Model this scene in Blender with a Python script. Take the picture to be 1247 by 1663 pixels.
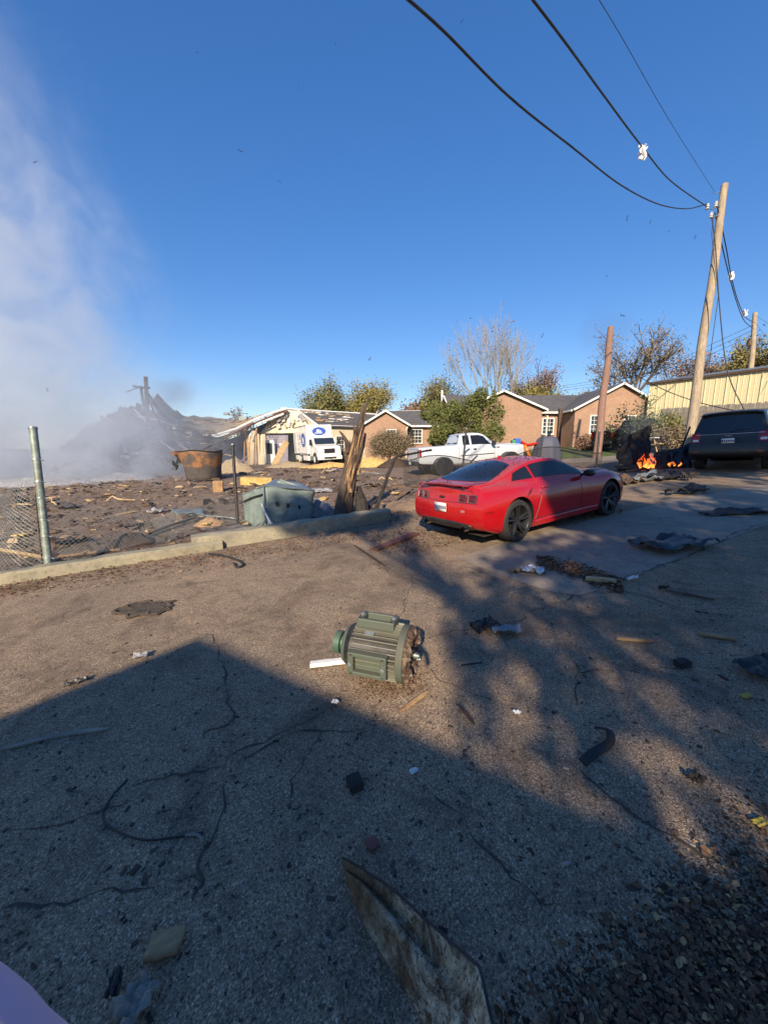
import bpy, bmesh, math, random
from mathutils import Vector, Matrix, Euler, noise as mnoise
R = math.radians
for o in list(bpy.data.objects): bpy.data.objects.remove(o)
SC = bpy.context.scene
COL = SC.collection

# ---------------------------------------------------------------- camera
PITCH = R(9.5); CAMZ = 1.7; FPX = 624.0; CXP, CYP = 623.5, 831.5
cam = bpy.data.cameras.new('camera'); cam.sensor_fit = 'VERTICAL'; cam.sensor_height = 36.0
cam.lens = 36.0 * FPX / 1663.0; cam.clip_start = 0.02; cam.clip_end = 6000
camo = bpy.data.objects.new('camera', cam); COL.objects.link(camo)
camo.location = (0, 0, CAMZ); camo.rotation_euler = (R(90) - PITCH, 0, 0)
SC.camera = camo

# ---------------------------------------------------------------- sky, sun, exposure
SUN_AZ = R(190.0); SUN_EL = R(27.0)          # clockwise from +Y: the sun stands behind the camera, a little left
w = bpy.data.worlds.new('World'); SC.world = w; w.use_nodes = True
nt = w.node_tree; bg = nt.nodes['Background']
sky = nt.nodes.new('ShaderNodeTexSky'); sky.sky_type = 'NISHITA'; sky.sun_disc = False
sky.sun_elevation = SUN_EL; sky.sun_rotation = SUN_AZ; sky.altitude = 150
sky.air_density = 1.0; sky.dust_density = 0.05; sky.ozone_density = 4.0
hs = nt.nodes.new('ShaderNodeHueSaturation'); hs.inputs['Saturation'].default_value = 1.52; hs.inputs['Hue'].default_value = .515
gm = nt.nodes.new('ShaderNodeGamma'); gm.inputs[1].default_value = .65
nt.links.new(sky.outputs[0], gm.inputs[0]); nt.links.new(gm.outputs[0], hs.inputs['Color']); nt.links.new(hs.outputs[0], bg.inputs[0]); bg.inputs[1].default_value = 0.14
sl = bpy.data.lights.new('sun', 'SUN'); sl.energy = 3.9; sl.angle = R(0.6); sl.color = (1.0, 0.83, 0.62)
so = bpy.data.objects.new('sun', sl); COL.objects.link(so)
TOSUN = Vector((math.sin(SUN_AZ) * math.cos(SUN_EL), math.cos(SUN_AZ) * math.cos(SUN_EL), math.sin(SUN_EL)))
so.rotation_euler = (-TOSUN).to_track_quat('-Z', 'Y').to_euler(); so.location = TOSUN * 60
SC.view_settings.view_transform = 'Standard'; SC.view_settings.look = 'None'
SC.view_settings.gamma = 1.0; SC.view_settings.use_curve_mapping = False
SC.view_settings.exposure = 1.0
SC.cycles.use_denoising = True
SC.cycles.max_bounces = 6; SC.cycles.diffuse_bounces = 3; SC.cycles.glossy_bounces = 3
SC.cycles.transparent_max_bounces = 12; SC.cycles.volume_bounces = 2; SC.cycles.transmission_bounces = 4

# ---------------------------------------------------------------- terrain and pixel helpers
def tz(x, y):
    xe = 45 * math.tanh(x / 45); ye = 80 * math.tanh(y / 80)
    s = (xe - 14) / 3.0
    sp = 3.0 * (math.log1p(math.exp(s)) if s < 30 else s)
    return .017 * ye - .12 + .0575 * xe + .0175 * math.sqrt(xe * xe + 9) - .0525 + .05 * sp
SP, CP = math.sin(PITCH), math.cos(PITCH)
def ray(px, py):
    r = (px - CXP) / FPX; v = (py - CYP) / FPX
    return Vector((r, CP - v * SP, -SP - v * CP))
def at(px, py, t):
    return Vector((0, 0, CAMZ)) + ray(px, py) * t
def G(px, py, dz=0.0):
    d = ray(px, py); t = .3
    while t < 300:
        if CAMZ + d.z * t < tz(d.x * t, d.y * t) + dz: break
        t *= 1.02
    a, b = t / 1.03, t
    for _ in range(30):
        m = (a + b) / 2
        if CAMZ + d.z * m < tz(d.x * m, d.y * m) + dz: b = m
        else: a = m
    return Vector((d.x * b, d.y * b, tz(d.x * b, d.y * b) + dz))
def onG(x, y, dz=0.0): return Vector((x, y, tz(x, y) + dz))
def frame_on(x, y, heading, dz=0.0):
    h = heading; e = .5
    f = Vector((math.cos(h), math.sin(h), 0)); l = Vector((-math.sin(h), math.cos(h), 0))
    f.z = (tz(x + f.x * e, y + f.y * e) - tz(x - f.x * e, y - f.y * e)) / (2 * e)
    l.z = (tz(x + l.x * e, y + l.y * e) - tz(x - l.x * e, y - l.y * e)) / (2 * e)
    f.normalize(); u = f.cross(l).normalized(); l = u.cross(f)
    m = Matrix((f, l, u)).transposed().to_4x4(); m.translation = (x, y, tz(x, y) + dz)
    return m

# ---------------------------------------------------------------- materials
MATS = {}
def nodes_of(name):
    m = bpy.data.materials.new(name); m.use_nodes = True
    MATS[name] = m
    return m, m.node_tree, m.node_tree.nodes['Principled BSDF']
def N(t, kind, **kw):
    n = t.nodes.new('ShaderNode' + kind)
    for k, v in kw.items():
        if k in n.inputs: n.inputs[k].default_value = v
        else: setattr(n, k, v)
    return n
def L(t, a, b): t.links.new(a, b)
def ramp(t, fac, stops):
    r = t.nodes.new('ShaderNodeValToRGB'); e = r.color_ramp.elements
    while len(e) < len(stops): e.new(0.5)
    for k, (p, c) in enumerate(stops):
        e[k].position = p; e[k].color = (c[0], c[1], c[2], 1) if not isinstance(c, (int, float)) else (c, c, c, 1)
    L(t, fac, r.inputs[0]); return r.outputs[0]
def noise(t, vec, scale, detail=5, rough=.6, dist=0):
    n = N(t, 'TexNoise', Scale=scale, Detail=detail, Roughness=rough, Distortion=dist)
    if vec is not None: L(t, vec, n.inputs['Vector'])
    return n.outputs['Fac']
def coords(t, kind='Object'):
    return t.nodes.new('ShaderNodeTexCoord').outputs[kind]
def mixc(t, fac, a, b, mode='MIX'):
    n = t.nodes.new('ShaderNodeMix'); n.data_type = 'RGBA'; n.blend_type = mode
    for k, v in ((0, fac), (6, a), (7, b)):
        if hasattr(v, 'node'): L(t, v, n.inputs[k])
        elif isinstance(v, (int, float)): n.inputs[k].default_value = v if k == 0 else (v, v, v, 1)
        else: n.inputs[k].default_value = (v[0], v[1], v[2], 1)
    return n.outputs[2]
def mathn(t, op, a, b=None, clamp=False):
    n = t.nodes.new('ShaderNodeMath'); n.operation = op; n.use_clamp = clamp
    for k, v in ((0, a), (1, b)):
        if v is None: continue
        if hasattr(v, 'node'): L(t, v, n.inputs[k])
        else: n.inputs[k].default_value = v
    return n.outputs[0]
def bump(t, b, h, strength=.4, dist=.01):
    n = N(t, 'Bump', Strength=strength, Distance=dist); L(t, h, n.inputs['Height']); L(t, n.outputs[0], b.inputs['Normal'])
def mat(name, c1, c2=None, scale=4., rough=.7, metal=0., bmp=0., bscale=40., bdist=.005, c3=None, spec=None, coat=0., lo=.35, hi=.65):
    if name in MATS: return MATS[name]
    m, t, b = nodes_of(name)
    b.inputs['Roughness'].default_value = rough; b.inputs['Metallic'].default_value = metal
    if spec is not None: b.inputs['Specular IOR Level'].default_value = spec
    if coat: b.inputs['Coat Weight'].default_value = coat; b.inputs['Coat Roughness'].default_value = .08
    v = coords(t)
    if c2 is None: c2 = tuple(x * .72 for x in c1)
    st = [(lo, c1), (hi, c2)]
    if c3: st = [(lo, c1), ((lo + hi) / 2, c2), (hi, c3)]
    L(t, ramp(t, noise(t, v, scale, 7, .65), st), b.inputs['Base Color'])
    if bmp: bump(t, b, noise(t, v, bscale, 4, .6), bmp, bdist)
    return m
mat('black_plastic', (.012, .012, .014), (.03, .03, .032), 6, .45)
mat('rubber', (.016, .016, .017), (.03, .028, .026), 8, .8, bmp=.2, bscale=60)
mat('black_wheel', (.012, .012, .013), (.02, .02, .02), 5, .3)
mat('dark_metal', (.05, .05, .055), (.02, .018, .018), 7, .55, .5, bmp=.2)
mat('steel', (.34, .35, .36), (.2, .2, .2), 9, .4, .8)
mat('alloy', (.5, .5, .52), (.36, .36, .37), 9, .35, .35)
mat('chrome', (.6, .6, .6), (.5, .5, .5), 5, .12, 1)
mat('galv', (.32, .36, .36), (.2, .23, .22), 9, .5, .6, bmp=.1)
mat('post_green', (.30, .37, .33), (.16, .19, .16), 7, .55, .2, bmp=.3, bscale=70, c3=(.24, .16, .10), lo=.3, hi=.78)
mat('rust', (.13, .065, .035), (.055, .035, .025), 9, .85, .1, bmp=.5, bscale=30, c3=(.26, .19, .13))
mat('wood_raw', (.42, .27, .13), (.22, .12, .06), 6, .8, bmp=.4, bscale=25)
mat('wood_pale', (.55, .40, .22), (.38, .25, .12), 5, .8, bmp=.3)
mat('wood_grey', (.30, .27, .22), (.17, .15, .13), 4, .85, bmp=.5, bscale=18)
mat('wood_dark', (.10, .06, .04), (.045, .03, .022), 6, .85, bmp=.5, bscale=22)
mat('wood_red', (.17, .065, .045), (.09, .04, .03), 5, .8, bmp=.3)
mat('char', (.014, .012, .011), (.04, .034, .03), 9, .9, bmp=.6, bscale=20)
mat('white_paint', (.78, .78, .75), (.66, .65, .61), 3, .5)
mat('white_truck', (.80, .80, .78), (.70, .69, .66), 1.2, .35, coat=.3)
mat('white_trim', (.80, .79, .75), (.68, .66, .6), 2, .6)
mat('cream_wall', (.66, .58, .42), (.56, .47, .33), 1.5, .8, bmp=.1)
mat('grey_siding', (.26, .24, .30), (.20, .185, .24), 2, .8)
mat('insulation', (.62, .44, .16), (.42, .25, .08), 5, .95, bmp=.8, bscale=9, bdist=.03)
mat('paper_white', (.78, .78, .78), (.55, .55, .55), 20, .6, bmp=.4)
mat('foil', (.7, .7, .72), (.45, .45, .47), 20, .25, .6, bmp=.4)
mat('tan_board', (.38, .30, .19), (.26, .2, .12), 6, .85, bmp=.3)
mat('brick_red', (.20, .07, .05), (.12, .05, .04), 9, .85, bmp=.5)
mat('cable', (.014, .014, .016), (.03, .03, .03), 5, .6)
mat('porcelain', (.62, .63, .63), (.42, .42, .42), 9, .35)
mat('leaf_litter', (.10, .06, .035), (.035, .022, .016), 30, .85, c3=(.16, .10, .05), lo=.3, hi=.7)
mat('leaf_yellow', (.42, .32, .04), (.28, .2, .04), 12, .7)
mat('lavender', (.56, .42, .55), (.52, .39, .52), 3, .95)
mat('sheet_dark', (.12, .11, .115), (.05, .045, .045), 2.5, .7, .0, bmp=.3, c3=(.17, .12, .09), lo=.3, hi=.75)
mat('ash', (.34, .34, .36), (.14, .14, .15), 6, .9, bmp=.5, bscale=12)
def glass(name, col, rough=.06, spec=.5):
    m, t, b = nodes_of(name)
    b.inputs['Base Color'].default_value = (*col, 1); b.inputs['Roughness'].default_value = rough
    b.inputs['Specular IOR Level'].default_value = spec
    return m
glass('tint_glass', (.012, .013, .016), .04, .6)
glass('tint_blue', (.02, .03, .045), .05, .7)
glass('pane_dark', (.03, .04, .05), .08, .6)
glass('lamp_red', (.22, .008, .006), .12, .6)
glass('lamp_dark', (.09, .008, .010), .12, .6)
glass('lamp_clear', (.6, .6, .58), .1, .6)
glass('lamp_amber', (.5, .18, .02), .15, .5)

# ---------------------------------------------------------------- mesh builder
class MB:
    def __init__(s): s.v = []; s.f = []
    def add(s, vs, fs):
        n = len(s.v); s.v += [tuple(q) for q in vs]; s.f += [tuple(i + n for i in f) for f in fs]; return s
    def box(s, c, d, rz=0, rot=None):
        m = Euler(rot if rot else (0, 0, rz)).to_matrix(); c = Vector(c)
        vs = [c + m @ Vector((x * d[0] / 2, y * d[1] / 2, z * d[2] / 2)) for x in (-1, 1) for y in (-1, 1) for z in (-1, 1)]
        return s.add(vs, [(0, 1, 3, 2), (4, 6, 7, 5), (0, 4, 5, 1), (2, 3, 7, 6), (0, 2, 6, 4), (1, 5, 7, 3)])
    def tube(s, pts, r, n=6, cap=True, jit=0, rnd=None):
        pts = [Vector(p) for p in pts]; k = len(pts)
        rs = r if isinstance(r, (list, tuple)) else [r] * k
        up = None; vs = []; fs = []
        for i in range(k):
            t = (pts[min(i + 1, k - 1)] - pts[max(i - 1, 0)])
            t = t.normalized() if t.length > 1e-9 else Vector((0, 0, 1))
            if up is None: up = Vector((0, 0, 1)) if abs(t.z) < .9 else Vector((1, 0, 0))
            a = t.cross(up).normalized(); up = a.cross(t)
            for j in range(n):
                q = 2 * math.pi * j / n; rr = rs[i] * (1 + (rnd.uniform(-jit, jit) if jit else 0))
                vs.append(pts[i] + a * math.cos(q) * rr + up * math.sin(q) * rr)
        for i in range(k - 1):
            for j in range(n):
                fs.append((i * n + j, i * n + (j + 1) % n, (i + 1) * n + (j + 1) % n, (i + 1) * n + j))
        if cap: fs += [tuple(range(n - 1, -1, -1)), tuple((k - 1) * n + j for j in range(n))]
        return s.add(vs, fs)
    def lathe(s, prof, n=24, o=(0, 0, 0), ax='x', arc=None, cap=True):
        vs = []; fs = []; o = Vector(o); k = len(prof)
        for (p, r) in prof:
            for j in range(n):
                q = 2 * math.pi * j / n; a, b = r * math.cos(q), r * math.sin(q)
                vs.append(o + (Vector((p, a, b)) if ax == 'x' else Vector((a, p, b)) if ax == 'y' else Vector((a, b, p))))
        for i in range(k - 1):
            for j in range(n):
                q = (i * n + j, (i + 1) * n + j, (i + 1) * n + (j + 1) % n, i * n + (j + 1) % n)
                fs.append(q if ax != 'y' else q[::-1])
        if cap: fs += [tuple(range(n)), tuple((k - 1) * n + j for j in range(n - 1, -1, -1))]
        return s.add(vs, fs)
    def prism(s, poly, h, fn):
        n = len(poly); vs = [fn(a, b, 0) for a, b in poly] + [fn(a, b, h) for a, b in poly]
        fs = [tuple(range(n - 1, -1, -1)), tuple(range(n, 2 * n))] + [(i, (i + 1) % n, n + (i + 1) % n, n + i) for i in range(n)]
        return s.add(vs, fs)
    def grid(s, fn, nu, nv):
        vs = [fn(i / nu, j / nv) for i in range(nu + 1) for j in range(nv + 1)]
        fs = [(i * (nv + 1) + j, (i + 1) * (nv + 1) + j, (i + 1) * (nv + 1) + j + 1, i * (nv + 1) + j + 1) for i in range(nu) for j in range(nv)]
        return s.add(vs, fs)
    def build(s, name, m, parent=None, smooth=False, bevel=0, solid=0, mtx=None, fix=True):
        me = bpy.data.meshes.new(name); me.from_pydata(s.v, [], s.f); me.update()
        if fix:
            b = bmesh.new(); b.from_mesh(me); bmesh.ops.recalc_face_normals(b, faces=b.faces); b.to_mesh(me); b.free()
        me.materials.append(MATS[m] if isinstance(m, str) else m)
        o = bpy.data.objects.new(name, me); COL.objects.link(o)
        if parent: o.parent = parent
        if mtx is not None: o.matrix_local = mtx
        if smooth:
            for p in me.polygons: p.use_smooth = True
            if smooth is not True:
                me.set_sharp_from_angle(angle=R(smooth))
        if solid:
            q = o.modifiers.new('solid', 'SOLIDIFY'); q.thickness = solid; q.offset = 0
        if bevel:
            q = o.modifiers.new('bevel', 'BEVEL'); q.width = bevel; q.segments = 2; q.limit_method = 'ANGLE'; q.angle_limit = R(40)
        return o
def tag(o, label=None, cat=None, group=None, kind=None):
    if label: o['label'] = label
    if cat: o['category'] = cat
    if group: o['group'] = group
    if kind: o['kind'] = kind
    return o
def empty(name, mtx=None, label=None, cat=None, group=None):
    o = bpy.data.objects.new(name, None); COL.objects.link(o); o.empty_display_size = .2
    if mtx is not None: o.matrix_world = mtx if isinstance(mtx, Matrix) else Matrix.Translation(mtx)
    return tag(o, label, cat, group)
def child_copy(o, parent, name=None):
    c = o.copy(); COL.objects.link(c); c.parent = parent
    return c
def copy_tree(root):
    r = root.copy(); COL.objects.link(r)
    for ch in root.children:
        c = child_copy(ch, r)
        for g in ch.children: child_copy(g, c)
    return r
def rot_z(loc, rz, rx=0, ry=0):
    return Matrix.Translation(loc) @ Euler((rx, ry, rz)).to_matrix().to_4x4()
def jag(a, b, n, amp, rnd, z=None):
    a, b = Vector(a), Vector(b); d = (b - a); s = Vector((-d.y, d.x, 0)).normalized()
    out = [a]; off = 0
    for i in range(1, n):
        off += rnd.uniform(-amp, amp); out.append(a.lerp(b, i / n) + s * off * (1 - abs(2 * i / n - 1) * .5))
    return out + [b]
# ---------------------------------------------------------------- surface materials
def m_asphalt():
    m, t, b = nodes_of('asphalt'); v = coords(t)
    vo = N(t, 'TexVoronoi', Scale=165.0); L(t, v, vo.inputs['Vector'])
    speck = ramp(t, vo.outputs['Color'], [(.12, (.12, .088, .062)), (.45, (.25, .192, .138)), (.75, (.36, .285, .205)), (.95, (.60, .50, .38))])
    fine = ramp(t, noise(t, v, 60, 6, .75), [(.3, (.72, .71, .70)), (.7, (1.3, 1.28, 1.24))])
    c = mixc(t, .8, speck, fine, 'MULTIPLY')
    mot = ramp(t, noise(t, v, 5.5, 9, .78), [(.3, (.70, .70, .72)), (.7, (1.28, 1.24, 1.16))])
    c = mixc(t, .8, c, mot, 'MULTIPLY')
    big = ramp(t, noise(t, v, .5, 8, .62), [(.3, (.74, .74, .76)), (.7, (1.18, 1.12, 1.04))]); c = mixc(t, .8, c, big, 'MULTIPLY')
    c = mixc(t, ramp(t, noise(t, v, 1.7, 11, .76, .5), [(.50, 0.), (.70, .8)]), c, (.06, .048, .038))
    c = mixc(t, ramp(t, noise(t, v, .9, 10, .78, .9), [(.50, 0.), (.70, .7)]), c, (.13, .08, .05))
    c = mixc(t, ramp(t, noise(t, v, 26, 7, .8), [(.57, 0.), (.64, .85)]), c, (.055, .042, .033))
    L(t, c, b.inputs['Base Color']); b.inputs['Roughness'].default_value = .9; b.inputs['Specular IOR Level'].default_value = .25
    h = mathn(t, 'ADD', mathn(t, 'MULTIPLY', vo.outputs['Distance'], -.8), mathn(t, 'ADD', mathn(t, 'MULTIPLY', noise(t, v, 34, 6, .75), 1.0), mathn(t, 'MULTIPLY', noise(t, v, 4, 6, .7), 2.0)))
    bump(t, b, h, .6, .007)
def m_concrete():
    m, t, b = nodes_of('concrete'); v = coords(t)
    c = ramp(t, noise(t, v, 1.2, 9, .65), [(.3, (.22, .178, .132)), (.7, (.34, .278, .212))])
    c = mixc(t, ramp(t, noise(t, v, 9, 8, .75), [(.48, 0.), (.72, .65)]), c, (.075, .066, .056))
    c = mixc(t, ramp(t, noise(t, v, 120, 3, .6), [(.45, 0.), (.7, .5)]), c, (.13, .12, .11))
    L(t, c, b.inputs['Base Color']); b.inputs['Roughness'].default_value = .9
    bump(t, b, noise(t, v, 90, 5, .7), .5, .006)
def m_curb():
    m, t, b = nodes_of('curb_concrete'); v = coords(t)
    c = ramp(t, noise(t, v, 3, 9, .7), [(.3, (.36, .32, .21)), (.7, (.22, .20, .15))])
    c = mixc(t, ramp(t, noise(t, v, 14, 8, .75), [(.5, 0.), (.72, .7)]), c, (.07, .06, .045))
    L(t, c, b.inputs['Base Color']); b.inputs['Roughness'].default_value = .92
    bump(t, b, noise(t, v, 35, 6, .7), .6, .012)
def m_soil():
    m, t, b = nodes_of('soil'); v = coords(t)
    c = ramp(t, noise(t, v, .8, 10, .7), [(.3, (.12, .082, .06)), (.55, (.21, .148, .105)), (.75, (.31, .225, .155))])
    c = mixc(t, ramp(t, noise(t, v, 5, 9, .8), [(.52, 0.), (.66, .85)]), c, (.24, .17, .10))
    c = mixc(t, ramp(t, noise(t, v, 3.1, 9, .8, .6), [(.55, 0.), (.68, .9)]), c, (.03, .026, .026))
    L(t, c, b.inputs['Base Color']); b.inputs['Roughness'].default_value = .95
    bump(t, b, noise(t, v, 7, 9, .75), .9, .06)
def m_lawn():
    m, t, b = nodes_of('lawn'); v = coords(t)
    c = ramp(t, noise(t, v, 1.5, 9, .7), [(.3, (.055, .095, .022)), (.7, (.11, .15, .035))])
    c = mixc(t, ramp(t, noise(t, v, 9, 6, .7), [(.55, 0.), (.7, .8)]), c, (.16, .11, .04))
    L(t, c, b.inputs['Base Color']); b.inputs['Roughness'].default_value = .95
    bump(t, b, noise(t, v, 40, 5, .7), .9, .04)
def m_brick():
    m, t, b = nodes_of('brick_wall'); v = coords(t)
    sx = N(t, 'SeparateXYZ'); L(t, v, sx.inputs[0])
    cb = N(t, 'CombineXYZ'); L(t, mathn(t, 'ADD', sx.outputs[0], sx.outputs[1]), cb.inputs[0]); L(t, sx.outputs[2], cb.inputs[1])
    br = N(t, 'TexBrick', Scale=1.0); L(t, cb.outputs[0], br.inputs['Vector'])
    br.inputs['Brick Width'].default_value = .23; br.inputs['Row Height'].default_value = .075; br.inputs['Mortar Size'].default_value = .012
    br.inputs['Color1'].default_value = (.35, .19, .118, 1); br.inputs['Color2'].default_value = (.26, .13, .083, 1); br.inputs['Mortar'].default_value = (.36, .29, .22, 1)
    c = mixc(t, .6, br.outputs[0], ramp(t, noise(t, v, .9, 8, .7), [(.3, (.8, .78, .75)), (.7, (1.15, 1.1, 1.05))]), 'MULTIPLY')
    L(t, c, b.inputs['Base Color']); b.inputs['Roughness'].default_value = .9
    bump(t, b, br.outputs['Fac'], -.5, .01)
def m_shingle():
    m, t, b = nodes_of('shingle'); v = coords(t)
    sx = N(t, 'SeparateXYZ'); L(t, v, sx.inputs[0])
    cb = N(t, 'CombineXYZ'); L(t, sx.outputs[0], cb.inputs[0]); L(t, mathn(t, 'MULTIPLY', sx.outputs[2], 2.4), cb.inputs[1])
    br = N(t, 'TexBrick', Scale=1.0); L(t, cb.outputs[0], br.inputs['Vector'])
    br.inputs['Brick Width'].default_value = .35; br.inputs['Row Height'].default_value = .16; br.inputs['Mortar Size'].default_value = .012
    br.inputs['Color1'].default_value = (.085, .083, .088, 1); br.inputs['Color2'].default_value = (.125, .12, .12, 1); br.inputs['Mortar'].default_value = (.05, .05, .052, 1)
    c = mixc(t, .7, br.outputs[0], ramp(t, noise(t, v, 1.1, 9, .7), [(.3, (.75, .75, .78)), (.7, (1.25, 1.22, 1.15))]), 'MULTIPLY')
    L(t, c, b.inputs['Base Color']); b.inputs['Roughness'].default_value = .9
    bump(t, b, br.outputs['Fac'], -.4, .01)
def m_paint(name, col, rough=.3, dust=(.22, .18, .17), amt=.35, coat=.7):
    m, t, b = nodes_of(name); v = coords(t)
    d = ramp(t, noise(t, v, 5, 10, .75), [(.45, 0.), (.75, amt)])
    g = N(t, 'NewGeometry'); sx = N(t, 'SeparateXYZ'); L(t, g.outputs['Normal'], sx.inputs[0])
    top = mathn(t, 'MULTIPLY', ramp(t, sx.outputs[2], [(.55, 0.), (.95, 1.)]), .55)      # dust settles on what faces up
    fac = mathn(t, 'MAXIMUM', d, mathn(t, 'MULTIPLY', top, ramp(t, noise(t, v, 14, 8, .75), [(.3, .35), (.7, 1.)])))
    L(t, mixc(t, fac, col, dust), b.inputs['Base Color'])
    L(t, ramp(t, fac, [(0., rough), (.6, .75)]), b.inputs['Roughness'])
    b.inputs['Coat Weight'].default_value = coat; b.inputs['Coat Roughness'].default_value = .06
    return m
def m_bark(name, c1, c2, c3, sx=9., sz=1.2):
    m, t, b = nodes_of(name); v = coords(t)
    mp = N(t, 'Mapping'); L(t, v, mp.inputs[0]); mp.inputs['Scale'].default_value = (sx, sx, sz)
    f = noise(t, mp.outputs[0], 2.2, 9, .7)
    c = ramp(t, f, [(.3, c1), (.5, c2), (.72, c3)])
    c = mixc(t, ramp(t, noise(t, v, 1.3, 6, .6), [(.35, 0.), (.75, .5)]), c, c1)
    L(t, c, b.inputs['Base Color']); b.inputs['Roughness'].default_value = .9
    bump(t, b, f, .9, .03)
def m_leaf(name, c1, c2, c3=None):
    m, t, b = nodes_of(name)
    oi = N(t, 'NewGeometry')
    L(t, ramp(t, oi.outputs['Random Per Island'], [(0., c1), (1., c2)] if not c3 else [(0., c1), (.55, c2), (.8, c2), (1., c3)]), b.inputs['Base Color'])
    b.inputs['Roughness'].default_value = .75; b.inputs['Specular IOR Level'].default_value = .2
def m_stained_sheet():
    m, t, b = nodes_of('stained_sheet'); v = coords(t)
    c = ramp(t, noise(t, v, 3, 9, .7), [(.3, (.70, .62, .46)), (.7, (.46, .36, .22))])
    r = ramp(t, noise(t, v, 6, 10, .75, .5), [(.42, 0.), (.56, 1.)])
    c = mixc(t, r, c, ramp(t, noise(t, v, 40, 5, .7), [(.35, (.045, .035, .03)), (.65, (.20, .11, .05))]))
    sp = ramp(t, noise(t, v, 75, 4, .7), [(.56, 0.), (.62, 1.)]); c = mixc(t, sp, c, (.03, .028, .028))
    sx = N(t, 'SeparateXYZ'); L(t, v, sx.inputs[0])
    e = ramp(t, mathn(t, 'ADD', sx.outputs[0], mathn(t, 'MULTIPLY', noise(t, v, 9, 8, .7), .25)), [(.20, 0.), (.42, 1.)])
    c = mixc(t, mathn(t, 'SUBTRACT', 1.0, e), c, ramp(t, noise(t, v, 18, 8, .8), [(.35, (.05, .035, .025)), (.7, (.26, .16, .075))]))
    L(t, c, b.inputs['Base Color']); L(t, ramp(t, r, [(0., .6), (1., .9)]), b.inputs['Roughness'])
    b.inputs['Metallic'].default_value = 0.; b.inputs['Specular IOR Level'].default_value = .2
    bump(t, b, noise(t, v, 30, 6, .7), .3, .006)
m_asphalt(); m_concrete(); m_curb(); m_soil(); m_lawn(); m_brick(); m_shingle(); m_stained_sheet()
m_paint('red_paint', (.38, .004, .006), .2, (.26, .13, .13), .05, .6)
m_paint('black_paint', (.005, .005, .005), .4, (.045, .04, .036), .15, .22)
m_paint('white_car', (.50, .54, .58), .35, (.38, .34, .30), .3, .4)
m_paint('motor_green', (.085, .105, .08), .5, (.09, .068, .045), 1.0, .0); m_paint('motor_fin', (.17, .175, .14), .45, (.11, .085, .055), 1.0, .0)
m_paint('motor_collar', (.05, .115, .08), .5, (.09, .08, .055), .9, .0)
m_paint('cabinet_green', (.20, .255, .235), .5, (.06, .055, .05), .7, .0)
m_paint('yellow_metal', (.62, .55, .33), .55, (.35, .27, .12), .4, .0)
m_bark('pole_wood', (.20, .15, .10), (.36, .29, .20), (.46, .38, .27), 7, .35)
m_bark('pole_brown', (.17, .095, .07), (.24, .14, .105), (.30, .19, .14), 7, .35)
m_bark('bark', (.06, .045, .035), (.11, .085, .065), (.18, .145, .11))
m_bark('bark_pale', (.17, .15, .115), (.26, .235, .18), (.34, .31, .25))
m_bark('splinter', (.035, .028, .023), (.09, .062, .046), (.21, .14, .095), 14, .5)
m_leaf('leaf_green', (.075, .10, .028), (.17, .175, .06))
m_leaf('leaf_olive', (.12, .14, .045), (.25, .22, .09))
m_leaf('leaf_gold', (.17, .165, .05), (.32, .26, .09))
m_leaf('leaf_rust', (.18, .10, .07), (.28, .18, .13))
m_leaf('leaf_pine', (.05, .08, .04), (.11, .14, .07))
m_leaf('leaf_dead', (.15, .12, .07), (.27, .21, .14))
m_leaf('debris_mix', (.028, .022, .02), (.12, .08, .055), (.40, .30, .18))

# ---------------------------------------------------------------- the setting: ground, road, apron, lawn
def sheet(name, poly, m, dz, xs=1.0, kind='structure', parent=None):
    b = bmesh.new(); b.faces.new([b.verts.new((p[0], p[1], 0)) for p in poly])
    x0 = min(p[0] for p in poly); x1 = max(p[0] for p in poly); y0 = min(p[1] for p in poly); y1 = max(p[1] for p in poly)
    def cut(lo, hi, ax):
        x = lo
        while x < hi:
            x += xs if abs(x) < 40 else 20
            n = (1, 0, 0) if ax == 0 else (0, 1, 0); c = (x, 0, 0) if ax == 0 else (0, x, 0)
            bmesh.ops.bisect_plane(b, geom=b.verts[:] + b.edges[:] + b.faces[:], plane_co=c, plane_no=n, dist=1e-5)
    cut(math.floor(x0), x1, 0); cut(math.floor(y0), y1, 1)
    for v in b.verts: v.co.z = tz(v.co.x, v.co.y) + dz
    bmesh.ops.recalc_face_normals(b, faces=b.faces)
    me = bpy.data.meshes.new(name); b.to_mesh(me); b.free()
    for p in me.polygons: p.use_smooth = True
    me.materials.append(MATS[m]); o = bpy.data.objects.new(name, me); COL.objects.link(o)
    if me.polygons and me.polygons[0].normal.z < 0: me.flip_normals()
    if parent: o.parent = parent
    else: o['kind'] = kind
    return o
def ground():
    xs = [-900, -500, -300, -180, -110, -75, -55] + [-45 + k for k in range(0, 96)] + [60, 75, 110, 180, 300, 500, 900]
    ys = [-300, -120, -60, -30] + [-20 + k for k in range(0, 86)] + [75, 90, 120, 180, 300, 500, 900, 1600]
    mb = MB(); n = len(ys)
    for x in xs:
        for y in ys: mb.v.append((x, y, tz(x, y)))
    for i in range(len(xs) - 1):
        for j in range(n - 1): mb.f.append((i * n + j, (i + 1) * n + j, (i + 1) * n + j + 1, i * n + j + 1))
    o = mb.build('ground', 'soil', smooth=True); o['kind'] = 'structure'
ground()
def GP(*pp): return [G(*p).xy for p in pp]
C0 = G(-140, 974).xy; C1 = G(635, 846).xy                       # the line of the kerb along the left edge of the road
STREET = (Vector((C1.x, C1.y)) - Vector((C0.x, C0.y))).normalized()
road_edge = [C0 - STREET * 30, C0, C1] + GP((700, 812), (900, 792), (1010, 782), (1120, 772))
road_edge.append(road_edge[-1] + STREET * 14)
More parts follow.
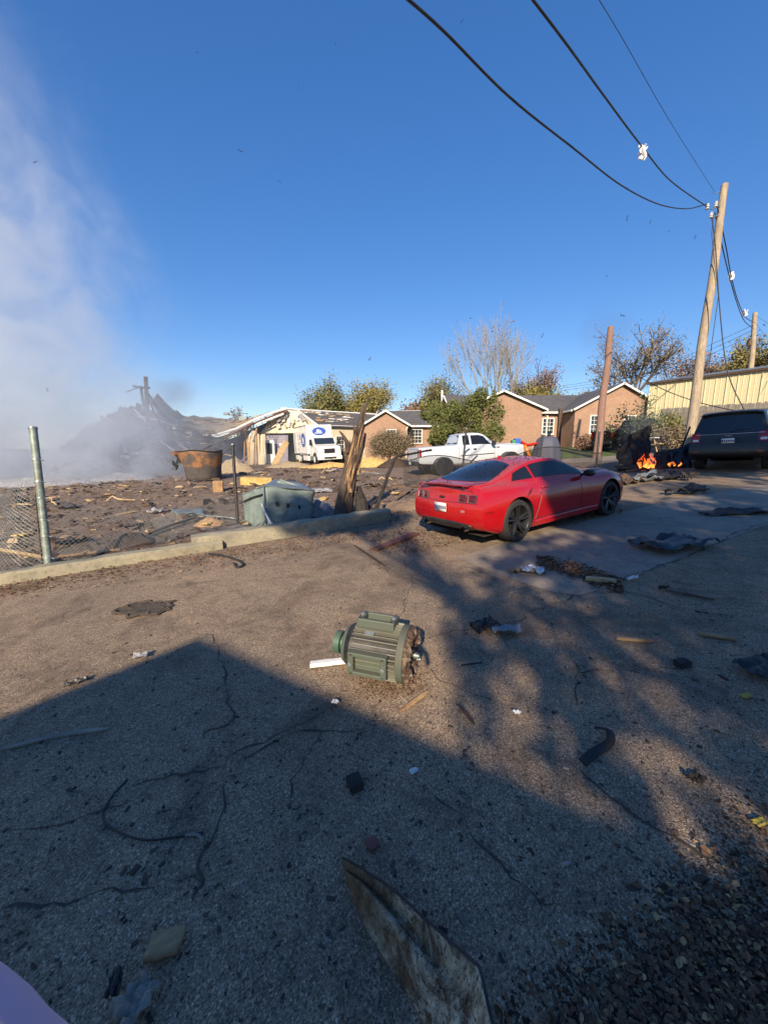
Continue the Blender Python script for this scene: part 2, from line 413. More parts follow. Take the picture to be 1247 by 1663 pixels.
road = sheet('road', [tuple(p) for p in road_edge] + [(30, -3), (24, -14), (-32, -14)], 'asphalt', .006, 1.0)
apron_pts = GP((742, 908), (800, 886), (905, 859), (1012, 832), (1120, 806), (1245, 787), (1500, 790), (1480, 830), (1247, 852), (1140, 891), (1075, 919), (985, 957), (940, 968), (890, 962), (845, 946), (800, 931), (768, 919))
apron = sheet('pavement', [tuple(p) for p in apron_pts], 'concrete', .012, 1.0)
sheet('lawn', [tuple(p) for p in ((-6, 37), (2, 30), (6, 26.2), (14, 21.5), (18, 26), (26, 34), (34, 60), (-6, 60))], 'lawn', .008, 2.0)
drive = sheet('path', [tuple(p) for p in ((8, 20.2), (12.5, 19.0), (20, 24), (19, 26), (13.5, 22.2), (9, 22.5))], 'concrete', .013, 2.0)

# kerb: two lengths of old concrete, the second higher and stepped back
def kerb(name, a, b, h, wd, label, seed):
    rnd = random.Random(seed); a, b = Vector(a), Vector(b); d = (b - a); n = max(6, int(d.length / .18)); s = Vector((-d.y, d.x)).normalized()
    mb = MB(); prof = [(0, -.12), (0, h - .03), (.03, h), (wd - .03, h), (wd, h - .03), (wd, -.12)]
    for i in range(n + 1):
        p = a.lerp(b, i / n); base = tz(p.x, p.y)
        for (o, z) in prof:
            j = rnd.uniform(-.012, .012)
            q = p + s * (o + j); mb.v.append((q.x, q.y, base + z + (rnd.uniform(-.018, .008) if z > 0 else 0)))
    k = len(prof)
    for i in range(n):
        for j in range(k - 1): mb.f.append((i * k + j, i * k + j + 1, (i + 1) * k + j + 1, (i + 1) * k + j))
    mb.f += [tuple(range(k)), tuple(n * k + j for j in range(k - 1, -1, -1))]
    o = mb.build(name, 'curb_concrete', smooth=40); tag(o, label, 'kerb', kind=None); return o
CJ = C0.lerp(C1, .52)
SN = Vector((-STREET.y, STREET.x))
kerb('kerb', C0 - STREET * 4, CJ, .17, .30, 'sunlit pale concrete kerb below the thick green fence post', 1)
kerb('kerb', CJ - STREET * .5 + SN * .12, C1, .27, .34, 'shaded higher concrete kerb below the crumpled green cabinet', 2)

# cracks in the asphalt and the concrete: narrow dirt-filled grooves, each its own piece
def crack(pp, wd, parent, seed, m='char', dz=.010):
    rnd = random.Random(seed); pts = []
    gp = [G(*p) for p in pp]
    for a, b in zip(gp, gp[1:]):
        n = max(4, int((b - a).length / .05)); pts += jag(a, b, n, .030, rnd)[:-1]
    pts.append(gp[-1]); mb = MB()
    for i, p in enumerate(pts):
        d = pts[min(i + 1, len(pts) - 1)] - pts[max(i - 1, 0)]; s = Vector((-d.y, d.x, 0)).normalized()
        ww = wd * (.12 + 1.0 * max(0, .45 + 1.1 * mnoise.noise(p * 5.0))) * rnd.uniform(.4, 1.15) * (1 if 0 < i < len(pts) - 1 else .1)
        for q in (p - s * ww / 2, p + s * ww / 2): mb.v.append((q.x, q.y, tz(q.x, q.y) + dz))
    for i in range(len(pts) - 1): mb.f.append((2 * i, 2 * i + 1, 2 * i + 3, 2 * i + 2))
    return mb.build('crack', m, parent)
mat('crack_dirt', (.04, .032, .025), (.085, .064, .046), 30, .95)
for k, (pp, wd) in enumerate([
    ([(345, 1030), (365, 1110), (368, 1180), (330, 1205)], .022), ([(560, 1135), (470, 1185), (380, 1225), (350, 1270)], .028),
    ([(600, 1185), (530, 1190), (455, 1200), (360, 1248), (215, 1280)], .026), ([(370, 1255), (352, 1350), (330, 1430), (312, 1470)], .022),
    ([(350, 1260), (295, 1320), (270, 1360)], .018), ([(520, 1190), (480, 1260), (472, 1300)], .016), ([(0, 1352), (120, 1335), (215, 1300)], .016),
    ([(700, 1290), (760, 1350), (830, 1430), (905, 1470)], .026), ([(940, 1250), (1010, 1310), (1090, 1360), (1160, 1400)], .03),
    ([(690, 1040), (770, 1022), (850, 998), (910, 980), (980, 958)], .03), ([(900, 1000), (915, 1040), (940, 1090), (935, 1150)], .018),
    ([(720, 1110), (755, 1160), (775, 1195)], .016), ([(690, 1085), (720, 1110), (800, 1140)], .014), ([(1000, 960), (1090, 985), (1200, 1000)], .018),
    ([(655, 910), (662, 960), (650, 1000)], .016), ([(560, 880), (600, 905), (640, 930)], .016), ([(0, 1480), (160, 1450), (330, 1440)], .014), ([(935, 1095), (1060, 1090), (1130, 1085)], .02)]):
    crack(pp, wd * .8, road, 10 + k, 'crack_dirt')
for k, (pp, wd) in enumerate([([(985, 955), (1075, 918), (1140, 890), (1247, 850)], .04), ([(870, 880), (940, 895), (1030, 915), (1075, 918)], .026),
    ([(1075, 918), (1110, 930), (1150, 950)], .02), ([(1060, 812), (1150, 838), (1247, 845)], .03), ([(1130, 905), (1160, 915), (1180, 935)], .02)]):
    crack(pp, wd * .6, apron, 60 + k, 'crack_dirt', .016)
# pothole
def pothole():
    c = G(238, 990); rnd = random.Random(4); mb = MB(); n = 22
    ring = [(.30 * (1 + rnd.uniform(-.25, .25)) * math.cos(2 * math.pi * i / n), .21 * (1 + rnd.uniform(-.25, .25)) * math.sin(2 * math.pi * i / n)) for i in range(n)]
    for f, z in ((1.12, .008), (1.0, .022), (.9, .006), (.55, .012), (.0, .008)):
        for x, y in ring:
            q = (c.x + x * f, c.y + y * f); mb.v.append((q[0], q[1], tz(*q) + z + rnd.uniform(0, .016) * (f > .3) + .004))
    for k in range(4):
        for i in range(n): mb.f.append((k * n + i, k * n + (i + 1) % n, (k + 1) * n + (i + 1) % n, (k + 1) * n + i))
    mb.build('pothole', 'crack_dirt', road)
    for k in range(9):
        a = rnd.uniform(0, 6.28); q = (c.x + .2 * math.cos(a), c.y + .15 * math.sin(a))
        chunk(q, rnd.uniform(.025, .05), 'crack_dirt', rnd).parent = road
def chunk_mesh(s, rnd, flat=.5):
    b = bmesh.new(); bmesh.ops.create_icosphere(b, subdivisions=1, radius=s)
    for v in b.verts: v.co = v.co * rnd.uniform(.6, 1.2); v.co.z *= flat
    me = bpy.data.meshes.new('chunk'); b.to_mesh(me); b.free(); return me
def chunk(q, s, m, rnd, name='asphalt_lump', flat=.5):
    me = chunk_mesh(s, rnd, flat); me.materials.append(MATS[m]); o = bpy.data.objects.new(name, me); COL.objects.link(o)
    o.location = (q[0], q[1], tz(*q) + s * flat * .6); o.rotation_euler = (rnd.uniform(-.3, .3), rnd.uniform(-.3, .3), rnd.uniform(0, 6))
    return o
pothole()
# ---------------------------------------------------------------- vehicles: a body surface lofted through section curves
def curve(keys):
    xs = [k[0] for k in keys]; ys = [k[1] for k in keys]; n = len(xs)
    if n == 1: return lambda x: ys[0]
    d = [(ys[i + 1] - ys[i]) / (xs[i + 1] - xs[i]) for i in range(n - 1)]
    m = [d[0]] + [0 if d[i - 1] * d[i] <= 0 else 2 * d[i - 1] * d[i] / (d[i - 1] + d[i]) for i in range(1, n - 1)] + [d[-1]]
    def f(x):
        if x <= xs[0]: return ys[0]
        if x >= xs[-1]: return ys[-1]
        i = max(k for k in range(n - 1) if xs[k] <= x); h = xs[i + 1] - xs[i]; t = (x - xs[i]) / h
        return ys[i] * (1 + 2 * t) * (1 - t) ** 2 + m[i] * h * t * (1 - t) ** 2 + ys[i + 1] * t * t * (3 - 2 * t) + m[i + 1] * h * t * t * (t - 1)
    return f
def cr(p0, p1, p2, p3, t):
    return .5 * ((2 * p1) + (p2 - p0) * t + (2 * p0 - 5 * p1 + 4 * p2 - p3) * t * t + (3 * p1 - p0 - 3 * p2 + p3) * t ** 3)
class Car:
    ROWS = 12
    def __init__(s, name, mtx, P, paint, label, cat, group=None):
        s.root = empty(name, mtx, label, cat, group); s.P = {k: curve(v) for k, v in P.items() if isinstance(v, list) and isinstance(v[0], tuple)}
        s.c = P; s.x0, s.x1 = P['x0'], P['x1']; s.paint = paint
    def rows(s, x):
        p = s.P; q = lambda k: p[k](x)
        zb, ys = q('zs') + .02, q('ysill')
        pts = [(0, zb), (ys - .10, zb), (ys, q('zs')), (q('ylow'), q('zlow')), (q('ymid'), q('zmid')), (q('ysh'), q('zsh')),
               (q('ybelt'), q('zbelt')), (q('ybelt') - q('ledge'), q('zbelt') + .022), (q('yrr') + .012, q('zrr') - .025), (q('yrr') - .05, q('zrr') + .02),
               (q('yrr') * .55, q('zc') - .25 * (q('zc') - q('zrr')) - .004), (0, q('zc'))]
        L0 = s.c.get('endlen', .4); wr = max(0, 1 - (x - s.x0) / L0) ** 2; wf = max(0, 1 - (s.x1 - x) / L0) ** 2
        er, ef = s.c['endR'], s.c['endF']
        return [Vector((x + er[j] * wr + ef[j] * wf, a, b)) for j, (a, b) in enumerate(pts)]
    def S(s, x, v, side=1):
        r = s.rows(x); v = min(max(v, 0), 10.9999); i = int(v); t = v - i
        a, b, c, d = r[max(i - 1, 0)], r[i], r[i + 1], (r[i + 2] if i + 2 < 12 else Vector((r[10].x, -r[10].y, r[10].z)))
        if i == 0: a = Vector((r[1].x, -r[1].y, r[1].z))
        q = cr(a, b, c, d, t); return Vector((q.x, q.y * side, q.z))
    def SN(s, x, v, side=1, off=0.):
        e = .01; p = s.S(x, v, side); a = s.S(x + e, v, side) - s.S(x - e, v, side); b = s.S(x, v + e, side) - s.S(x, v - e, side)
        n = a.cross(b)
        if n.length < 1e-9: n = Vector((0, side, 0))
        n.normalize(); n = -n if side > 0 else n
        return p + n * off
    def zrow(s, x, z, lo=2., hi=8.):
        for _ in range(24):
            m = (lo + hi) / 2
            if s.S(x, m).z < z: lo = m
            else: hi = m
        return lo
    def side(s, x, z, sd=1, off=.004, hi=8.): return s.SN(x, s.zrow(x, z, 2., hi), sd, off)
    def end(s, y, z, rear=True, off=.004):
        x = s.x0 if rear else s.x1; v = s.zrow(x, z, 2., 8.); q = s.S(x, v); bow = s.c['bowR' if rear else 'bowF']
        d = bow * (1 - (y / max(q.y, .01)) ** 2)
        return Vector((q.x - (d + off) if rear else q.x + d + off, y, z))
    def body(s, arches, R_arch, name='body', nx=None, ywell=.55):
        nx = nx or int((s.x1 - s.x0) / .055); NV = 4; nv = 11 * NV; mb = MB(); st = []
        for i in range(nx + 1):
            x = s.x0 + (s.x1 - s.x0) * i / nx; row = []
            for j in range(nv + 1):
                p = s.S(x, j / NV); row.append(len(mb.v)); mb.v.append(tuple(p))
            for j in range(nv - 1, 0, -1):
                p = s.S(x, j / NV, -1); row.append(len(mb.v)); mb.v.append(tuple(p))
            st.append(row)
        m = len(st[0])
        for i in range(nx):
            for j in range(m): mb.f.append((st[i][j], st[i][(j + 1) % m], st[i + 1][(j + 1) % m], st[i + 1][j]))
        for end, rear in ((st[0], True), (st[-1], False)):                       # bowed end caps
            bow = s.c['bowR' if rear else 'bowF']; NC = 12; prev = None
            for j in range(0, nv + 1):
                a = end[j]; b = end[(m - j) % m]; pa = Vector(mb.v[a]); ids = []
                if a == b: ids = [a] * (NC + 1)
                else:
                    for k in range(NC + 1):
                        if k == 0: ids.append(a)
                        elif k == NC: ids.append(b)
                        else:
                            y = pa.y * (1 - 2 * k / NC); d = bow * (1 - (y / max(pa.y, .01)) ** 2)
                            ids.append(len(mb.v)); mb.v.append((pa.x + (-d if rear else d), y, pa.z))
                if prev:
                    for k in range(NC):
                        f = []
                        for q in (prev[k], prev[k + 1], ids[k + 1], ids[k]):
                            if q not in f: f.append(q)
                        if len(f) > 2: mb.f.append(tuple(f))
                prev = ids
        o = mb.build(name, s.paint, s.root, smooth=38)
        cut = MB()
        for ax in arches:
            for sd in (-1, 1):
                cut.lathe([(sd * ywell, R_arch), (sd * 1.4, R_arch)], 40, (ax, 0, s.c['wr'] + .01), 'y')
        co = cut.build('cutter', 'black_plastic', s.root)
        q = o.modifiers.new('arch', 'BOOLEAN'); q.operation = 'DIFFERENCE'; q.object = co; q.solver = 'EXACT'
        try: q.material_mode = 'TRANSFER'
        except Exception: pass
        bpy.context.view_layer.update(); dg = bpy.context.evaluated_depsgraph_get()
        me = bpy.data.meshes.new_from_object(o.evaluated_get(dg)); me.name = name
        if len(me.polygons) < 100: print('BOOLEAN EMPTY', s.root.name, len(me.polygons)); me = o.data
        o.modifiers.clear(); o.data = me
        cm = co.data; bpy.data.objects.remove(co); bpy.data.meshes.remove(cm)
        return o
    def patch(s, name, m, fn, nu, nv, parent=None, solid=0):
        mb = MB(); mb.grid(fn, nu, nv); return mb.build(name, m, parent or s.root, smooth=True, solid=solid)
    def line(s, name, pts, r=.004, m='black_plastic', parent=None):
        return MB().tube(pts, r, 4).build(name, m, parent or s.root)
    def glass_side(s, xa, xb, sd, m='tint_glass', w0=7.15, w1=7.92, name='side_window', slantA=0., slantB=0.):
        def fn(u, w):
            a = xa + slantA * w; b = xb + slantB * w
            return s.SN(a + (b - a) * u, w0 + (w1 - w0) * w, sd, .006)
        return s.patch(name, m, fn, 18, 8)
    def glass_top(s, xa, xb, m, va, vb, name, ca=0., cb=0.):
        def fn(u, w):                                   # across the car by w, along it by u
            v = va + (vb - va) * u; k = abs(2 * w - 1); sd = 1 if w < .5 else -1
            vv = 11 - (11 - v) * k; x = xa + (xb - xa) * u + (ca * (1 - u) + cb * u) * (k ** 2)
            return s.SN(x, min(vv, 10.98), sd, .006)
        return s.patch(name, m, fn, 10, 16)
    def wheel(s, ax, sd, Rw, wd, ytrack, spokes, rimm='black_wheel', rimr=.7, twin=True):
        wroot = bpy.data.objects.new('wheel', None); COL.objects.link(wroot); wroot.parent = s.root
        wroot.location = (ax, sd * ytrack, Rw)
        h = wd / 2; r = Rw * rimr
        prof = [(-h, r), (-h, Rw - .035), (-h + .03, Rw - .008), (-h * .4, Rw), (h * .4, Rw), (h - .03, Rw - .008), (h, Rw - .035), (h, r), (h - .012, r - .005), (-h + .012, r - .005)]
        MB().lathe([(p * sd, q) for p, q in prof] + [(prof[0][0] * sd, prof[0][1])], 36, ax='y', cap=False).build('tyre', 'rubber', wroot, smooth=35)
        rb = MB(); rb.lathe([(sd * (h - .005), r), (sd * (h - .03), r - .02), (sd * -.06, r - .035), (sd * -.06, .02)], 36, ax='y', cap=False)
        rb.lathe([(sd * (h - .04), .001), (sd * (h - .03), .06), (sd * (h - .09), .075), (sd * -.05, .09)], 20, ax='y', cap=False)
        for k in range(spokes):
            a0 = 2 * math.pi * k / spokes + .3
            for da in ((-.16, .16) if twin else (0,)):
                a = a0 + da; b = a0 + da * .8
                p = [Vector((math.cos(b) * .05, sd * (h - .06), math.sin(b) * .05)), Vector((math.cos(a) * r * .6, sd * (h - .028), math.sin(a) * r * .6)), Vector((math.cos(a) * (r - .01), sd * (h - .02), math.sin(a) * (r - .01)))]
                rb.tube(p, [.026, .022, .024] if twin else [.05, .042, .045], 6)
        rb.build('rim', rimm, wroot, smooth=40)
        MB().lathe([(-.02, r * .7), (.02, r * .7)], 24, (0, sd * -.01, 0), 'y').build('brake_disc', 'dark_metal', wroot)
        return wroot
def plate_marks(root, n, loc, size, mtx, m, name='lettering'):
    """a row of blurred characters, unreadable as in the photograph: n short dark strokes facing along mtx's z"""
    mb = MB(); rn = random.Random(n); w = size * .62; x = -n * w / 2 + w / 2
    for k in range(n):
        ww = w * rn.uniform(.45, .75); h = size * rn.uniform(.62, .8)
        mb.box((x + k * w, rn.uniform(-.03, .03) * size, .0015), (ww, h, .003))
    return mb.build(name, m, root, mtx=Matrix.Translation(loc) @ mtx)
FACE_REAR = Matrix(((0, 0, -1), (-1, 0, 0), (0, 1, 0))).to_4x4()      # text facing -x, reading left to right from behind
FACE_RIGHT = Matrix(((1, 0, 0), (0, 0, -1), (0, 1, 0))).to_4x4()      # text facing -y
FACE_FRONT = Matrix(((0, 0, 1), (1, 0, 0), (0, 1, 0))).to_4x4()

# ---- red coupe
def red_coupe():
    W = G(833, 881).xy; Fw = G(987, 838).xy; hd = math.atan2(Fw.y - W.y, Fw.x - W.x) + R(1.5); left = Vector((-math.sin(hd), math.cos(hd)))
    o = W + left * .84 + Vector((.06, .0))
    P = dict(x0=-.77, x1=3.74, wr=.365, endlen=.45, bowR=.10, bowF=.16,
        endR=[.10, .10, .10, -.02, -.05, .0, .015, .03, .03, .03, .03, .03], endF=[-.1, -.1, -.08, 0, .02, 0, -.04, -.04, -.04, -.04, -.04, -.04],
        zs=[(-1.02, .34), (-.7, .27), (-.4, .22), (.4, .19), (3.3, .18), (3.78, .22)],
        ysill=[(-1.02, .70), (-.8, .80), (-.4, .86), (0, .88), (.5, .865), (2.2, .86), (2.85, .87), (3.3, .82), (3.6, .70), (3.78, .5)],
        ylow=[(-1.02, .79), (-.8, .885), (-.4, .935), (0, .95), (.45, .90), (.9, .875), (1.8, .872), (2.3, .905), (2.85, .945), (3.3, .90), (3.6, .77), (3.78, .58)],
        zlow=[(-1.02, .42), (-.6, .36), (.4, .32), (3.3, .32), (3.78, .36)],
        ymid=[(-1.02, .81), (-.8, .90), (-.4, .95), (0, .96), (.45, .93), (.9, .908), (1.8, .905), (2.3, .925), (2.85, .955), (3.3, .91), (3.6, .79), (3.78, .60)],
        zmid=[(-1.02, .60), (0, .66), (.9, .60), (2, .58), (2.85, .64), (3.78, .50)],
        ysh=[(-1.02, .78), (-.8, .865), (-.4, .91), (0, .925), (.45, .90), (.9, .875), (1.8, .875), (2.3, .89), (2.85, .91), (3.3, .87), (3.6, .75), (3.78, .57)],
        zsh=[(-1.02, .84), (-.5, .88), (0, .89), (.5, .845), (1.2, .82), (2.2, .82), (2.85, .84), (3.4, .76), (3.78, .58)],
        ybelt=[(-1.02, .715), (-.8, .78), (-.4, .815), (0, .83), (.5, .83), (1.5, .82), (2.3, .82), (2.85, .82), (3.3, .79), (3.6, .68), (3.78, .52)],
        zbelt=[(-1.02, .955), (-.7, .985), (-.3, .995), (0, .99), (.5, .965), (1.2, .945), (2.1, .925), (2.85, .915), (3.3, .855), (3.6, .76), (3.78, .64)],
        ledge=[(-1.02, .05), (-.4, .04), (0, .03), (2, .03), (2.4, .08), (3.78, .1)],
        yrr=[(-1.02, .62), (-.7, .68), (-.45, .705), (-.2, .70), (.1, .675), (.5, .64), (1.0, .62), (1.4, .63), (1.8, .675), (2.1, .72), (2.3, .66), (3.3, .6), (3.78, .36)],
        zrr=[(-1.02, 1.0), (-.7, 1.02), (-.5, 1.03), (-.2, 1.085), (.1, 1.175), (.4, 1.255), (.7, 1.30), (1.0, 1.315), (1.3, 1.295), (1.6, 1.21), (1.9, 1.09), (2.15, .985), (2.3, .965), (2.85, .955), (3.3, .90), (3.6, .80), (3.78, .66)],
        zc=[(-1.02, 1.03), (-.85, 1.035), (-.6, 1.04), (-.45, 1.065), (-.1, 1.205), (.25, 1.315), (.6, 1.37), (1.0, 1.38), (1.35, 1.345), (1.8, 1.19), (2.2, 1.02), (2.35, 1.0), (2.85, .985), (3.3, .93), (3.6, .82), (3.78, .68)])
    c = Car('sports_coupe', frame_on(o.x, o.y, hd, .012) @ Matrix.Diagonal((.985, .96, .985, 1)), P, 'red_paint', 'shiny red two-door sports coupe with black wheels parked by the road', 'car')
    c.body((0, 2.852), .405)
    for sd in (-1, 1):
        c.glass_side(.60, 2.02, sd, name='door_window', slantA=-.06, w1=7.96, w0=7.2)
        c.glass_side(-.02, .54, sd, name='quarter_window', slantB=-.06, slantA=.13, w1=7.96, w0=7.2)
        # door outline, sill crease, handle, gill slashes, mirror
        c.line('door_gap', [c.side(.46 + .04 * k, .33 + .1 * k, sd, .001) for k in range(5)] + [c.side(.60, .80, sd, .001), c.side(.585, .97, sd, .001)], .0065)
        c.line('door_gap', [c.side(1.86, z, sd, .001) for z in (.33, .45, .6, .75, .88, .92)], .0065)
        c.line('door_gap', [c.side(.46 + .1 * k, .325, sd, .001) for k in range(15)], .0065)
        c.patch('door_handle', 'red_paint', lambda u, w, sd=sd: c.side(.66 + .2 * u, .835 + .035 * w, sd, .012 + .014 * math.sin(math.pi * u) * math.sin(math.pi * w)), 8, 4, solid=.006)
        for k in range(3):
            c.line('gill_slash', [c.side(.30 - .05 * k + .09 * q, .80 - .022 * k + .085 * q, sd, .002) for q in (0, .5, 1)], .006, 'dark_metal')
        mr = MB(); mr.lathe([(-.09, .02), (-.08, .07), (-.02, .085), (.05, .07), (.09, .02)], 14, ax='x')
        mr.v = [(x + 1.98, sd * (.98 + (y * 1.25)), z * .85 + .985) for x, y, z in mr.v]
        mr.tube([(1.98, sd * .80, .94), (1.98, sd * .92, .965)], .025, 6)
        mr.build('mirror', 'black_paint', c.root, smooth=50)
        c.patch('rocker_strip', 'red_paint', lambda u, w, sd=sd: c.side(.45 + 1.95 * u, .25 + .05 * w, sd, .012 * math.sin(math.pi * w)), 20, 4)
        c.patch('marker_lamp', 'lamp_red', lambda u, w, sd=sd: c.side(-.72 + .12 * u, .60 + .03 * w, sd, .005), 3, 2)
        # tail lamps: two square lamps on each side, set in dark surrounds
        for k, y0 in enumerate((.40, .60)):
            y1 = y0 + .165
            sur = c.patch('lamp_surround', 'black_paint', lambda u, w, y0=y0, sd=sd: c.end(sd * (y0 + .165 * u), .765 + .125 * w, True, .004), 4, 4)
            lampf = lambda u, w, y0=y0, sd=sd: c.end(sd * (y0 + .018 + .129 * u), .782 + .092 * w, True, .012 + .012 * math.sin(math.pi * u) * math.sin(math.pi * w))
            tl = c.patch('tail_lamp', 'lamp_dark', lampf, 6, 6)
            rim = [c.end(sd * (y0 + .008 + .149 * u), .772 + .112 * w, True, .012) for u, w in ((0, 0), (1, 0), (1, 1), (0, 1), (0, 0))]
            MB().tube(rim, .007, 5).build('lamp_bezel', 'steel', tl)
    c.glass_top(-.50, .36, 'tint_glass', 9.15, 9.5, 'rear_window', .12, -.10)
    c.glass_top(1.42, 2.22, 'tint_glass', 9.4, 9.1, 'windscreen', .05, -.22)
    # boot lid, lip, plate, badge, diffuser, exhausts
    for sd in (-1, 1):
        c.line('boot_gap', [c.SN(x, 9.05, sd, .001) for x in (-.48, -.7, -.9, -1.0)] + [c.end(sd * .66, z, True, .002) for z in (.94, .90)] , .006)
    lip = MB(); lip.grid(lambda u, w: c.SN(-1.0 + .16 * w, 11 - 2.1 * abs(2 * u - 1), 1 if u < .5 else -1, .004 + .022 * (1 - w) ** 2), 24, 4); lip.build('boot_spoiler', 'red_paint', c.root, smooth=True, solid=.012)
    c.patch('lamp_panel', 'red_paint', lambda u, w: c.end(-.38 + .76 * u, .775 + .10 * w, True, .003), 8, 3)
    c.line('panel_gap', [c.end(-.78 + 1.56 * k / 14, .752, True, .001) for k in range(15)], .004)
    c.line('bumper_gap', [c.end(-.78 + 1.56 * k / 14, .56, True, .001) for k in range(15)], .003, 'red_paint')
    rec = c.patch('plate_recess', 'red_paint', lambda u, w: c.end(-.20 + .40 * u, .575 + .155 * w, True, .002), 6, 4)
    pl = c.patch('licence_plate', 'white_paint', lambda u, w: Vector((c.end(0, .65).x - .016, -.155 + .31 * u, .578 + .15 * w)), 1, 1, solid=.004)
    m, t, b = nodes_of('plate_blue'); b.inputs['Base Color'].default_value = (.02, .05, .16, 1)
    plate_marks(pl, 6, (c.end(0, .65).x - .021, 0, .652), .085, FACE_REAR, 'plate_blue')
    bd = MB(); bx = c.end(0, .83).x - .012; bd.box((bx, 0, .825), (.01, .13, .03)); bd.box((bx - .003, 0, .825), (.01, .05, .05)); bd.build('badge', 'dark_metal', c.root, bevel=.004)
    plate_marks(c.root, 3, (c.end(-.52, .62).x - .006, -.52, .62), .055, FACE_REAR, 'foil', 'badge_lettering')
    c.patch('diffuser', 'black_plastic', lambda u, w: c.end(-.66 + 1.32 * u, .30 + .135 * w * (1 - .35 * abs(2 * u - 1) ** 3), True, .006 + .02 * (1 - w)), 16, 4, solid=.01)
    for sd in (-1, 1):
        ex = MB(); x = c.end(sd * .5, .34).x
        ex.lathe([(x - .05, .045), (x + .2, .045)], 16, (0, sd * .50, .315), cap=False); ex.lathe([(x - .05, .038), (x + .2, .038)], 16, (0, sd * .50, .315), cap=False); ex.build('exhaust', 'chrome', c.root, smooth=True)
    for ax in (0, 2.852):
        for sd in (-1, 1): c.wheel(ax, sd, .365, .25, .80, 5, 'black_wheel', .74)
    an = MB(); an.prism([(0, 0), (.14, 0), (.045, .06), (.02, .06)], .03, lambda a, b, h: Vector((.52 + a, h - .015, 1.362 + b))); an.build('antenna', 'red_paint', c.root, bevel=.006)
    c.patch('underbody', 'char', lambda u, w: Vector((-.7 + 4.2 * u, -.8 + 1.6 * w, .20)), 2, 2)
    # leaves and grit fallen on it
    rnd = random.Random(5); lf = MB()
    for k in range(520):
        x = rnd.uniform(-1.0, 3.5); v = rnd.uniform(9, 10.95); sd = rnd.choice((-1, 1)); p = c.SN(x, v, sd, .006); s = rnd.uniform(.006, .02)
        a = rnd.uniform(0, 6.3); d = Vector((math.cos(a), math.sin(a), 0)) * s; e = Vector((-d.y, d.x, 0)) * .6
        lf.add([p - d - e, p + d - e, p + d + e, p - d + e + Vector((0, 0, s * .5))], [(0, 1, 2, 3)])
    l = lf.build('grit', 'char', c.root, fix=False); l['kind'] = 'stuff'
    return c
coupe = red_coupe()

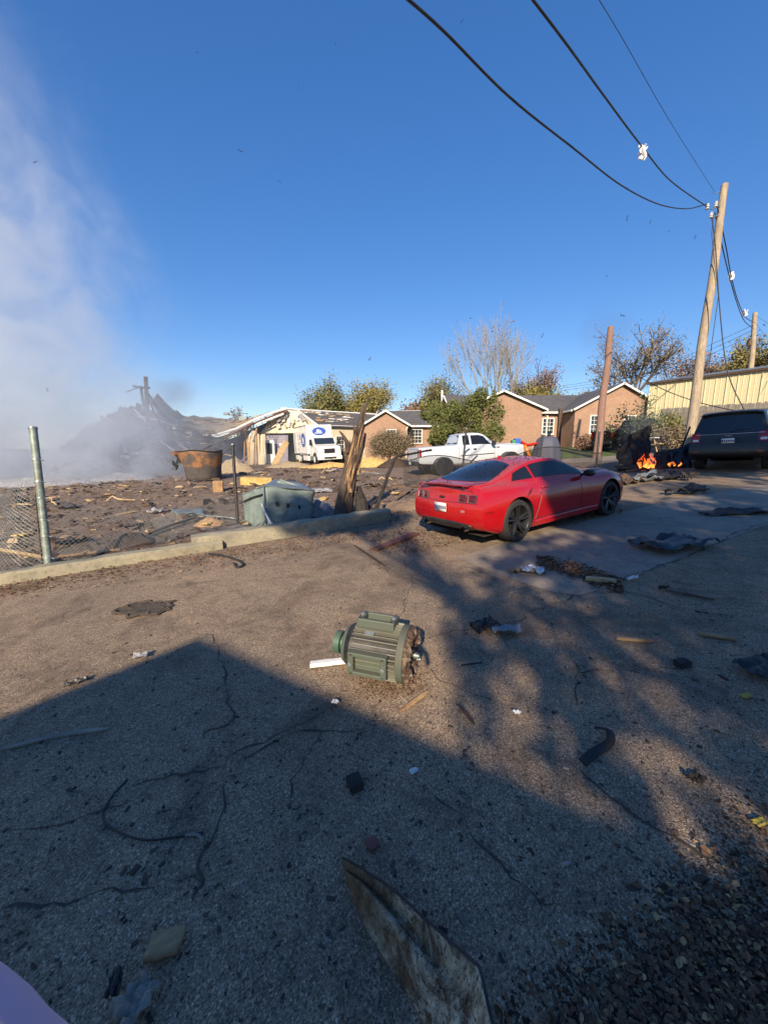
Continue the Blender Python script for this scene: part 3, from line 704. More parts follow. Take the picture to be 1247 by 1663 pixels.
# ---- dark SUV seen from behind
def suv():
    o = G(1178, 768).xy; hd = R(41); o = o + Vector((math.cos(hd), math.sin(hd))) * 1.1
    P = dict(x0=-1.12, x1=4.1, wr=.41, endlen=.95, bowR=.05, bowF=.12,
        endR=[.08, .08, .06, -.08, -.06, .02, .05, .07, .26, .24, .22, .20], endF=[0] * 12,
        zs=[(-1.12, .50), (-.8, .40), (0, .36), (4.1, .36)], ysill=[(-1.12, .90), (-.8, .95), (3.4, .95), (4.1, .75)],
        ylow=[(-1.12, .97), (-.8, 1.0), (3.2, 1.0), (4.1, .82)], zlow=[(-1.12, .58), (4, .55)],
        ymid=[(-1.12, .97), (-.8, 1.01), (3.2, 1.01), (4.1, .83)], zmid=[(-1.12, .85), (4, .85)],
        ysh=[(-1.12, .955), (-.8, 1.0), (3.2, .98), (4.1, .82)], zsh=[(-1.12, 1.10), (3, 1.08), (4.1, 1.0)],
        ybelt=[(-1.12, .93), (-.8, .965), (2.6, .95), (3.2, .93), (4.1, .78)], zbelt=[(-1.12, 1.22), (2.4, 1.18), (3.2, 1.14), (4.1, 1.02)],
        ledge=[(-1.12, .02), (2.2, .03), (2.7, .12), (4.1, .2)],
        yrr=[(-1.12, .73), (-.8, .74), (1.6, .74), (2.4, .80), (2.9, .70), (4.1, .5)],
        zrr=[(-1.12, 1.83), (-.8, 1.87), (.8, 1.90), (1.5, 1.82), (2.3, 1.32), (2.6, 1.22), (3.4, 1.17), (4.1, 1.06)],
        zc=[(-1.12, 1.90), (-.8, 1.93), (.8, 1.95), (1.5, 1.89), (2.3, 1.36), (2.6, 1.25), (3.4, 1.2), (4.1, 1.08)])
    c = Car('suv', frame_on(o.x, o.y, hd, .01), P, 'black_paint', 'large black SUV seen from behind beside the burning debris', 'suv')
    c.body((0, 3.1), .455, ywell=.6)
    for sd in (-1, 1):
        c.glass_side(-.86, -.02, sd, 'tint_blue', name='quarter_window', slantA=.16); c.glass_side(.05, .95, sd, 'tint_blue', name='rear_door_window'); c.glass_side(1.02, 2.1, sd, 'tint_blue', name='front_door_window', slantB=-.4)
        for x in (.0, .98, 1.95): c.line('door_gap', [c.side(x, z, sd, .001) for z in (.6, .8, 1.0, 1.15)], .005)
        for x in (.12, 1.1): c.patch('door_handle', 'chrome', lambda u, w, x=x, sd=sd: c.side(x + .2 * u, 1.05 + .03 * w, sd, .03), 3, 2, solid=.01)
        c.patch('tail_lamp', 'lamp_red', lambda u, w, sd=sd: c.end(sd * (.70 + .235 * u), .98 + .30 * w, True, .012), 6, 6)
        c.patch('lamp_wrap', 'lamp_red', lambda u, w, sd=sd: c.side(-1.08 + .24 * u * (1 - .3 * w), .98 + .27 * w, sd, .008), 6, 6)
        c.patch('lamp_lens', 'lamp_clear', lambda u, w, sd=sd: c.end(sd * (.74 + .15 * u), 1.02 + .07 * w, True, .018), 2, 2)
        m_ = MB(); m_.box((2.05, sd * 1.10, 1.25), (.12, .22, .17)); m_.build('mirror', 'black_paint', c.root, bevel=.03)
        for ax in (0, 3.1): c.wheel(ax, sd, .41, .28, .86, 6, 'alloy', .68, twin=False)
        c.patch('reflector', 'lamp_red', lambda u, w, sd=sd: c.end(sd * (.70 + .14 * u), .66 + .035 * w, True, .012), 2, 2)
        c.patch('running_board', 'black_plastic', lambda u, w, sd=sd: Vector((.55 + 2.0 * u, sd * (.90 + .16 * w), .40 - .02 * w)), 4, 2, solid=.04)
    def rg(u, w):
        y = (2 * u - 1) * (.80 - .13 * w); return c.end(y, 1.27 + .50 * w, True, .010)
    c.patch('rear_window', 'tint_glass', rg, 12, 10)
    c.patch('chrome_bar', 'chrome', lambda u, w: c.end(-.82 + 1.64 * u, 1.225 + .018 * w, True, .014), 12, 1, solid=.006)
    c.patch('plate_recess', 'dark_metal', lambda u, w: c.end((2 * u - 1) * (.40 - .07 * w), .94 + .16 * w, True, .008), 6, 3)
    pl = c.patch('licence_plate', 'white_paint', lambda u, w: Vector((c.end(0, 1.0).x - .02, -.155 + .31 * u, .945 + .15 * w)), 1, 1, solid=.004)
    plate_marks(pl, 6, (c.end(0, 1.0).x - .026, 0, 1.02), .085, FACE_REAR, 'plate_blue')
    c.patch('bumper', 'black_paint', lambda u, w: c.end(-.92 + 1.84 * u, .52 + .25 * w, True, .010), 14, 5)
    bd = MB(); bd.box((c.end(0, 1.17).x - .012, 0, 1.17), (.01, .17, .045)); bd.build('badge', 'chrome', c.root, bevel=.01)
    sp = MB(); sp.grid(lambda u, w: Vector((-1.04 + .30 * w + .05 * (2 * u - 1) ** 2, (2 * u - 1) * .74, 1.885 + .035 * w - .06 * (2 * u - 1) ** 4)), 16, 4); sp.build('roof_spoiler', 'black_paint', c.root, smooth=True, solid=.03)
    wp = MB(); wp.tube([c.end(-.02, 1.30, True, .03), c.end(-.25, 1.34, True, .025), c.end(-.5, 1.36, True, .02)], .012, 5); wp.build('wiper', 'black_plastic', c.root)
    c.patch('underbody', 'char', lambda u, w: Vector((-.9 + 4.7 * u, -.55 + 1.1 * w, .36)), 2, 2)
suv()

# ---- pickups
def pickup(name, mtx, paint, label, glassm='tint_glass', badge=None):
    P = dict(x0=-1.12, x1=4.55, wr=.39, endlen=.25, bowR=.02, bowF=.10, endR=[.05, .05, .03, 0, 0, 0, 0, 0, 0, 0, 0, 0], endF=[0] * 12,
        zs=[(-1.25, .62), (-.6, .56), (1, .48), (3.8, .48), (4.55, .55)], ysill=[(-1.25, .92), (4.1, .92), (4.55, .80)],
        ylow=[(-1.25, .97), (4.0, .97), (4.55, .84)], zlow=[(-1.25, .70), (4.5, .65)],
        ymid=[(-1.25, .985), (4.0, .985), (4.55, .85)], zmid=[(-1.25, .95), (4.5, .92)],
        ysh=[(-1.25, .97), (3.9, .97), (4.55, .84)], zsh=[(-1.25, 1.15), (3.6, 1.10), (4.55, 1.06)],
        ybelt=[(-1.25, .95), (3.2, .93), (4.55, .78)], zbelt=[(-1.25, 1.34), (.93, 1.34), (1.0, 1.28), (2.9, 1.24), (4.55, 1.16)],
        ledge=[(-1.25, .05), (.9, .05), (1.0, .02), (2.6, .02), (3.2, .14), (4.55, .2)],
        yrr=[(-1.25, .85), (.93, .85), (.99, .72), (1.2, .70), (2.0, .69), (2.4, .72), (3.0, .80), (3.15, .70), (4.55, .55)],
        zrr=[(-1.25, 1.35), (.93, 1.35), (.985, 1.50), (1.10, 1.80), (1.3, 1.87), (2.0, 1.87), (2.3, 1.80), (2.95, 1.34), (3.15, 1.27), (4.0, 1.23), (4.55, 1.18)],
        zc=[(-1.25, 1.33), (.93, 1.33), (.985, 1.55), (1.10, 1.86), (1.3, 1.935), (2.0, 1.945), (2.3, 1.87), (2.95, 1.40), (3.15, 1.32), (4.0, 1.28), (4.55, 1.2)])
    c = Car(name, mtx, P, paint, label, 'pickup truck')
    c.body((0, 3.55), .47, nx=150, ywell=.6)
    for sd in (-1, 1):
        c.glass_side(1.19, 1.55, sd, glassm, name='rear_side_window', slantA=.03); c.glass_side(1.66, 2.78, sd, glassm, name='door_window', slantB=-.42, w1=7.88)
        for x in (.955, 1.12, 1.60, 2.85): c.line('panel_gap', [c.side(x, z, sd, .001) for z in (.66, .8, 1.0, 1.15, 1.25)], .007)
        c.patch('door_handle', 'black_plastic', lambda u, w, sd=sd: c.side(1.70 + .16 * u, 1.08 + .07 * w, sd, .02), 3, 2, solid=.01)
        c.patch('tail_lamp', 'lamp_red', lambda u, w, sd=sd: c.side(-1.115 + .12 * u, .93 + .36 * w, sd, .008), 4, 6)
        c.patch('tail_lamp', 'lamp_red', lambda u, w, sd=sd: c.end(sd * (.80 + .155 * u), .93 + .36 * w, True, .008), 4, 6)
        c.patch('belt_moulding', 'black_plastic', lambda u, w, sd=sd: c.side(-.7 + .01 + 1.6 * u if False else 1.0 + 1.85 * u, .82 + .04 * w, sd, .008), 16, 1)
        mr = MB(); mr.box((2.72, sd * 1.15, 1.36), (.12, .24, .20)); mr.tube([(2.74, sd * .92, 1.28), (2.72, sd * 1.06, 1.33)], .02, 5); mr.build('mirror', 'black_plastic', c.root, bevel=.03)
        for ax in (0, 3.55): c.wheel(ax, sd, .39, .27, .85, 5, 'alloy', .64, twin=False)
        fl = MB(); fl.tube([c.side(.0 + .48 * math.cos(q), .40 + .48 * math.sin(q), sd, .0) for q in [R(12 + 13 * k) for k in range(13)]], .02, 6); fl.build('arch_lip', paint, c.root, smooth=True)
        c.patch('head_lamp', 'lamp_clear', lambda u, w, sd=sd: c.end(sd * (.50 + .25 * u), .90 + .2 * w, False, .01), 3, 3)
    def bw(u, w): y = (2 * u - 1) * (.74 - .06 * w); return c.S(.99 + .10 * w, 8.0) * 0 + Vector((.955 + .13 * w, y, 1.42 + .42 * w))
    c.patch('back_window', glassm, bw, 8, 5)
    c.glass_top(2.22, 2.98, glassm, 9.2, 9.2, 'windscreen', .05, -.15)
    c.line('tailgate_gap', [c.end(y, 1.31, True, .002) for y in (-.76, 0, .76)], .006); c.line('tailgate_gap', [c.end(y, .80, True, .002) for y in (-.76, 0, .76)], .006)
    bp = MB(); bp.box((-1.22, 0, .62), (.18, 1.9, .20)); bp.build('rear_bumper', 'dark_metal', c.root, bevel=.03)
    pl = MB(); pl.box((-1.315, 0, .64), (.01, .31, .15)); pl.build('licence_plate', 'white_paint', c.root)
    c.patch('grille', 'black_plastic', lambda u, w: c.end(-.48 + .96 * u, .80 + .32 * w, False, .01), 6, 4)
    fb = MB(); fb.box((4.66, 0, .60), (.16, 1.75, .24)); fb.build('front_bumper', 'dark_metal', c.root, bevel=.04)
    c.patch('underbody', 'char', lambda u, w: Vector((-1.0 + 5.2 * u, -.8 + 1.6 * w, .52)), 2, 2)
    if badge: plate_marks(c.root, badge, c.side(3.0, 1.12, -1, .012), .11, FACE_RIGHT, 'dark_metal', 'badge_lettering')
    return c
W = G(716, 771).xy; hd = R(13); lf = Vector((-math.sin(hd), math.cos(hd)))
o_ = W + lf * .85
pickup('pickup_truck', frame_on(o_.x, o_.y, hd, .01), 'white_car', 'white extended-cab pickup truck behind the sagging chain-link fence', badge=4)
p = at(1040, 700, 25.5); hd = R(12)
pickup('pickup_truck', frame_on(p.x - 1.5, p.y, hd, .01), 'black_paint', 'dark pickup truck half hidden by smoke in front of the wooden fence')
# ---------------------------------------------------------------- houses and large buildings
def window(parent, fm, x, z, wd, ht, out, grille=True):
    """window on a wall: fm(x, depth, z) maps wall coordinates to the thing's space"""
    def bx(mb, x0, x1, d0, d1, z0, z1): mb.add([fm(a, b, c) for a in (x0, x1) for b in (d0, d1) for c in (z0, z1)], [(0, 1, 3, 2), (4, 6, 7, 5), (0, 4, 5, 1), (2, 3, 7, 6), (0, 2, 6, 4), (1, 5, 7, 3)])
    h = wd / 2
    f = MB(); bx(f, x - h - .09, x - h, 0, .07, z - .09, z + ht + .09); bx(f, x + h, x + h + .09, 0, .07, z - .09, z + ht + .09); bx(f, x - h, x + h, 0, .068, z + ht, z + ht + .09)
    fo = f.build('window', 'white_trim', parent)
    s = MB(); bx(s, x - h - .12, x + h + .12, 0, .12, z - .10, z); s.build('sill', 'white_trim', fo)
    s = MB(); bx(s, x - h, x + h, .004, .02, z, z + ht); s.build('pane', 'pane_dark', fo)
    s = MB(); bx(s, x - h, x + h, .021, .05, z + ht / 2 - .03, z + ht / 2 + .03)
    if grille:
        for k in (-1, 1): bx(s, x + k * wd / 6 - .013, x + k * wd / 6 + .013, .021, .034, z, z + ht)
        for q in (.25, .75): bx(s, x - h, x + h, .021, .0345, z + ht * q - .013, z + ht * q + .013)
    s.build('sash', 'white_trim', fo)
    return fo
def slab_quad(a, b, c, d, th):
    a, b, c, d = map(Vector, (a, b, c, d)); n = (b - a).cross(d - a).normalized()
    if n.z < 0: n = -n
    vs = [a, b, c, d] + [q - n * th for q in (a, b, c, d)]
    return vs, [(0, 1, 2, 3), (7, 6, 5, 4), (0, 4, 5, 1), (1, 5, 6, 2), (2, 6, 7, 3), (3, 7, 4, 0)]
def front_gable_house(name, org, rz, main, wings, ez, label, base=0., roofm='shingle', wallm='brick_wall'):
    """local x right, y away from the viewer; main = (x0, x1, y0, y1, ridge_z); wings = [(xc, half, y_front, ridge_z)]"""
    r = empty(name, rot_z(org, rz), label, 'house')
    x0, x1, y0, y1, rzd = main; ym = (y0 + y1) / 2; B = -1.2
    wl = MB(); poly = [(y0, B), (y1, B), (y1, ez), (ym, rzd - .12), (y0, ez)]
    wl.prism(poly, x1 - x0, lambda a, b, h: Vector((x0 + h, a, b))); wl.build('wall', wallm, r)
    ov = .35
    sl = (rzd - ez) / (ym - y0)
    for sgn, ye in ((1, y0 - ov), (-1, y1 + ov)):
        ze = ez - sl * ov + .06
        mb = MB(); mb.add(*slab_quad((x0 - ov, ye, ze), (x1 + ov, ye, ze), (x1 + ov, ym, rzd + .06), (x0 - ov, ym, rzd + .06), .12)); ro = mb.build('roof', roofm, r)
        g = MB(); g.box(((x0 + x1) / 2, ye - sgn * .06, ze - .08), (x1 - x0 + 2 * ov, .12, .16)); g.build('gutter', 'white_trim', ro)
        for xe in (x0 - ov - .02, x1 + ov + .02):
            g = MB(); g.tube([(xe, ye, ze - .09), (xe, ym, rzd - .03)], .10, 4); g.build('rake_board', 'white_trim', ro)
    v = MB(); v.tube([((x0 + x1) / 2, ym + .5, rzd - .3), ((x0 + x1) / 2, ym - .8 + .3, rzd + .35)], .06, 6)
    for (xc, hf, yf, wz) in wings:
        w = MB(); w.prism([(xc - hf, B), (xc + hf, B), (xc + hf, ez), (xc, wz - .12), (xc - hf, ez)], ym - yf, lambda a, b, h: Vector((a, yf + h, b))); w.build('wing_wall', wallm, r)
        s2 = (wz - ez) / hf
        for sg in (-1, 1):
            xe = xc + sg * (hf + ov); ze = ez - s2 * ov + .065
            mb = MB(); mb.add(*slab_quad((xe, yf - ov, ze), (xc, yf - ov, wz + .065), (xc, ym, wz + .065), (xe, ym, ze), .12)); ro = mb.build('wing_roof', roofm, r)
            g = MB(); g.add(*slab_quad((xe, yf - ov - .05, ze + .02), (xc, yf - ov - .05, wz + .085), (xc, yf - ov + .0, wz + .085), (xe, yf - ov + .0, ze + .02), .15)); g.build('rake_board', 'white_trim', ro)
            g = MB(); g.box((xe + sg * .05, (yf - ov + y0) / 2, ze - .08), (.12, y0 - yf + .1, .15)); g.build('gutter', 'white_trim', ro)
        f = MB(); f.box((xc, yf - .03, B / 2 + base / 2), (2 * hf + .06, .06, base - B)); f.build('foundation', 'concrete', r)
    return r
# right-hand brick house
T = 34.0; A = at(884, 728, T); gz = A.z
def hx(px): return (px - 884) * T / FPX
hR = front_gable_house('brick_house', Vector((A.x, A.y, gz)), R(0), (hx(744), hx(1075), 2.4, 11.0, 5.35), [(hx(812), hx(876) - hx(812), 0.0, 4.85), (hx(997), hx(997) - hx(927), -.2, 5.45)], 3.42,
    'red brick house with white gutters behind the brown utility pole', .05)
fr = lambda yw: (lambda x, d, z: Vector((x, yw - d, z)))
window(hR, fr(2.4), hx(905), 1.35, .95, 1.35, 1); window(hR, fr(-.2), hx(961), 1.30, .85, 1.45, 1); window(hR, fr(-.2), hx(1015), 1.30, .85, 1.45, 1)
m_ = MB(); m_.tube([(hx(892), 2.0, 3.25), (hx(888), 2.15, 2.95), (hx(884) + .05, -.06, 2.8), (hx(884) + .02, -.07, -.1)], .05, 6); m_.build('downspout', 'white_trim', hR)
m_ = MB(); m_.box((hx(900) - .2, -1.1, 1.35), (.28, .28, 3.9)); tag(m_.build('wooden_post', 'wood_dark', None, mtx=Matrix.Translation(A)), 'dark brown square post standing before the recessed brick house window', 'post')
m_ = MB(); m_.tube([(hx(905), 6.0, 4.4), (hx(905), 6.0, 5.1)], .06, 8); m_.build('vent_pipe', 'galv', hR)
# left-hand brick house
T2 = 37.0; A2 = at(640, 745, T2)
def hx2(px): return (px - 640) * T2 / FPX
zz = tz(A2.x, A2.y)
ez2 = at(640, 689, T2).z - zz
hL = front_gable_house('brick_house', Vector((A2.x, A2.y, zz)), R(-4), (hx2(612), hx2(760), 1.2, 8.6, ez2 + 1.6), [(hx2(627), hx2(660) - hx2(627), -.6, ez2 + 1.15)], ez2,
    'low brick house with dark roof behind the bare brown bush', .05)
window(hL, fr(1.2), hx2(676), ez2 - 1.75, .95, 1.25, 1); window(hL, fr(-.6), hx2(636), ez2 - 1.8, .8, 1.2, 1)
m_ = MB(); m_.tube([(hx2(662), -.55, ez2 - .2), (hx2(660), -.66, ez2 - .5), (hx2(660), -.67, .1)], .05, 6); m_.build('downspout', 'white_trim', hL)
# far white roofs
for (px, py, t, wd, lab) in ((655, 668, 62, 5.0, 'far flat white roof left of the leaning street pole'), (688, 669, 66, 4.6, 'far flat white roof behind the round green tree')):
    q = at(px, py, t); b_ = empty('distant_building', rot_z(Vector((q.x, q.y, tz(q.x, q.y))), R(-6)), lab, 'building')
    h = q.z - tz(q.x, q.y); m_ = MB(); m_.box((0, 2, h / 2 - .2), (wd, 4, h - .4)); m_.build('wall', 'cream_wall', b_)
    m_ = MB(); m_.box((0, 2, h - .05), (wd + .6, 4.6, .3)); m_.build('roof', 'white_paint', b_)

# yellow metal shed with panels, and the board fence before it
def shed():
    a = at(1046, 700, 33); b = at(1330, 700, 24.5); a.z = b.z = 0; d = (b - a).normalized(); ln = (b - a).length
    zt0 = at(1046, 626, 33).z; zt1 = at(1330, 590, 24.5).z; z0 = tz(a.x, a.y) - .5; top = (zt0 + zt1) / 2
    rz = math.atan2(d.y, d.x); r = empty('metal_building', rot_z(Vector((a.x, a.y, 0)), rz), 'long yellow ribbed metal building behind the wooden fence', 'building')
    m_ = MB(); m_.box((ln / 2, 5.06, (top + z0) / 2), (ln, 10, top - z0)); m_.build('wall', 'yellow_metal', r)
    n = int(ln / .62); base = None
    pm = MB(); w = ln / n; prof = [(0, 0), (.03, .05), (.07, .05), (.10, 0), (w * .5 - .03, 0), (w * .5 - .01, .02), (w * .5 + .01, .02), (w * .5 + .03, 0), (w - .006, 0)]
    for x, dd in prof: pm.v += [(x, -dd, z0), (x, -dd, top - .02)]
    for k in range(len(prof) - 1): pm.f.append((2 * k, 2 * k + 2, 2 * k + 3, 2 * k + 1))
    rnd = random.Random(3)
    for k in range(n):
        if base is None: base = pm.build('wall_panel', 'yellow_metal', r); o = base
        else: o = child_copy(base, r)
        o.location = (k * w, .03 + rnd.uniform(-.008, .008), 0)
    m_ = MB(); m_.box((ln / 2, -.08, top + .02), (ln + .3, .22, .16)); m_.build('eave_trim', 'wood_dark', r)
    m_ = MB(); m_.add(*slab_quad((-.2, -.15, top + .12), (ln + .2, -.15, top + .12), (ln + .2, 5, top + 1.0), (-.2, 5, top + 1.0), .06)); m_.build('roof', 'galv', r)
shed()
def board_fence():
    a = at(1072, 700, 30.5); b = at(1330, 700, 22.5); a.z = b.z = 0; d = (b - a).normalized(); ln = (b - a).length; rz = math.atan2(d.y, d.x)
    r = empty('wooden_fence', rot_z(Vector((a.x, a.y, 0)), rz), 'weathered grey board fence below the yellow metal building', 'fence')
    rnd = random.Random(8); n = int(ln / .145); protos = []
    for k in range(4):
        h = 1.9 + rnd.uniform(-.03, .03); m_ = MB(); m_.prism([(-.068, -.6), (.068, -.6), (.068, h - .03), (.04, h), (-.04, h), (-.068, h - .03)], .02, lambda p, q, e: Vector((p, -e, q)))
        o = m_.build('board', 'wood_grey', r); o.location = (0, 0, -50); protos.append(o)
    zt0 = at(1072, 664, 30.5).z; zt1 = at(1330, 648, 22.5).z; used = set()
    for k in range(n):
        x = k * .145; i = rnd.randrange(4); o = protos[i] if i not in used else child_copy(protos[i], r); used.add(i)
        o.location = (x, rnd.uniform(-.006, .006), zt0 + (zt1 - zt0) * x / ln - 1.9 + rnd.uniform(-.02, .02)); o.rotation_euler = (rnd.uniform(-.01, .01), rnd.uniform(-.006, .006), 0)
    for z in (.3, 1.45):
        m_ = MB(); m_.add([(0, .01, zt0 - 1.9 + z), (ln, .01, zt1 - 1.9 + z), (ln, .05, zt1 - 1.9 + z), (0, .05, zt0 - 1.9 + z), (0, .01, zt0 - 1.8 + z), (ln, .01, zt1 - 1.8 + z), (ln, .05, zt1 - 1.8 + z), (0, .05, zt0 - 1.8 + z)], [(0, 1, 5, 4), (3, 2, 6, 7), (4, 5, 6, 7), (0, 1, 2, 3)]); m_.build('rail', 'wood_grey', r)
    for k in range(int(ln / 2.4) + 1):
        x = k * 2.4; z = zt0 + (zt1 - zt0) * x / ln; m_ = MB(); m_.box((x, .11, z - 1.3), (.1, .1, 2.5)); m_.build('post', 'wood_grey', r)
board_fence()

# ---------------------------------------------------------------- the wrecked hall
def hall():
    E_ = at(517, 691, 40.5); u = Vector((-.6, .8, 0)); a = Vector((.8, .6, 0)); g = Vector((E_.x, E_.y, tz(E_.x, E_.y)))
    M4 = Matrix((u.to_4d(), a.to_4d(), (0, 0, 1, 0), (0, 0, 0, 1))).transposed(); M4[3] = (0, 0, 0, 1); M4.translation = g
    r = empty('wrecked_hall', M4, 'cream hall with torn gable and peeling dark roof behind the box truck', 'building')
    ez = E_.z - g.z; pk = at(484, 668, 44.5).z - g.z; W_ = 9.0; Ln = 15; B = -.6; hw = W_ / 2
    rnd = random.Random(11)
    # local: x to the left along the gable, y along the hall away, z up
    side = MB(); side.box((.1, Ln / 2, (ez + B) / 2), (.2, Ln, ez - B)); side.build('wall', 'cream_wall', r)
    w = MB(); w.prism([(0, B), (W_, B), (W_, ez), (W_ / 2, pk - .1), (0, ez)], .18, lambda p, q, h: Vector((p, -.02 + h, q))); w.build('gable_wall', 'cream_wall', r)
    # gutters, rakes, posts
    f = MB(); f.box((-.15, Ln / 2, ez - .02), (.16, Ln, .2)); f.build('gutter', 'white_trim', r)
    ro = MB(); ro.add(*slab_quad((-.35, -.1, ez - .02), (-.35, Ln, ez - .02), (hw, Ln, pk + .05), (hw, -.1, pk + .05), .12)); roof = ro.build('roof', 'shingle', r)
    ro = MB(); ro.add(*slab_quad((hw, .5, pk + .05), (hw, Ln, pk + .05), (W_ + .3, Ln, ez), (W_ + .3, 3.0, ez), .12)); ro.build('roof', 'shingle', r)
    f = MB(); f.tube([(hw, -2.2, pk + .09), (hw, Ln, pk + .12)], .11, 4); f.build('ridge_cap', 'white_trim', roof)
    f = MB(); f.add(*slab_quad((-.4, -.2, ez), (hw, -.2, pk + .12), (hw, -.1, pk + .12), (-.4, -.1, ez), .22)); f.build('rake_board', 'white_trim', r)
    # torn patches where shingles are gone, each a lifted flake of pale board
    for k in range(46):
        y = abs(rnd.gauss(3.0, 3.0)) * .8 + .3 ; x = rnd.uniform(.8, 4.2); z = ez + (pk - ez) * (x + .35) / (hw + .35) + .06; s = rnd.uniform(.10, .34)
        pl = MB(); pts = [(s * rnd.uniform(.5, 1.1) * math.cos(q), s * 1.8 * rnd.uniform(.5, 1.1) * math.sin(q)) for q in [2 * math.pi * i / 7 for i in range(7)]]
        tl = math.atan2(pk - ez, hw + .35)
        pl.prism(pts, .02, lambda p, q, h: Vector((x + p * math.cos(tl), y + q, z + p * math.sin(tl) + h + .01)))
        pl.build('torn_patch', 'wood_pale' if k % 3 else 'white_trim', roof)
    wroot = window(r, lambda x, dd, z: Vector((-dd, x, z)), 2.6, 1.0, .9, 1.7, 1)
    # splintered cream board on the gable
    for k in range(16):
        f = MB(); x = rnd.uniform(1.2, 6.8); f.box((x, -.12 - rnd.uniform(0, .1), rnd.uniform(2.6, 4.0)), (rnd.uniform(.1, .4), .03, rnd.uniform(.2, .8)), rot=(rnd.uniform(-.4, .4), rnd.uniform(-.6, .6), 0)); f.build('splintered_board', ('cream_wall', 'wood_pale', 'white_trim')[k % 3], r)
    return r
hall()
def ruin():
    rnd = random.Random(21)
    # sagging roof of the middle bay
    g0 = at(360, 760, 36); r = empty('collapsed_roof', Vector((g0.x, g0.y, tz(g0.x, g0.y))), 'sagging brown roof deck with bent white fascia left of the torn gable', 'building')
    inv = Matrix.Translation(-r.matrix_world.translation) if False else Matrix.Translation(-Vector((g0.x, g0.y, tz(g0.x, g0.y))))
    Lc = lambda v: inv @ v
    fe = [at(*p) for p in ((466, 664, 41), (440, 672, 40.5), (415, 682, 40), (385, 697, 39), (350, 708, 38), (320, 709, 37), (290, 703, 36), (268, 690, 35), (246, 655, 33.5))]
    be = [at(*p) for p in ((455, 664, 49), (430, 672, 49), (405, 681, 49), (380, 681, 48), (350, 678, 46), (320, 676, 45), (295, 675, 43), (275, 660, 41), (255, 640, 39))]
    def roofpt(u, v):
        i = min(int(u * 8), 7); t = u * 8 - i; a = fe[i].lerp(fe[i + 1], t); b = be[i].lerp(be[i + 1], t); p = a.lerp(b, v)
        p.z += .22 * mnoise.noise(p * .9); return Lc(p)
    m_ = MB(); m_.grid(lambda u, v: roofpt(u, v), 40, 14); m_.build('roof_deck', 'tan_board', r, solid=.08)
    f = MB(); f.tube([Lc(p + Vector((0, -.05, .05))) for p in fe[:8]], .13, 6); f.build('fascia', 'white_trim', r)
    f = MB(); f.tube([Lc(p + Vector((.0, -.02, -.28))) for p in fe[:5]], .10, 6); f.build('fascia', 'wood_red', r)
    f = MB(); f.tube([Lc(at(*p)) for p in ((415, 690, 40.1), (440, 680, 40.3), (461, 672, 40.5))], .10, 5); f.build('beam', 'white_trim', r)
    f = MB(); f.tube([Lc(at(*p)) for p in ((342, 722, 37.6), (375, 706, 38.4), (412, 687, 39.6))], .11, 5); f.build('beam', 'wood_red', r)
    for k in range(70):                                                    # loose boards lying on the deck
        u, v = rnd.uniform(.25, .95), rnd.uniform(.05, .95); p = roofpt(u, v); q = roofpt(min(1, u + .02), v); d = (q - p).normalized(); an = math.atan2(d.y, d.x) + rnd.uniform(-.35, .35)
        b = MB(); b.box((0, 0, 0), (rnd.uniform(.5, 2.2), rnd.uniform(.1, .3), .05)); o = b.build('loose_board', rnd.choice(('wood_pale', 'tan_board', 'wood_raw', 'wood_dark', 'ash')), r)
        o.matrix_local = Matrix.Translation(p + Vector((0, 0, .1))) @ Euler((rnd.uniform(-.12, .12), -math.asin(max(-1, min(1, d.z))), an)).to_matrix().to_4x4()
    # walls under it: torn grey-blue siding, bare studs
    wl = MB(); pts = [at(*p) for p in ((365, 762, 42.6), (440, 762, 42.6), (440, 684, 42.6), (430, 688, 42.6), (412, 696, 42.6), (388, 708, 42.6), (365, 716, 42.6))]
    wl.v = [tuple(Lc(p)) for p in pts]; wl.f = [tuple(range(7))]; wl.build('back_wall', 'grey_siding', r, solid=.15)
    tp = MB(); tp.v = [tuple(Lc(at(a, b, 41.8))) for a, b in ((422, 704), (432, 694), (440, 691), (438, 684), (446, 680), (443, 673), (452, 669), (458, 666), (486, 668), (500, 690), (500, 703))]; tp.f = [tuple(range(11))]; tp.build('torn_wall', 'cream_wall', r, solid=.14)
    for k in range(14):
        px, py = rnd.uniform(430, 495), rnd.uniform(676, 700); o = MB().box((0, 0, 0), (rnd.uniform(.15, .5), .04, rnd.uniform(.3, .9))).build('splintered_board', ('cream_wall', 'wood_pale', 'white_trim', 'ash')[k % 4], r); o.matrix_local = rot_z(Lc(at(px, py, 41.4)), rnd.uniform(-.3, .3), rnd.uniform(-.3, .3), rnd.uniform(-.7, .7))
    for k in range(13):
        y0, y1 = 704 + k * 4.1, 704 + k * 4.1 + 3.9; a_, b_ = Lc(at(425, y1, 42.2)), Lc(at(468, y0, 42.2)); MB().box(((a_.x + b_.x) / 2, a_.y, (a_.z + b_.z) / 2), (b_.x - a_.x, .05, b_.z - a_.z), rot=(.05, 0, 0)).build('siding_board', 'grey_siding', r)
    a_ = Lc(at(439.5, 757, 41.8)); b_ = Lc(at(439.5, 715, 41.8)); dh = b_.z - a_.z
    do = MB().box((a_.x, a_.y, a_.z + dh / 2), (1.05, .06, dh)).build('door', 'white_trim', r); MB().box((a_.x, a_.y - .04, a_.z + dh * .68), (.6, .03, dh * .42)).build('pane', 'pane_dark', do)
    s_ = Lc(at(456, 722, 41.9)); MB().box(tuple(s_), (.28, .03, .26)).build('wall_sign', 'white_trim', r)
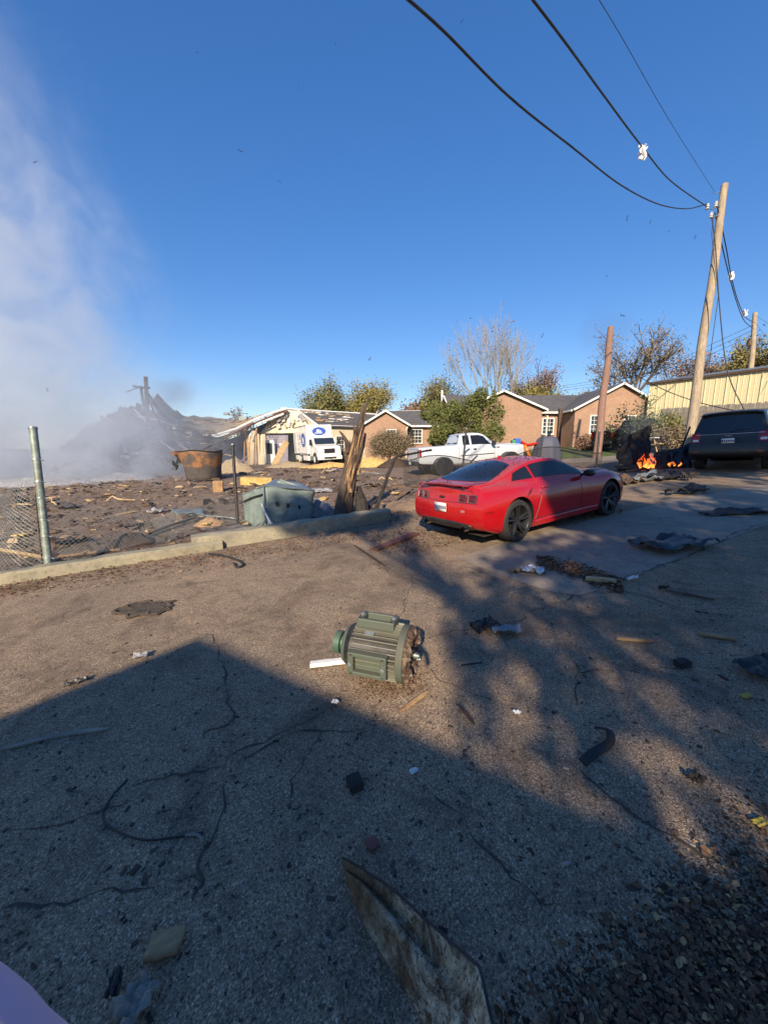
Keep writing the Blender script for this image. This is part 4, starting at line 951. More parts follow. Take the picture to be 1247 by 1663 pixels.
    for k, px in enumerate((398, 401, 406, 411, 417, 420, 424, 428)):
        s = MB(); t0 = rnd.uniform(690, 712); a = Lc(at(px + rnd.uniform(-1, 1), t0, 40.3)); b = Lc(at(px + rnd.uniform(-3, 3), 757, 40.3)); s.tube([a, b], rnd.choice((.06, .09, .2)), 4); s.build('stud', rnd.choice(('wood_pale', 'cream_wall', 'wood_pale', 'wood_raw')), r)
    for k in range(9):                                                     # dangling strips of duct and wire
        px = rnd.uniform(392, 440); y0 = rnd.uniform(684, 692); p = [Lc(at(px + 4 * math.sin(j * .9 + k), y0 + j * rnd.uniform(4, 8), 40.1)) for j in range(5)]; s = MB(); s.tube(p, .03, 5); s.build('hanging_strip', rnd.choice(('galv', 'white_trim', 'cable')), r)
    for k, (px, py, s_) in enumerate(((404, 688, .5), (450, 668, .4), (392, 690, .3))):
        p = at(px, py, 40); b = MB(); b.box((0, 0, 0), (s_ * 2, s_ * 1.4, s_)); o = b.build('roof_unit', 'galv', r, bevel=.04); o.location = Lc(at((396, 418, 300)[k] if k < 2 else 368, (680, 677, 672)[k], 46))
    # left heap of buckled sheets and frame steel
    g1 = at(215, 765, 30); base = Vector((g1.x, g1.y, tz(g1.x, g1.y))); h = empty('wreckage_heap', base, 'heap of buckled dark roof sheets and bent steel in the smoke', 'wreckage')
    Lh = lambda v: v - base
    te = [at(*p) for p in ((95, 728, 31), (150, 692, 32.5), (200, 660, 33.5), (240, 658, 33.8), (285, 690, 34), (350, 710, 35))]; bo_ = [at(*p) for p in ((80, 768, 29), (140, 765, 29), (200, 760, 29.5), (255, 753, 30), (300, 748, 30.8), (360, 744, 32))]
    def sweep(u, v, k=0):
        i = min(int(u * 5), 4); f = u * 5 - i; p = te[i].lerp(te[i + 1], f).lerp(bo_[i].lerp(bo_[i + 1], f), v)
        w = mnoise.noise(Vector((u * 3 + k, v * 2.5, 3 + k))) + .5 * mnoise.noise(Vector((u * 9 + k, v * 6, 5)))
        return Lh(p + Vector((.3 * w, 1.1 * math.sin(math.pi * v) + .6 * w - k * .5, -1.3 * math.sin(math.pi * v) * (1 - .3 * u) + .55 * w + .10 * math.sin(u * 150) + .35 * mnoise.noise(Vector((u * 24, v * 10, 8)))))) 
    MB().grid(lambda u, v: sweep(u, v), 110, 26).build('roof_sheet', 'sheet_dark', h, solid=.04, smooth=25)
    for k in range(52):                                                    # purlins, rafters and torn strips over the fallen roof
        u0, v0 = rnd.random(), rnd.uniform(0, .95); u1, v1 = max(0, min(1, u0 + rnd.uniform(-.3, .35))), max(0, min(1.05, v0 + rnd.uniform(-.35, .45)))
        a, b = sweep(u0, v0) + Vector((0, -rnd.uniform(.1, .5), rnd.uniform(0, .5))), sweep(u1, v1) + Vector((0, -rnd.uniform(.1, .5), rnd.uniform(0, .4))); md = a.lerp(b, .5) + Vector((0, 0, rnd.uniform(-.4, .3)))
        MB().tube([a, md, b], rnd.choice((.05, .07, .10, .13)), 4).build('fallen_beam', rnd.choice(('wood_dark', 'dark_metal', 'tan_board', 'rust', 'wood_grey', 'white_trim', 'char')), h)
    for k in range(16):
        u0, v0 = rnd.random(), rnd.uniform(.1, .9); a = sweep(u0, v0); o = MB().grid(lambda u, v: Vector(((u - .5) * 2.0, .25 * math.sin(u * 4 + k), (v - .5) * .9 + .2 * math.sin(v * 3 + u * 5))), 10, 5).build('torn_sheet', rnd.choice(('ash', 'sheet_dark', 'tan_board', 'galv', 'grey_siding')), h, solid=.02, smooth=25); o.matrix_local = rot_z(a + Vector((0, -.4, .2)), rnd.uniform(-.6, .6), rnd.uniform(-1.2, .3), rnd.uniform(-.6, .6)) @ Matrix.Scale(rnd.uniform(.35, .9), 4)
    sheets = [([(270, 702, 33), (365, 714, 35), (372, 742, 33), (290, 752, 31)], 'char')]
    for k, (q, m) in enumerate(sheets):
        a, b, c, d = [Lh(at(*p)) for p in q]; s = MB(); am = .5 if k < 5 else .35
        def fn(u, v):
            p = a.lerp(b, u).lerp(d.lerp(c, u), v); w = am * (mnoise.noise(Vector((u * 2.4 + k * 7, v * 2.4, k))) * 1.3 + .6 * mnoise.noise(Vector((u * 7 + k * 3, v * 7, 2)))) + .025 * math.sin(u * 60)
            return p + Vector((.4 * w, -.75 * w, .8 * w))
        s.grid(fn, 22, 12); s.build('buckled_sheet', m, h, solid=.04, smooth=25)
    steel = [((237, 612), (241, 690), .16), ((216, 627), (244, 630), .09), ((229, 627), (234, 660), .12), ((241, 640), (268, 676), .12), ((240, 645), (262, 690), .08), ((206, 637), (232, 628), .05), ((244, 655), (258, 662), .06), ((205, 665), (262, 715), .09), ((250, 700), (330, 742), .08), ((262, 708), (350, 745), .07), ((275, 715), (345, 718), .08), ((230, 690), (300, 700), .08), ((300, 705), (372, 712), .07)]
    for k, (p, q, rr) in enumerate(steel):
        t = 31.5 + (k % 3) * .5; s = MB(); a, b = Lh(at(*p, t)), Lh(at(*q, t + .3)); mid = a.lerp(b, .5) + Vector((0, 0, rnd.uniform(-.12, .12))); s.tube([a, mid, b], rr, 5); s.build('steel_member', rnd.choice(('dark_metal', 'rust', 'dark_metal')), h)
    for k in range(40):
        px, py = rnd.uniform(200, 375), rnd.uniform(700, 765); py = max(py, 690 + abs(px - 260) * .12); t = rnd.uniform(29, 33); p = Lh(at(px, py, t)); s = MB(); s.box((0, 0, 0), (rnd.uniform(.4, 2.0), rnd.uniform(.08, .3), .05))
        o = s.build('broken_plank', rnd.choice(('wood_dark', 'dark_metal', 'wood_pale', 'rust', 'ash')), h); o.matrix_local = rot_z(p, rnd.uniform(-.7, .7), rnd.uniform(-.4, .4), rnd.uniform(-.6, .6))
ruin()
# torn rusty tank
def tank():
    q = G(332, 780); r = empty('rusty_tank', Matrix.Translation((q.x, q.y, q.z)) @ Matrix.Scale(.88, 4), 'round rusty steel tank torn open at its left side', 'tank')
    rnd = random.Random(2); n = 44; mb = MB(); hs = [0, .3, .8, 1.3, 1.75, 1.95]
    def rr(a, z):
        ri = 1.05 + .18 * z / 1.95; fl = max(0, math.cos(a - R(165))) ** 6
        return ri + fl * .9 * max(0, (z - .8)) ** 1.3 + .05 * mnoise.noise(Vector((math.cos(a) * 2, math.sin(a) * 2, z * 1.5)))
    for z in hs:
        for i in range(n):
            a = 2 * math.pi * i / n; zz_ = z + (.10 * mnoise.noise(Vector((a * 3, 0, 1))) - .25 * max(0, math.cos(a - R(190))) ** 20 if z > 1.9 else 0)
            mb.v.append((rr(a, z) * math.cos(a), rr(a, z) * math.sin(a), zz_))
    for k in range(len(hs) - 1):
        for i in range(n):
            if k in (1, 2) and R(150) < 2 * math.pi * i / n < R(168): continue
            mb.f.append((k * n + i, k * n + (i + 1) % n, (k + 1) * n + (i + 1) % n, (k + 1) * n + i))
    m, t, b = nodes_of('tank_rust'); v = coords(t); sx = N(t, 'SeparateXYZ'); L(t, v, sx.inputs[0])
    nz = noise(t, v, 1.6, 8, .7)
    c = ramp(t, noise(t, v, 5, 8, .7), [(.3, (.045, .04, .042)), (.7, (.10, .08, .065))])
    band = ramp(t, mathn(t, 'ADD', sx.outputs[2], mathn(t, 'MULTIPLY', nz, .8)), [(.0, 0.), (.001, 0.)])
    msk = mathn(t, 'MULTIPLY', ramp(t, mathn(t, 'ADD', mathn(t, 'MULTIPLY', sx.outputs[2], .5), mathn(t, 'MULTIPLY', nz, .35)), [(.62, 0.), (.72, 1.)]), ramp(t, noise(t, v, .8, 6, .6), [(.42, 0.), (.52, 1.)]))
    c = mixc(t, msk, c, ramp(t, noise(t, v, 7, 8, .7), [(.3, (.34, .155, .05)), (.7, (.16, .075, .035))]))
    L(t, c, b.inputs['Base Color']); b.inputs['Roughness'].default_value = .85
    mb.build('shell', 'tank_rust', r, smooth=True, solid=.03)
    t_ = MB(); t_.tube([(rr(a, 1.95) * math.cos(a), rr(a, 1.95) * math.sin(a), 1.95 + .05 * math.sin(a * 3)) for a in [R(200 + 10 * k) for k in range(30)]], .045, 6); t_.build('rim', 'dark_metal', r)
    s = MB(); s.grid(lambda u, v: Vector((-1.35 - .5 * u + .1 * math.sin(v * 5), -.5 + .3 * v, 1.0 + .5 * v - .35 * u + .15 * math.sin(u * 9))), 6, 6); s.build('torn_flap', 'dark_metal', r, solid=.03)
tank()

# box truck
def box_truck():
    hd = R(-65); W = G(514, 755).xy; lf = Vector((-math.sin(hd), math.cos(hd))); o = W + lf * 1.0
    r = empty('box_truck', frame_on(o.x, o.y, hd, .0), 'white box truck with blue oval logos parked before the cream hall', 'truck')
    def bx(name, c, d, m, bev=.03, parent=None): return MB().box(c, d).build(name, m, parent or r, bevel=bev)
    bx('cargo_box', (-4.75, 0, 2.32), (5.6, 2.45, 2.69), 'white_truck', .05)
    for z in (.98, 3.64):
        for y in (-1.235, 1.235): bx('box_rail', (-4.75, y, z), (5.62, .03, .09), 'galv', .005)
    for x in (-1.945, -7.56):
        for y in (-1.2, 1.2): bx('corner_post', (x, y, 2.25), (.05, .08, 2.58), 'white_trim', .01)
    bx('frame_rail', (-3.2, 0, .78), (8.2, .9, .28), 'dark_metal'); bx('skirt_band', (-4.75, 0, .90), (5.5, 2.40, .16), 'black_plastic', .01)
    for y in (-1.08, 1.08):
        for x, ln in ((-3.1, 2.0), (-6.65, 1.5)): bx('skirt_box', (x, y, .58), (ln, .22, .48), 'white_truck', .02)
    # cab: side profile pushed across
    prof = [(-1.85, .75), (-1.85, 2.35), (-1.7, 2.48), (-.85, 2.48), (-.7, 2.42), (-.28, 1.78), (.80, 1.62), (1.02, 1.45), (1.05, .95), (.98, .72), (.45, .72), (.42, .95), (.2, 1.08), (-.2, 1.08), (-.42, .95), (-.45, .72)]
    cb = MB(); cb.prism(prof, 2.16, lambda a, b, h: Vector((a, h - 1.08, b))); cb.build('cab', 'white_truck', r, bevel=.06)
    ws = MB(); ws.grid(lambda u, v: Vector((-.275 - .40 * v + .012, -.93 + 1.86 * u, 1.83 + .55 * v)) + Vector((.025, 0, .018)), 4, 3); wso = ws.build('windscreen', 'tint_blue', r, solid=.02)
    MB().tube([(-.28, 0, 1.84), (-.67, 0, 2.39)], .02, 4).build('screen_pillar', 'black_plastic', wso)
    for y in (-1.085, 1.085):
        w = MB(); w.prism([(-1.5, 1.72), (-.55, 1.72), (-.86, 2.30), (-1.5, 2.30)], .012, lambda a, b, h: Vector((a, y - .006 + h, b))); w.build('side_window', 'pane_dark', r)
        d = MB(); d.box((-1.05, y, 1.2), (.95, .012, .9)); d.build('door', 'white_truck', r)
        m = MB(); m.box((-.35, y * 1.22, 2.02), (.10, .2, .46)); m.tube([(-.4, y * .98, 1.8), (-.35, y * 1.15, 1.85)], .02, 4); m.tube([(-.4, y * .98, 2.25), (-.35, y * 1.15, 2.2)], .02, 4); m.build('mirror', 'black_plastic', r, bevel=.02)
        bx('head_lamp', (1.0, y * .75, 1.12), (.12, .34, .20), 'lamp_clear', .02); bx('marker_lamp', (.85, y, 1.16), (.14, .03, .1), 'lamp_amber', .005)
        st = MB(); st.box((-1.1, y, .55), (.8, .15, .3)); st.build('step', 'galv', r, bevel=.02)
    bx('grille', (1.05, 0, 1.22), (.05, 1.0, .42), 'black_plastic', .03)
    for k in range(4): bx('grille_bar', (1.08, 0, 1.08 + .09 * k), (.02, .94, .025), 'chrome', .004)
    bx('bumper', (1.08, 0, .62), (.22, 2.25, .34), 'white_trim', .05); bx('bumper_vent', (1.20, 0, .62), (.02, 1.1, .16), 'black_plastic', .005)
    bx('plate', (1.215, -.0, .60), (.012, .3, .13), 'dark_metal', 0)
    for ax in (0, -5.3):
        for sd in (-1, 1):
            w = empty('wheel'); w.parent = r; w.location = (ax, sd * 1.0, .5)
            MB().lathe([(-.13, .3), (-.14, .46), (-.1, .5), (.1, .5), (.14, .46), (.13, .3)], 30, ax='y').build('tyre', 'rubber', w, smooth=40)
            MB().lathe([(sd * .145, .29), (sd * .10, .26), (sd * .06, .15), (sd * .16, .12), (sd * .17, .02)], 24, ax='y').build('rim', 'white_trim', w, smooth=40)
            f = MB(); f.tube([(.56 * math.cos(q), sd * .1, .56 * math.sin(q)) for q in [R(5 + 17 * k) for k in range(11)]], .035, 5); f.build('fender', 'black_plastic', w)
    m, t, b = nodes_of('logo_blue'); b.inputs['Base Color'].default_value = (.035, .10, .42, 1); b.inputs['Roughness'].default_value = .4
    # oval emblems on the box front and side: blue oval, pale ring, white house shape and line of text
    def oval(fm, sx, sz):
        o = MB(); n = 36; o.prism([(sx * 1.1 * math.cos(2 * math.pi * k / n), sz * 1.1 * math.sin(2 * math.pi * k / n)) for k in range(n)], .006, fm); a = o.build('emblem', 'galv', r)
        fm2 = lambda p, q, h: fm(p, q, h + .007)
        o = MB(); o.prism([(sx * math.cos(2 * math.pi * k / n), sz * math.sin(2 * math.pi * k / n)) for k in range(n)], .006, fm2); o.build('emblem_field', 'logo_blue', a)
        fm3 = lambda p, q, h: fm(p, q, h + .014)
        for poly in ([(-.42, -.25), (.12, -.25), (.12, .15), (.02, .45), (-.25, .52), (-.42, .2)], [(-.72, -.52), (.5, -.52), (.5, -.36), (-.72, -.36)], [(.16, -.22), (.42, -.22), (.30, .25), (.18, .2)]):
            o = MB(); o.prism([(p * sx, q * sz) for p, q in poly], .005, fm3); o.build('emblem_figure', 'white_paint', a)
    oval(lambda p, q, h: Vector((-1.945 + h, p, 3.05 + q)), .62, .36)
    oval(lambda p, q, h: Vector((-3.4 + p, -1.228 - h, 2.28 + q)), .80, .62)
    for k in range(9): bx('stripe_lettering', (-5.2 + .38 * k, -1.204, .90), (.24, .012, .08), 'white_paint', 0)
    bx('side_hatch', (-4.7, -1.23, 2.6), (.28, .02, .5), 'pane_dark', .01); bx('side_door', (-6.4, -1.23, 2.0), (.9, .02, 1.9), 'white_trim', .01)
    bx('door_strip', (-6.95, -1.232, 2.1), (.12, .02, 2.0), 'dark_metal', .005); bx('door_strip', (-7.35, -1.232, 2.1), (.1, .02, 2.0), 'dark_metal', .005)
    # soot scars on the box
    rnd = random.Random(9)
    for k in range(7):
        o = MB(); n = 9; s = rnd.uniform(.08, .25); x, z = rnd.uniform(-7, -3.6), rnd.uniform(1.1, 3.3); o.prism([(s * rnd.uniform(.5, 1.2) * math.cos(2 * math.pi * i / n), s * rnd.uniform(.5, 1.2) * math.sin(2 * math.pi * i / n)) for i in range(n)], .004, lambda p, q, h: Vector((x + p, -1.228 - h, z + q))); o.build('dent_scar', 'galv', r)
box_truck()
# ---------------------------------------------------------------- utility poles and wires
def pole(name, pb, pt, r0, r1, m, label, parent_parts=None):
    r = empty(name, pb, label, 'utility pole'); n = 14; pb, pt = Vector(pb), Vector(pt); mb = MB()
    pts = [(pt - pb) * (k / n) + Vector((.02 * math.sin(k * .8), .015 * math.cos(k), 0)) for k in range(n + 1)]
    mb.tube(pts, [r0 + (r1 - r0) * k / n for k in range(n + 1)], 14); mb.build('shaft', m, r, smooth=50)
    return r
TM = 16.0; ptop = at(1177, 300, TM); pb_ = at(1113, 752, TM); pb_.z = tz(pb_.x, pb_.y) - .1
mp = pole('utility_pole', pb_, ptop, .19, .125, 'pole_wood', 'tall pale wooden utility pole leaning right behind the black SUV')
mo = pb_
def mpole(px, py, t=TM): return at(px, py, t) - mo
def arm(pts, r, name, m, parent): return MB().tube(pts, r, 5).build(name, m, parent)
br = arm([mpole(1171, 333), mpole(1154, 340, 15.7)], .03, 'bracket_arm', 'galv', mp); arm([mpole(1168, 349), mpole(1153, 353, 15.7)], .03, 'bracket_arm', 'galv', mp)
arm([mpole(1170, 331), mpole(1168, 352)], .04, 'bracket_plate', 'galv', mp)
arm([mpole(1173, 311), mpole(1157, 314, 15.7)], .015, 'guy_hook', 'galv', mp)
for (px, py, t) in ((1162, 332, 15.8), (1148, 336, 15.5), (1154, 350, 15.6)):
    p = mpole(px, py, t); i_ = MB(); i_.lathe([(-.10, .03), (-.08, .075), (-.03, .05), (.0, .08), (.05, .05), (.08, .07), (.12, .03)], 12, p, 'z'); i_.build('insulator', 'porcelain', mp, smooth=30)
arm([mpole(1158, 350, 15.75), mpole(1155, 380, 15.75), mpole(1158, 410, 15.8), mpole(1166, 480, 15.75), mpole(1155, 560, 15.75), mpole(1150, 600, 15.75)], .014, 'ground_wire', 'cable', mp)
def wire(label, pts, r, m='cable', sag=None):
    p = [at(*q) for q in pts]; n = len(p); out = []
    for i in range(n - 1):
        a, b, c, d = p[max(i - 1, 0)], p[i], p[i + 1], p[min(i + 2, n - 1)]
        for k in range(8): out.append(cr(a, b, c, d, k / 8))
    out.append(p[-1]); o = MB().tube(out, r, 5).build('power_line', m, None, smooth=True); tag(o, label, 'cable'); return o
wire('thick black cable sweeping from top centre in a deep sag', [(640, -20, 4.2), (720, 50, 4.9), (830, 160, 6.3), (930, 240, 8.2), (1010, 302, 10.6), (1070, 332, 13), (1115, 339, 14.6), (1148, 331, 15.5)], .019)
wire('black cable from top right carrying a white tattered splice', [(850, -20, 5.2), (920, 72, 6.2), (980, 155, 7.8), (1042, 238, 10), (1090, 295, 12.8), (1148, 336, 15.5)], .019)
wire('thin faint wire highest above the utility pole', [(960, -20, 6), (1010, 62, 7.5), (1080, 185, 10), (1130, 265, 13), (1160, 312, 15.7)], .006)
wire('slack cable drooping from the pole bracket down to the black SUV', [(1155, 352, 15.6), (1161, 400, 15.4), (1168, 500, 15.2), (1180, 600, 15), (1205, 660, 14.8), (1222, 681, 14.6)], .02)
wire('cable running from the pole bracket toward the far pole, upper', [(1164, 335, 15.8), (1178, 400, 17), (1187, 450, 19), (1198, 490, 22), (1210, 515, 26), (1224, 524, 29.6)], .022)
wire('cable running from the pole bracket toward the far pole, lower', [(1160, 345, 15.8), (1172, 400, 17), (1184, 450, 19), (1196, 492, 22), (1208, 521, 26), (1223, 534, 29.6)], .022)
wire('cable slung from the brown pole across to the SUV', [(995, 580, 22.8), (1030, 607, 21), (1080, 634, 19), (1140, 655, 17), (1200, 668, 15.8), (1260, 676, 15)], .02)
for k in range(3):
    wire(('topmost', 'middle', 'lowest')[k] + ' of three parallel wires left of the far pole', [(880, 632 + 3 * k, 48), (1000, 612 + 5 * k, 42), (1100, 583 + 7 * k, 36), (1170, 552 + 8 * k, 32), (1222, 528 + 8 * k, 29.8)], .016)
for k, y in enumerate((520, 548)): wire(('upper', 'lower')[k] + ' pale wire running off the right edge from the far pole', [(1225, 512 + 12 * k, 29.8), (1255, y + 12, 27), (1290, y + 50, 24)], .014, 'galv')
def rag(px, py, t, s, label, seed):
    rnd = random.Random(seed); r = empty('splice_wrap', at(px, py, t), label, 'cable splice')
    for k in range(5):
        a = rnd.uniform(0, 6.3); m_ = MB(); m_.grid(lambda u, v: Vector((s * (u - .5) * 1.2 * math.cos(a) + .2 * s * math.sin(v * 6 + k), s * (u - .5) * 1.2 * math.sin(a), s * (.7 - 1.6 * v) * (.6 + .2 * k) + .15 * s * math.sin(u * 5 + k))), 5, 7); m_.build('wrap_strip', 'paper_white', r, solid=.008, smooth=True)
    m_ = MB(); m_.lathe([(-s * .6, s * .1), (-s * .4, s * .28), (s * .2, s * .32), (s * .5, s * .12)], 10, ax='z'); m_.build('clamp', 'porcelain', r, smooth=True)
rag(1043, 246, 10, .15, 'white tattered splice hanging on the upper right cable', 1)
rag(1187, 448, 19, .17, 'white wrap on the cables right of the tall pole', 2); rag(1209, 508, 25.4, .22, 'small white wrap on the cables near the far pole', 3)
fb = at(1212, 690, 30); fb.z = tz(fb.x, fb.y); fp = pole('utility_pole', fb, at(1226, 508, 30), .20, .15, 'pole_wood', 'far wooden utility pole at the right edge behind the fence')
i_ = MB(); i_.lathe([(-.3, .05), (-.25, .14), (.2, .14), (.3, .05)], 10, at(1216, 556, 29.7) - fb, 'z'); i_.build('transformer_arrester', 'rust', fp)
bb = G(968, 744); bb.z -= .1; bp = pole('utility_pole', bb, at(992, 532, 23.2), .22, .17, 'pole_brown', 'reddish brown wooden pole with no wires before the brick house')
MB().tube([at(984, 592, 22.9) - bb, at(996, 582, 22.8) - bb], .025, 5).build('hook', 'galv', bp)
sp_ = at(718, 700, 48); sp_.z = tz(sp_.x, sp_.y); lp = pole('utility_pole', sp_, at(718, 634, 48), .16, .12, 'white_trim', 'short pale pole far behind the round green tree')

# ---------------------------------------------------------------- chain-link fence: posts, rails and mesh along the kerb
def pipe_post(px, pb, pt, t, r, label, m='post_green', parts=True):
    a = at(*pb, t); z = tz(a.x, a.y) + .05; a.z = min(a.z, z); b = at(*pt, t); rt = empty('fence_post', a, label, 'fence post')
    MB().tube([Vector((0, 0, 0)), (b - a) * .5, b - a], r, 14).build('pipe', m, rt, smooth=50); d = (b - a).normalized()
    cp = MB(); cp.tube([b - a - d * .015, b - a + d * .012, b - a + d * .02], [r * 1.12, r * 1.12, r * .7], 14); cp.build('cap', 'galv', rt, smooth=40)
    if parts:
        for k in range(6):
            q = (b - a) * (.08 + .135 * k + .02 * (k % 2)); s = MB(); s.tube([q - d * .012, q + d * .012], r * 1.16, 14); s.tube([q + Vector((r, 0, 0)), q + Vector((r + .07, -.02, -.01))], .009, 5); s.build('tension_band', 'galv', rt, smooth=40)
    return rt
post_base = C0.lerp(C1, .0)
pp_ = at(80, 921, 6.15); pipe_post(0, (80, 921), (54, 695), 6.15, .055, 'thick green pipe fence post with bands standing on the pale kerb')
s_ = MB(); a_ = at(80, 921, 6.15); s_.tube([at(70, 920, 6.2), at(63, 860, 6.2), at(57, 790, 6.2)], .012, 5); tag(s_.build('tension_bar', 'rust'), 'thin rusty tension bar leaning beside the green fence post', 'fence bar')
pipe_post(0, (387, 855), (378, 722), 9.1, .034, 'slim dark steel fence post before the crumpled green cabinet', 'dark_metal', False)
pipe_post(0, (750, 770), (757, 696), 16.5, .04, 'thin bent post standing before the white pickup cab', 'dark_metal', False)
s_ = MB(); s_.tube([at(757, 697, 16.5), at(760, 690, 16.5), at(768, 683, 16.5)], .04, 6); tag(s_.build('rail_stub', 'dark_metal'), 'short bent rail stub atop the post by the pickup cab', 'fence rail')
pipe_post(0, (875, 752), (881, 706), 18.5, .05, 'dark post between the red toy slide and the grey dome', 'dark_metal', False)
pipe_post(0, (967, 762), (973, 700), 15.5, .04, 'thin dark post at the foot of the brown utility pole', 'dark_metal', False)
s_ = MB(); s_.tube([at(752, 762, 15.5), at(775, 740, 15.6)], .035, 6); tag(s_.build('rail_stub', 'dark_metal'), 'diagonal broken rail sticking up behind the red coupe roof', 'fence rail')
for (label, pts, r_) in (('kinked black rail leaning right of the splintered stump', [(608, 838, 9.6), (618, 805, 9.8), (630, 772, 10), (640, 745, 10.2), (656, 737, 10.4)], .045), ('bent rail reaching right toward the pickup tailgate', [(650, 741, 10.3), (672, 736, 11), (700, 731, 12)], .03), ('low charred rail lying right of the stump', [(572, 845, 9.5), (595, 826, 9.8), (615, 808, 10.2)], .035)):
    s_ = MB(); rnd = random.Random(len(label)); p = [at(*q) for q in pts]; out = []
    for a, b in zip(p, p[1:]): out += [a.lerp(b, k / 3) + Vector((rnd.uniform(-.02, .02), 0, rnd.uniform(-.02, .02))) for k in range(3)]
    s_.tube(out + [p[-1]], r_, 7, jit=.25, rnd=rnd); tag(s_.build('broken_rail', 'char'), label, 'fence rail')
def chainlink(fn, nu, nv, name, label, holes=None, r=.0022, m='galv'):
    mb = MB()
    for k in range(-nv, nu + nv):
        for fam in (1, -1):
            pts = []
            for j in range(nv + 1):
                i = k + fam * j * 1.0 if fam == 1 else k + nv - j
                ok = 0 <= i <= nu and not (holes and holes(i / nu, j / nv))
                if ok: p = fn(i / nu, j / nv); pts.append(p + Vector((0, .003 * (1 if (j + k) % 2 else -1), 0)))
                else:
                    if len(pts) > 1: mb.tube(pts, r, 3, cap=False)
                    pts = []
            if len(pts) > 1: mb.tube(pts, r, 3, cap=False)
    o = mb.build(name, m, None, fix=False); return tag(o, label, 'fence')
fa = at(-60, 945, 5.9); pa = at(76, 915, 6.2); fe_ = at(330, 870, 7.9)
def fn_left(u, v):
    a = at(-120, 950, 5.6).lerp(at(78, 918, 6.17), u); top = at(-120, 770, 5.9).lerp(at(70, 775, 6.2), u) ; p = a.lerp(top, v); p.z -= .28 * math.sin(u * 3.1) * v; p.y += .25 * v * math.sin(u * 5); p += Vector((.02, .05, 0)) * mnoise.noise(p * 3); return p
chainlink(fn_left, 24, 19, 'chain_link', 'sagging wire mesh left of the green fence post', None, .0028)
def fn_mid(u, v):
    a = at(84, 918, 6.2).lerp(at(385, 850, 9.1), u); hh = 1.05 - .55 * min(1, u * 3.0) + .35 * max(0, u - .35); p = a + Vector((.25 * v * math.sin(u * 5), .5 * v * (1 + math.sin(u * 7)) * .5, hh * v)); p += Vector((.0, .06, .05)) * mnoise.noise(p * 2.2); return p
chainlink(fn_mid, 54, 13, 'chain_link', 'slumped wire mesh between the green post and the slim post', lambda u, v: mnoise.noise(Vector((u * 9, v * 3, 1))) > .42, .0028)
def fn_mid2(u, v):
    a = at(388, 850, 9.1).lerp(at(470, 850, 9.0), u); p = a + Vector((0, .1 * math.sin(u * 4), .72 * v * (1 - .5 * u))); return p
chainlink(fn_mid2, 12, 9, 'chain_link', 'torn wire mesh hanging before the crumpled green cabinet', lambda u, v: mnoise.noise(Vector((u * 5, v * 4, 4))) > .3, .003)
def fn_far(u, v):
    a = at(655, 775, 15).lerp(at(975, 768, 15.2), u); a.z = tz(a.x, a.y); p = a + Vector((0, .15 * mnoise.noise(Vector((u * 9, v, 0))), (.95 + .2 * math.sin(u * 11)) * v)); return p
chainlink(fn_far, 96, 14, 'chain_link', 'dark wire mesh stretched before the white pickup truck', lambda u, v: mnoise.noise(Vector((u * 14, v * 2, 9))) > .5, .006, 'dark_metal')
s_ = MB(); s_.tube([fn_far(k / 24, 1.0) for k in range(25)], .018, 5); tag(s_.build('fence_rail', 'dark_metal'), 'sagging top rail of the mesh before the white pickup', 'fence rail')
def bottom_boards():
    for k, (p, q, t0, t1, m, lab) in enumerate((((0, 893), (75, 906), 6.3, 6.5, 'wood_pale', 'pale board lying behind the mesh left of the green post'), ((95, 905), (195, 893), 6.7, 7.4, 'wood_raw', 'long tan board along the kerb right of the green post'))):
        a, b = at(*p, t0), at(*q, t1); o = MB().tube([a, b], .035, 4).build('board', m); tag(o, lab, 'board')
bottom_boards()

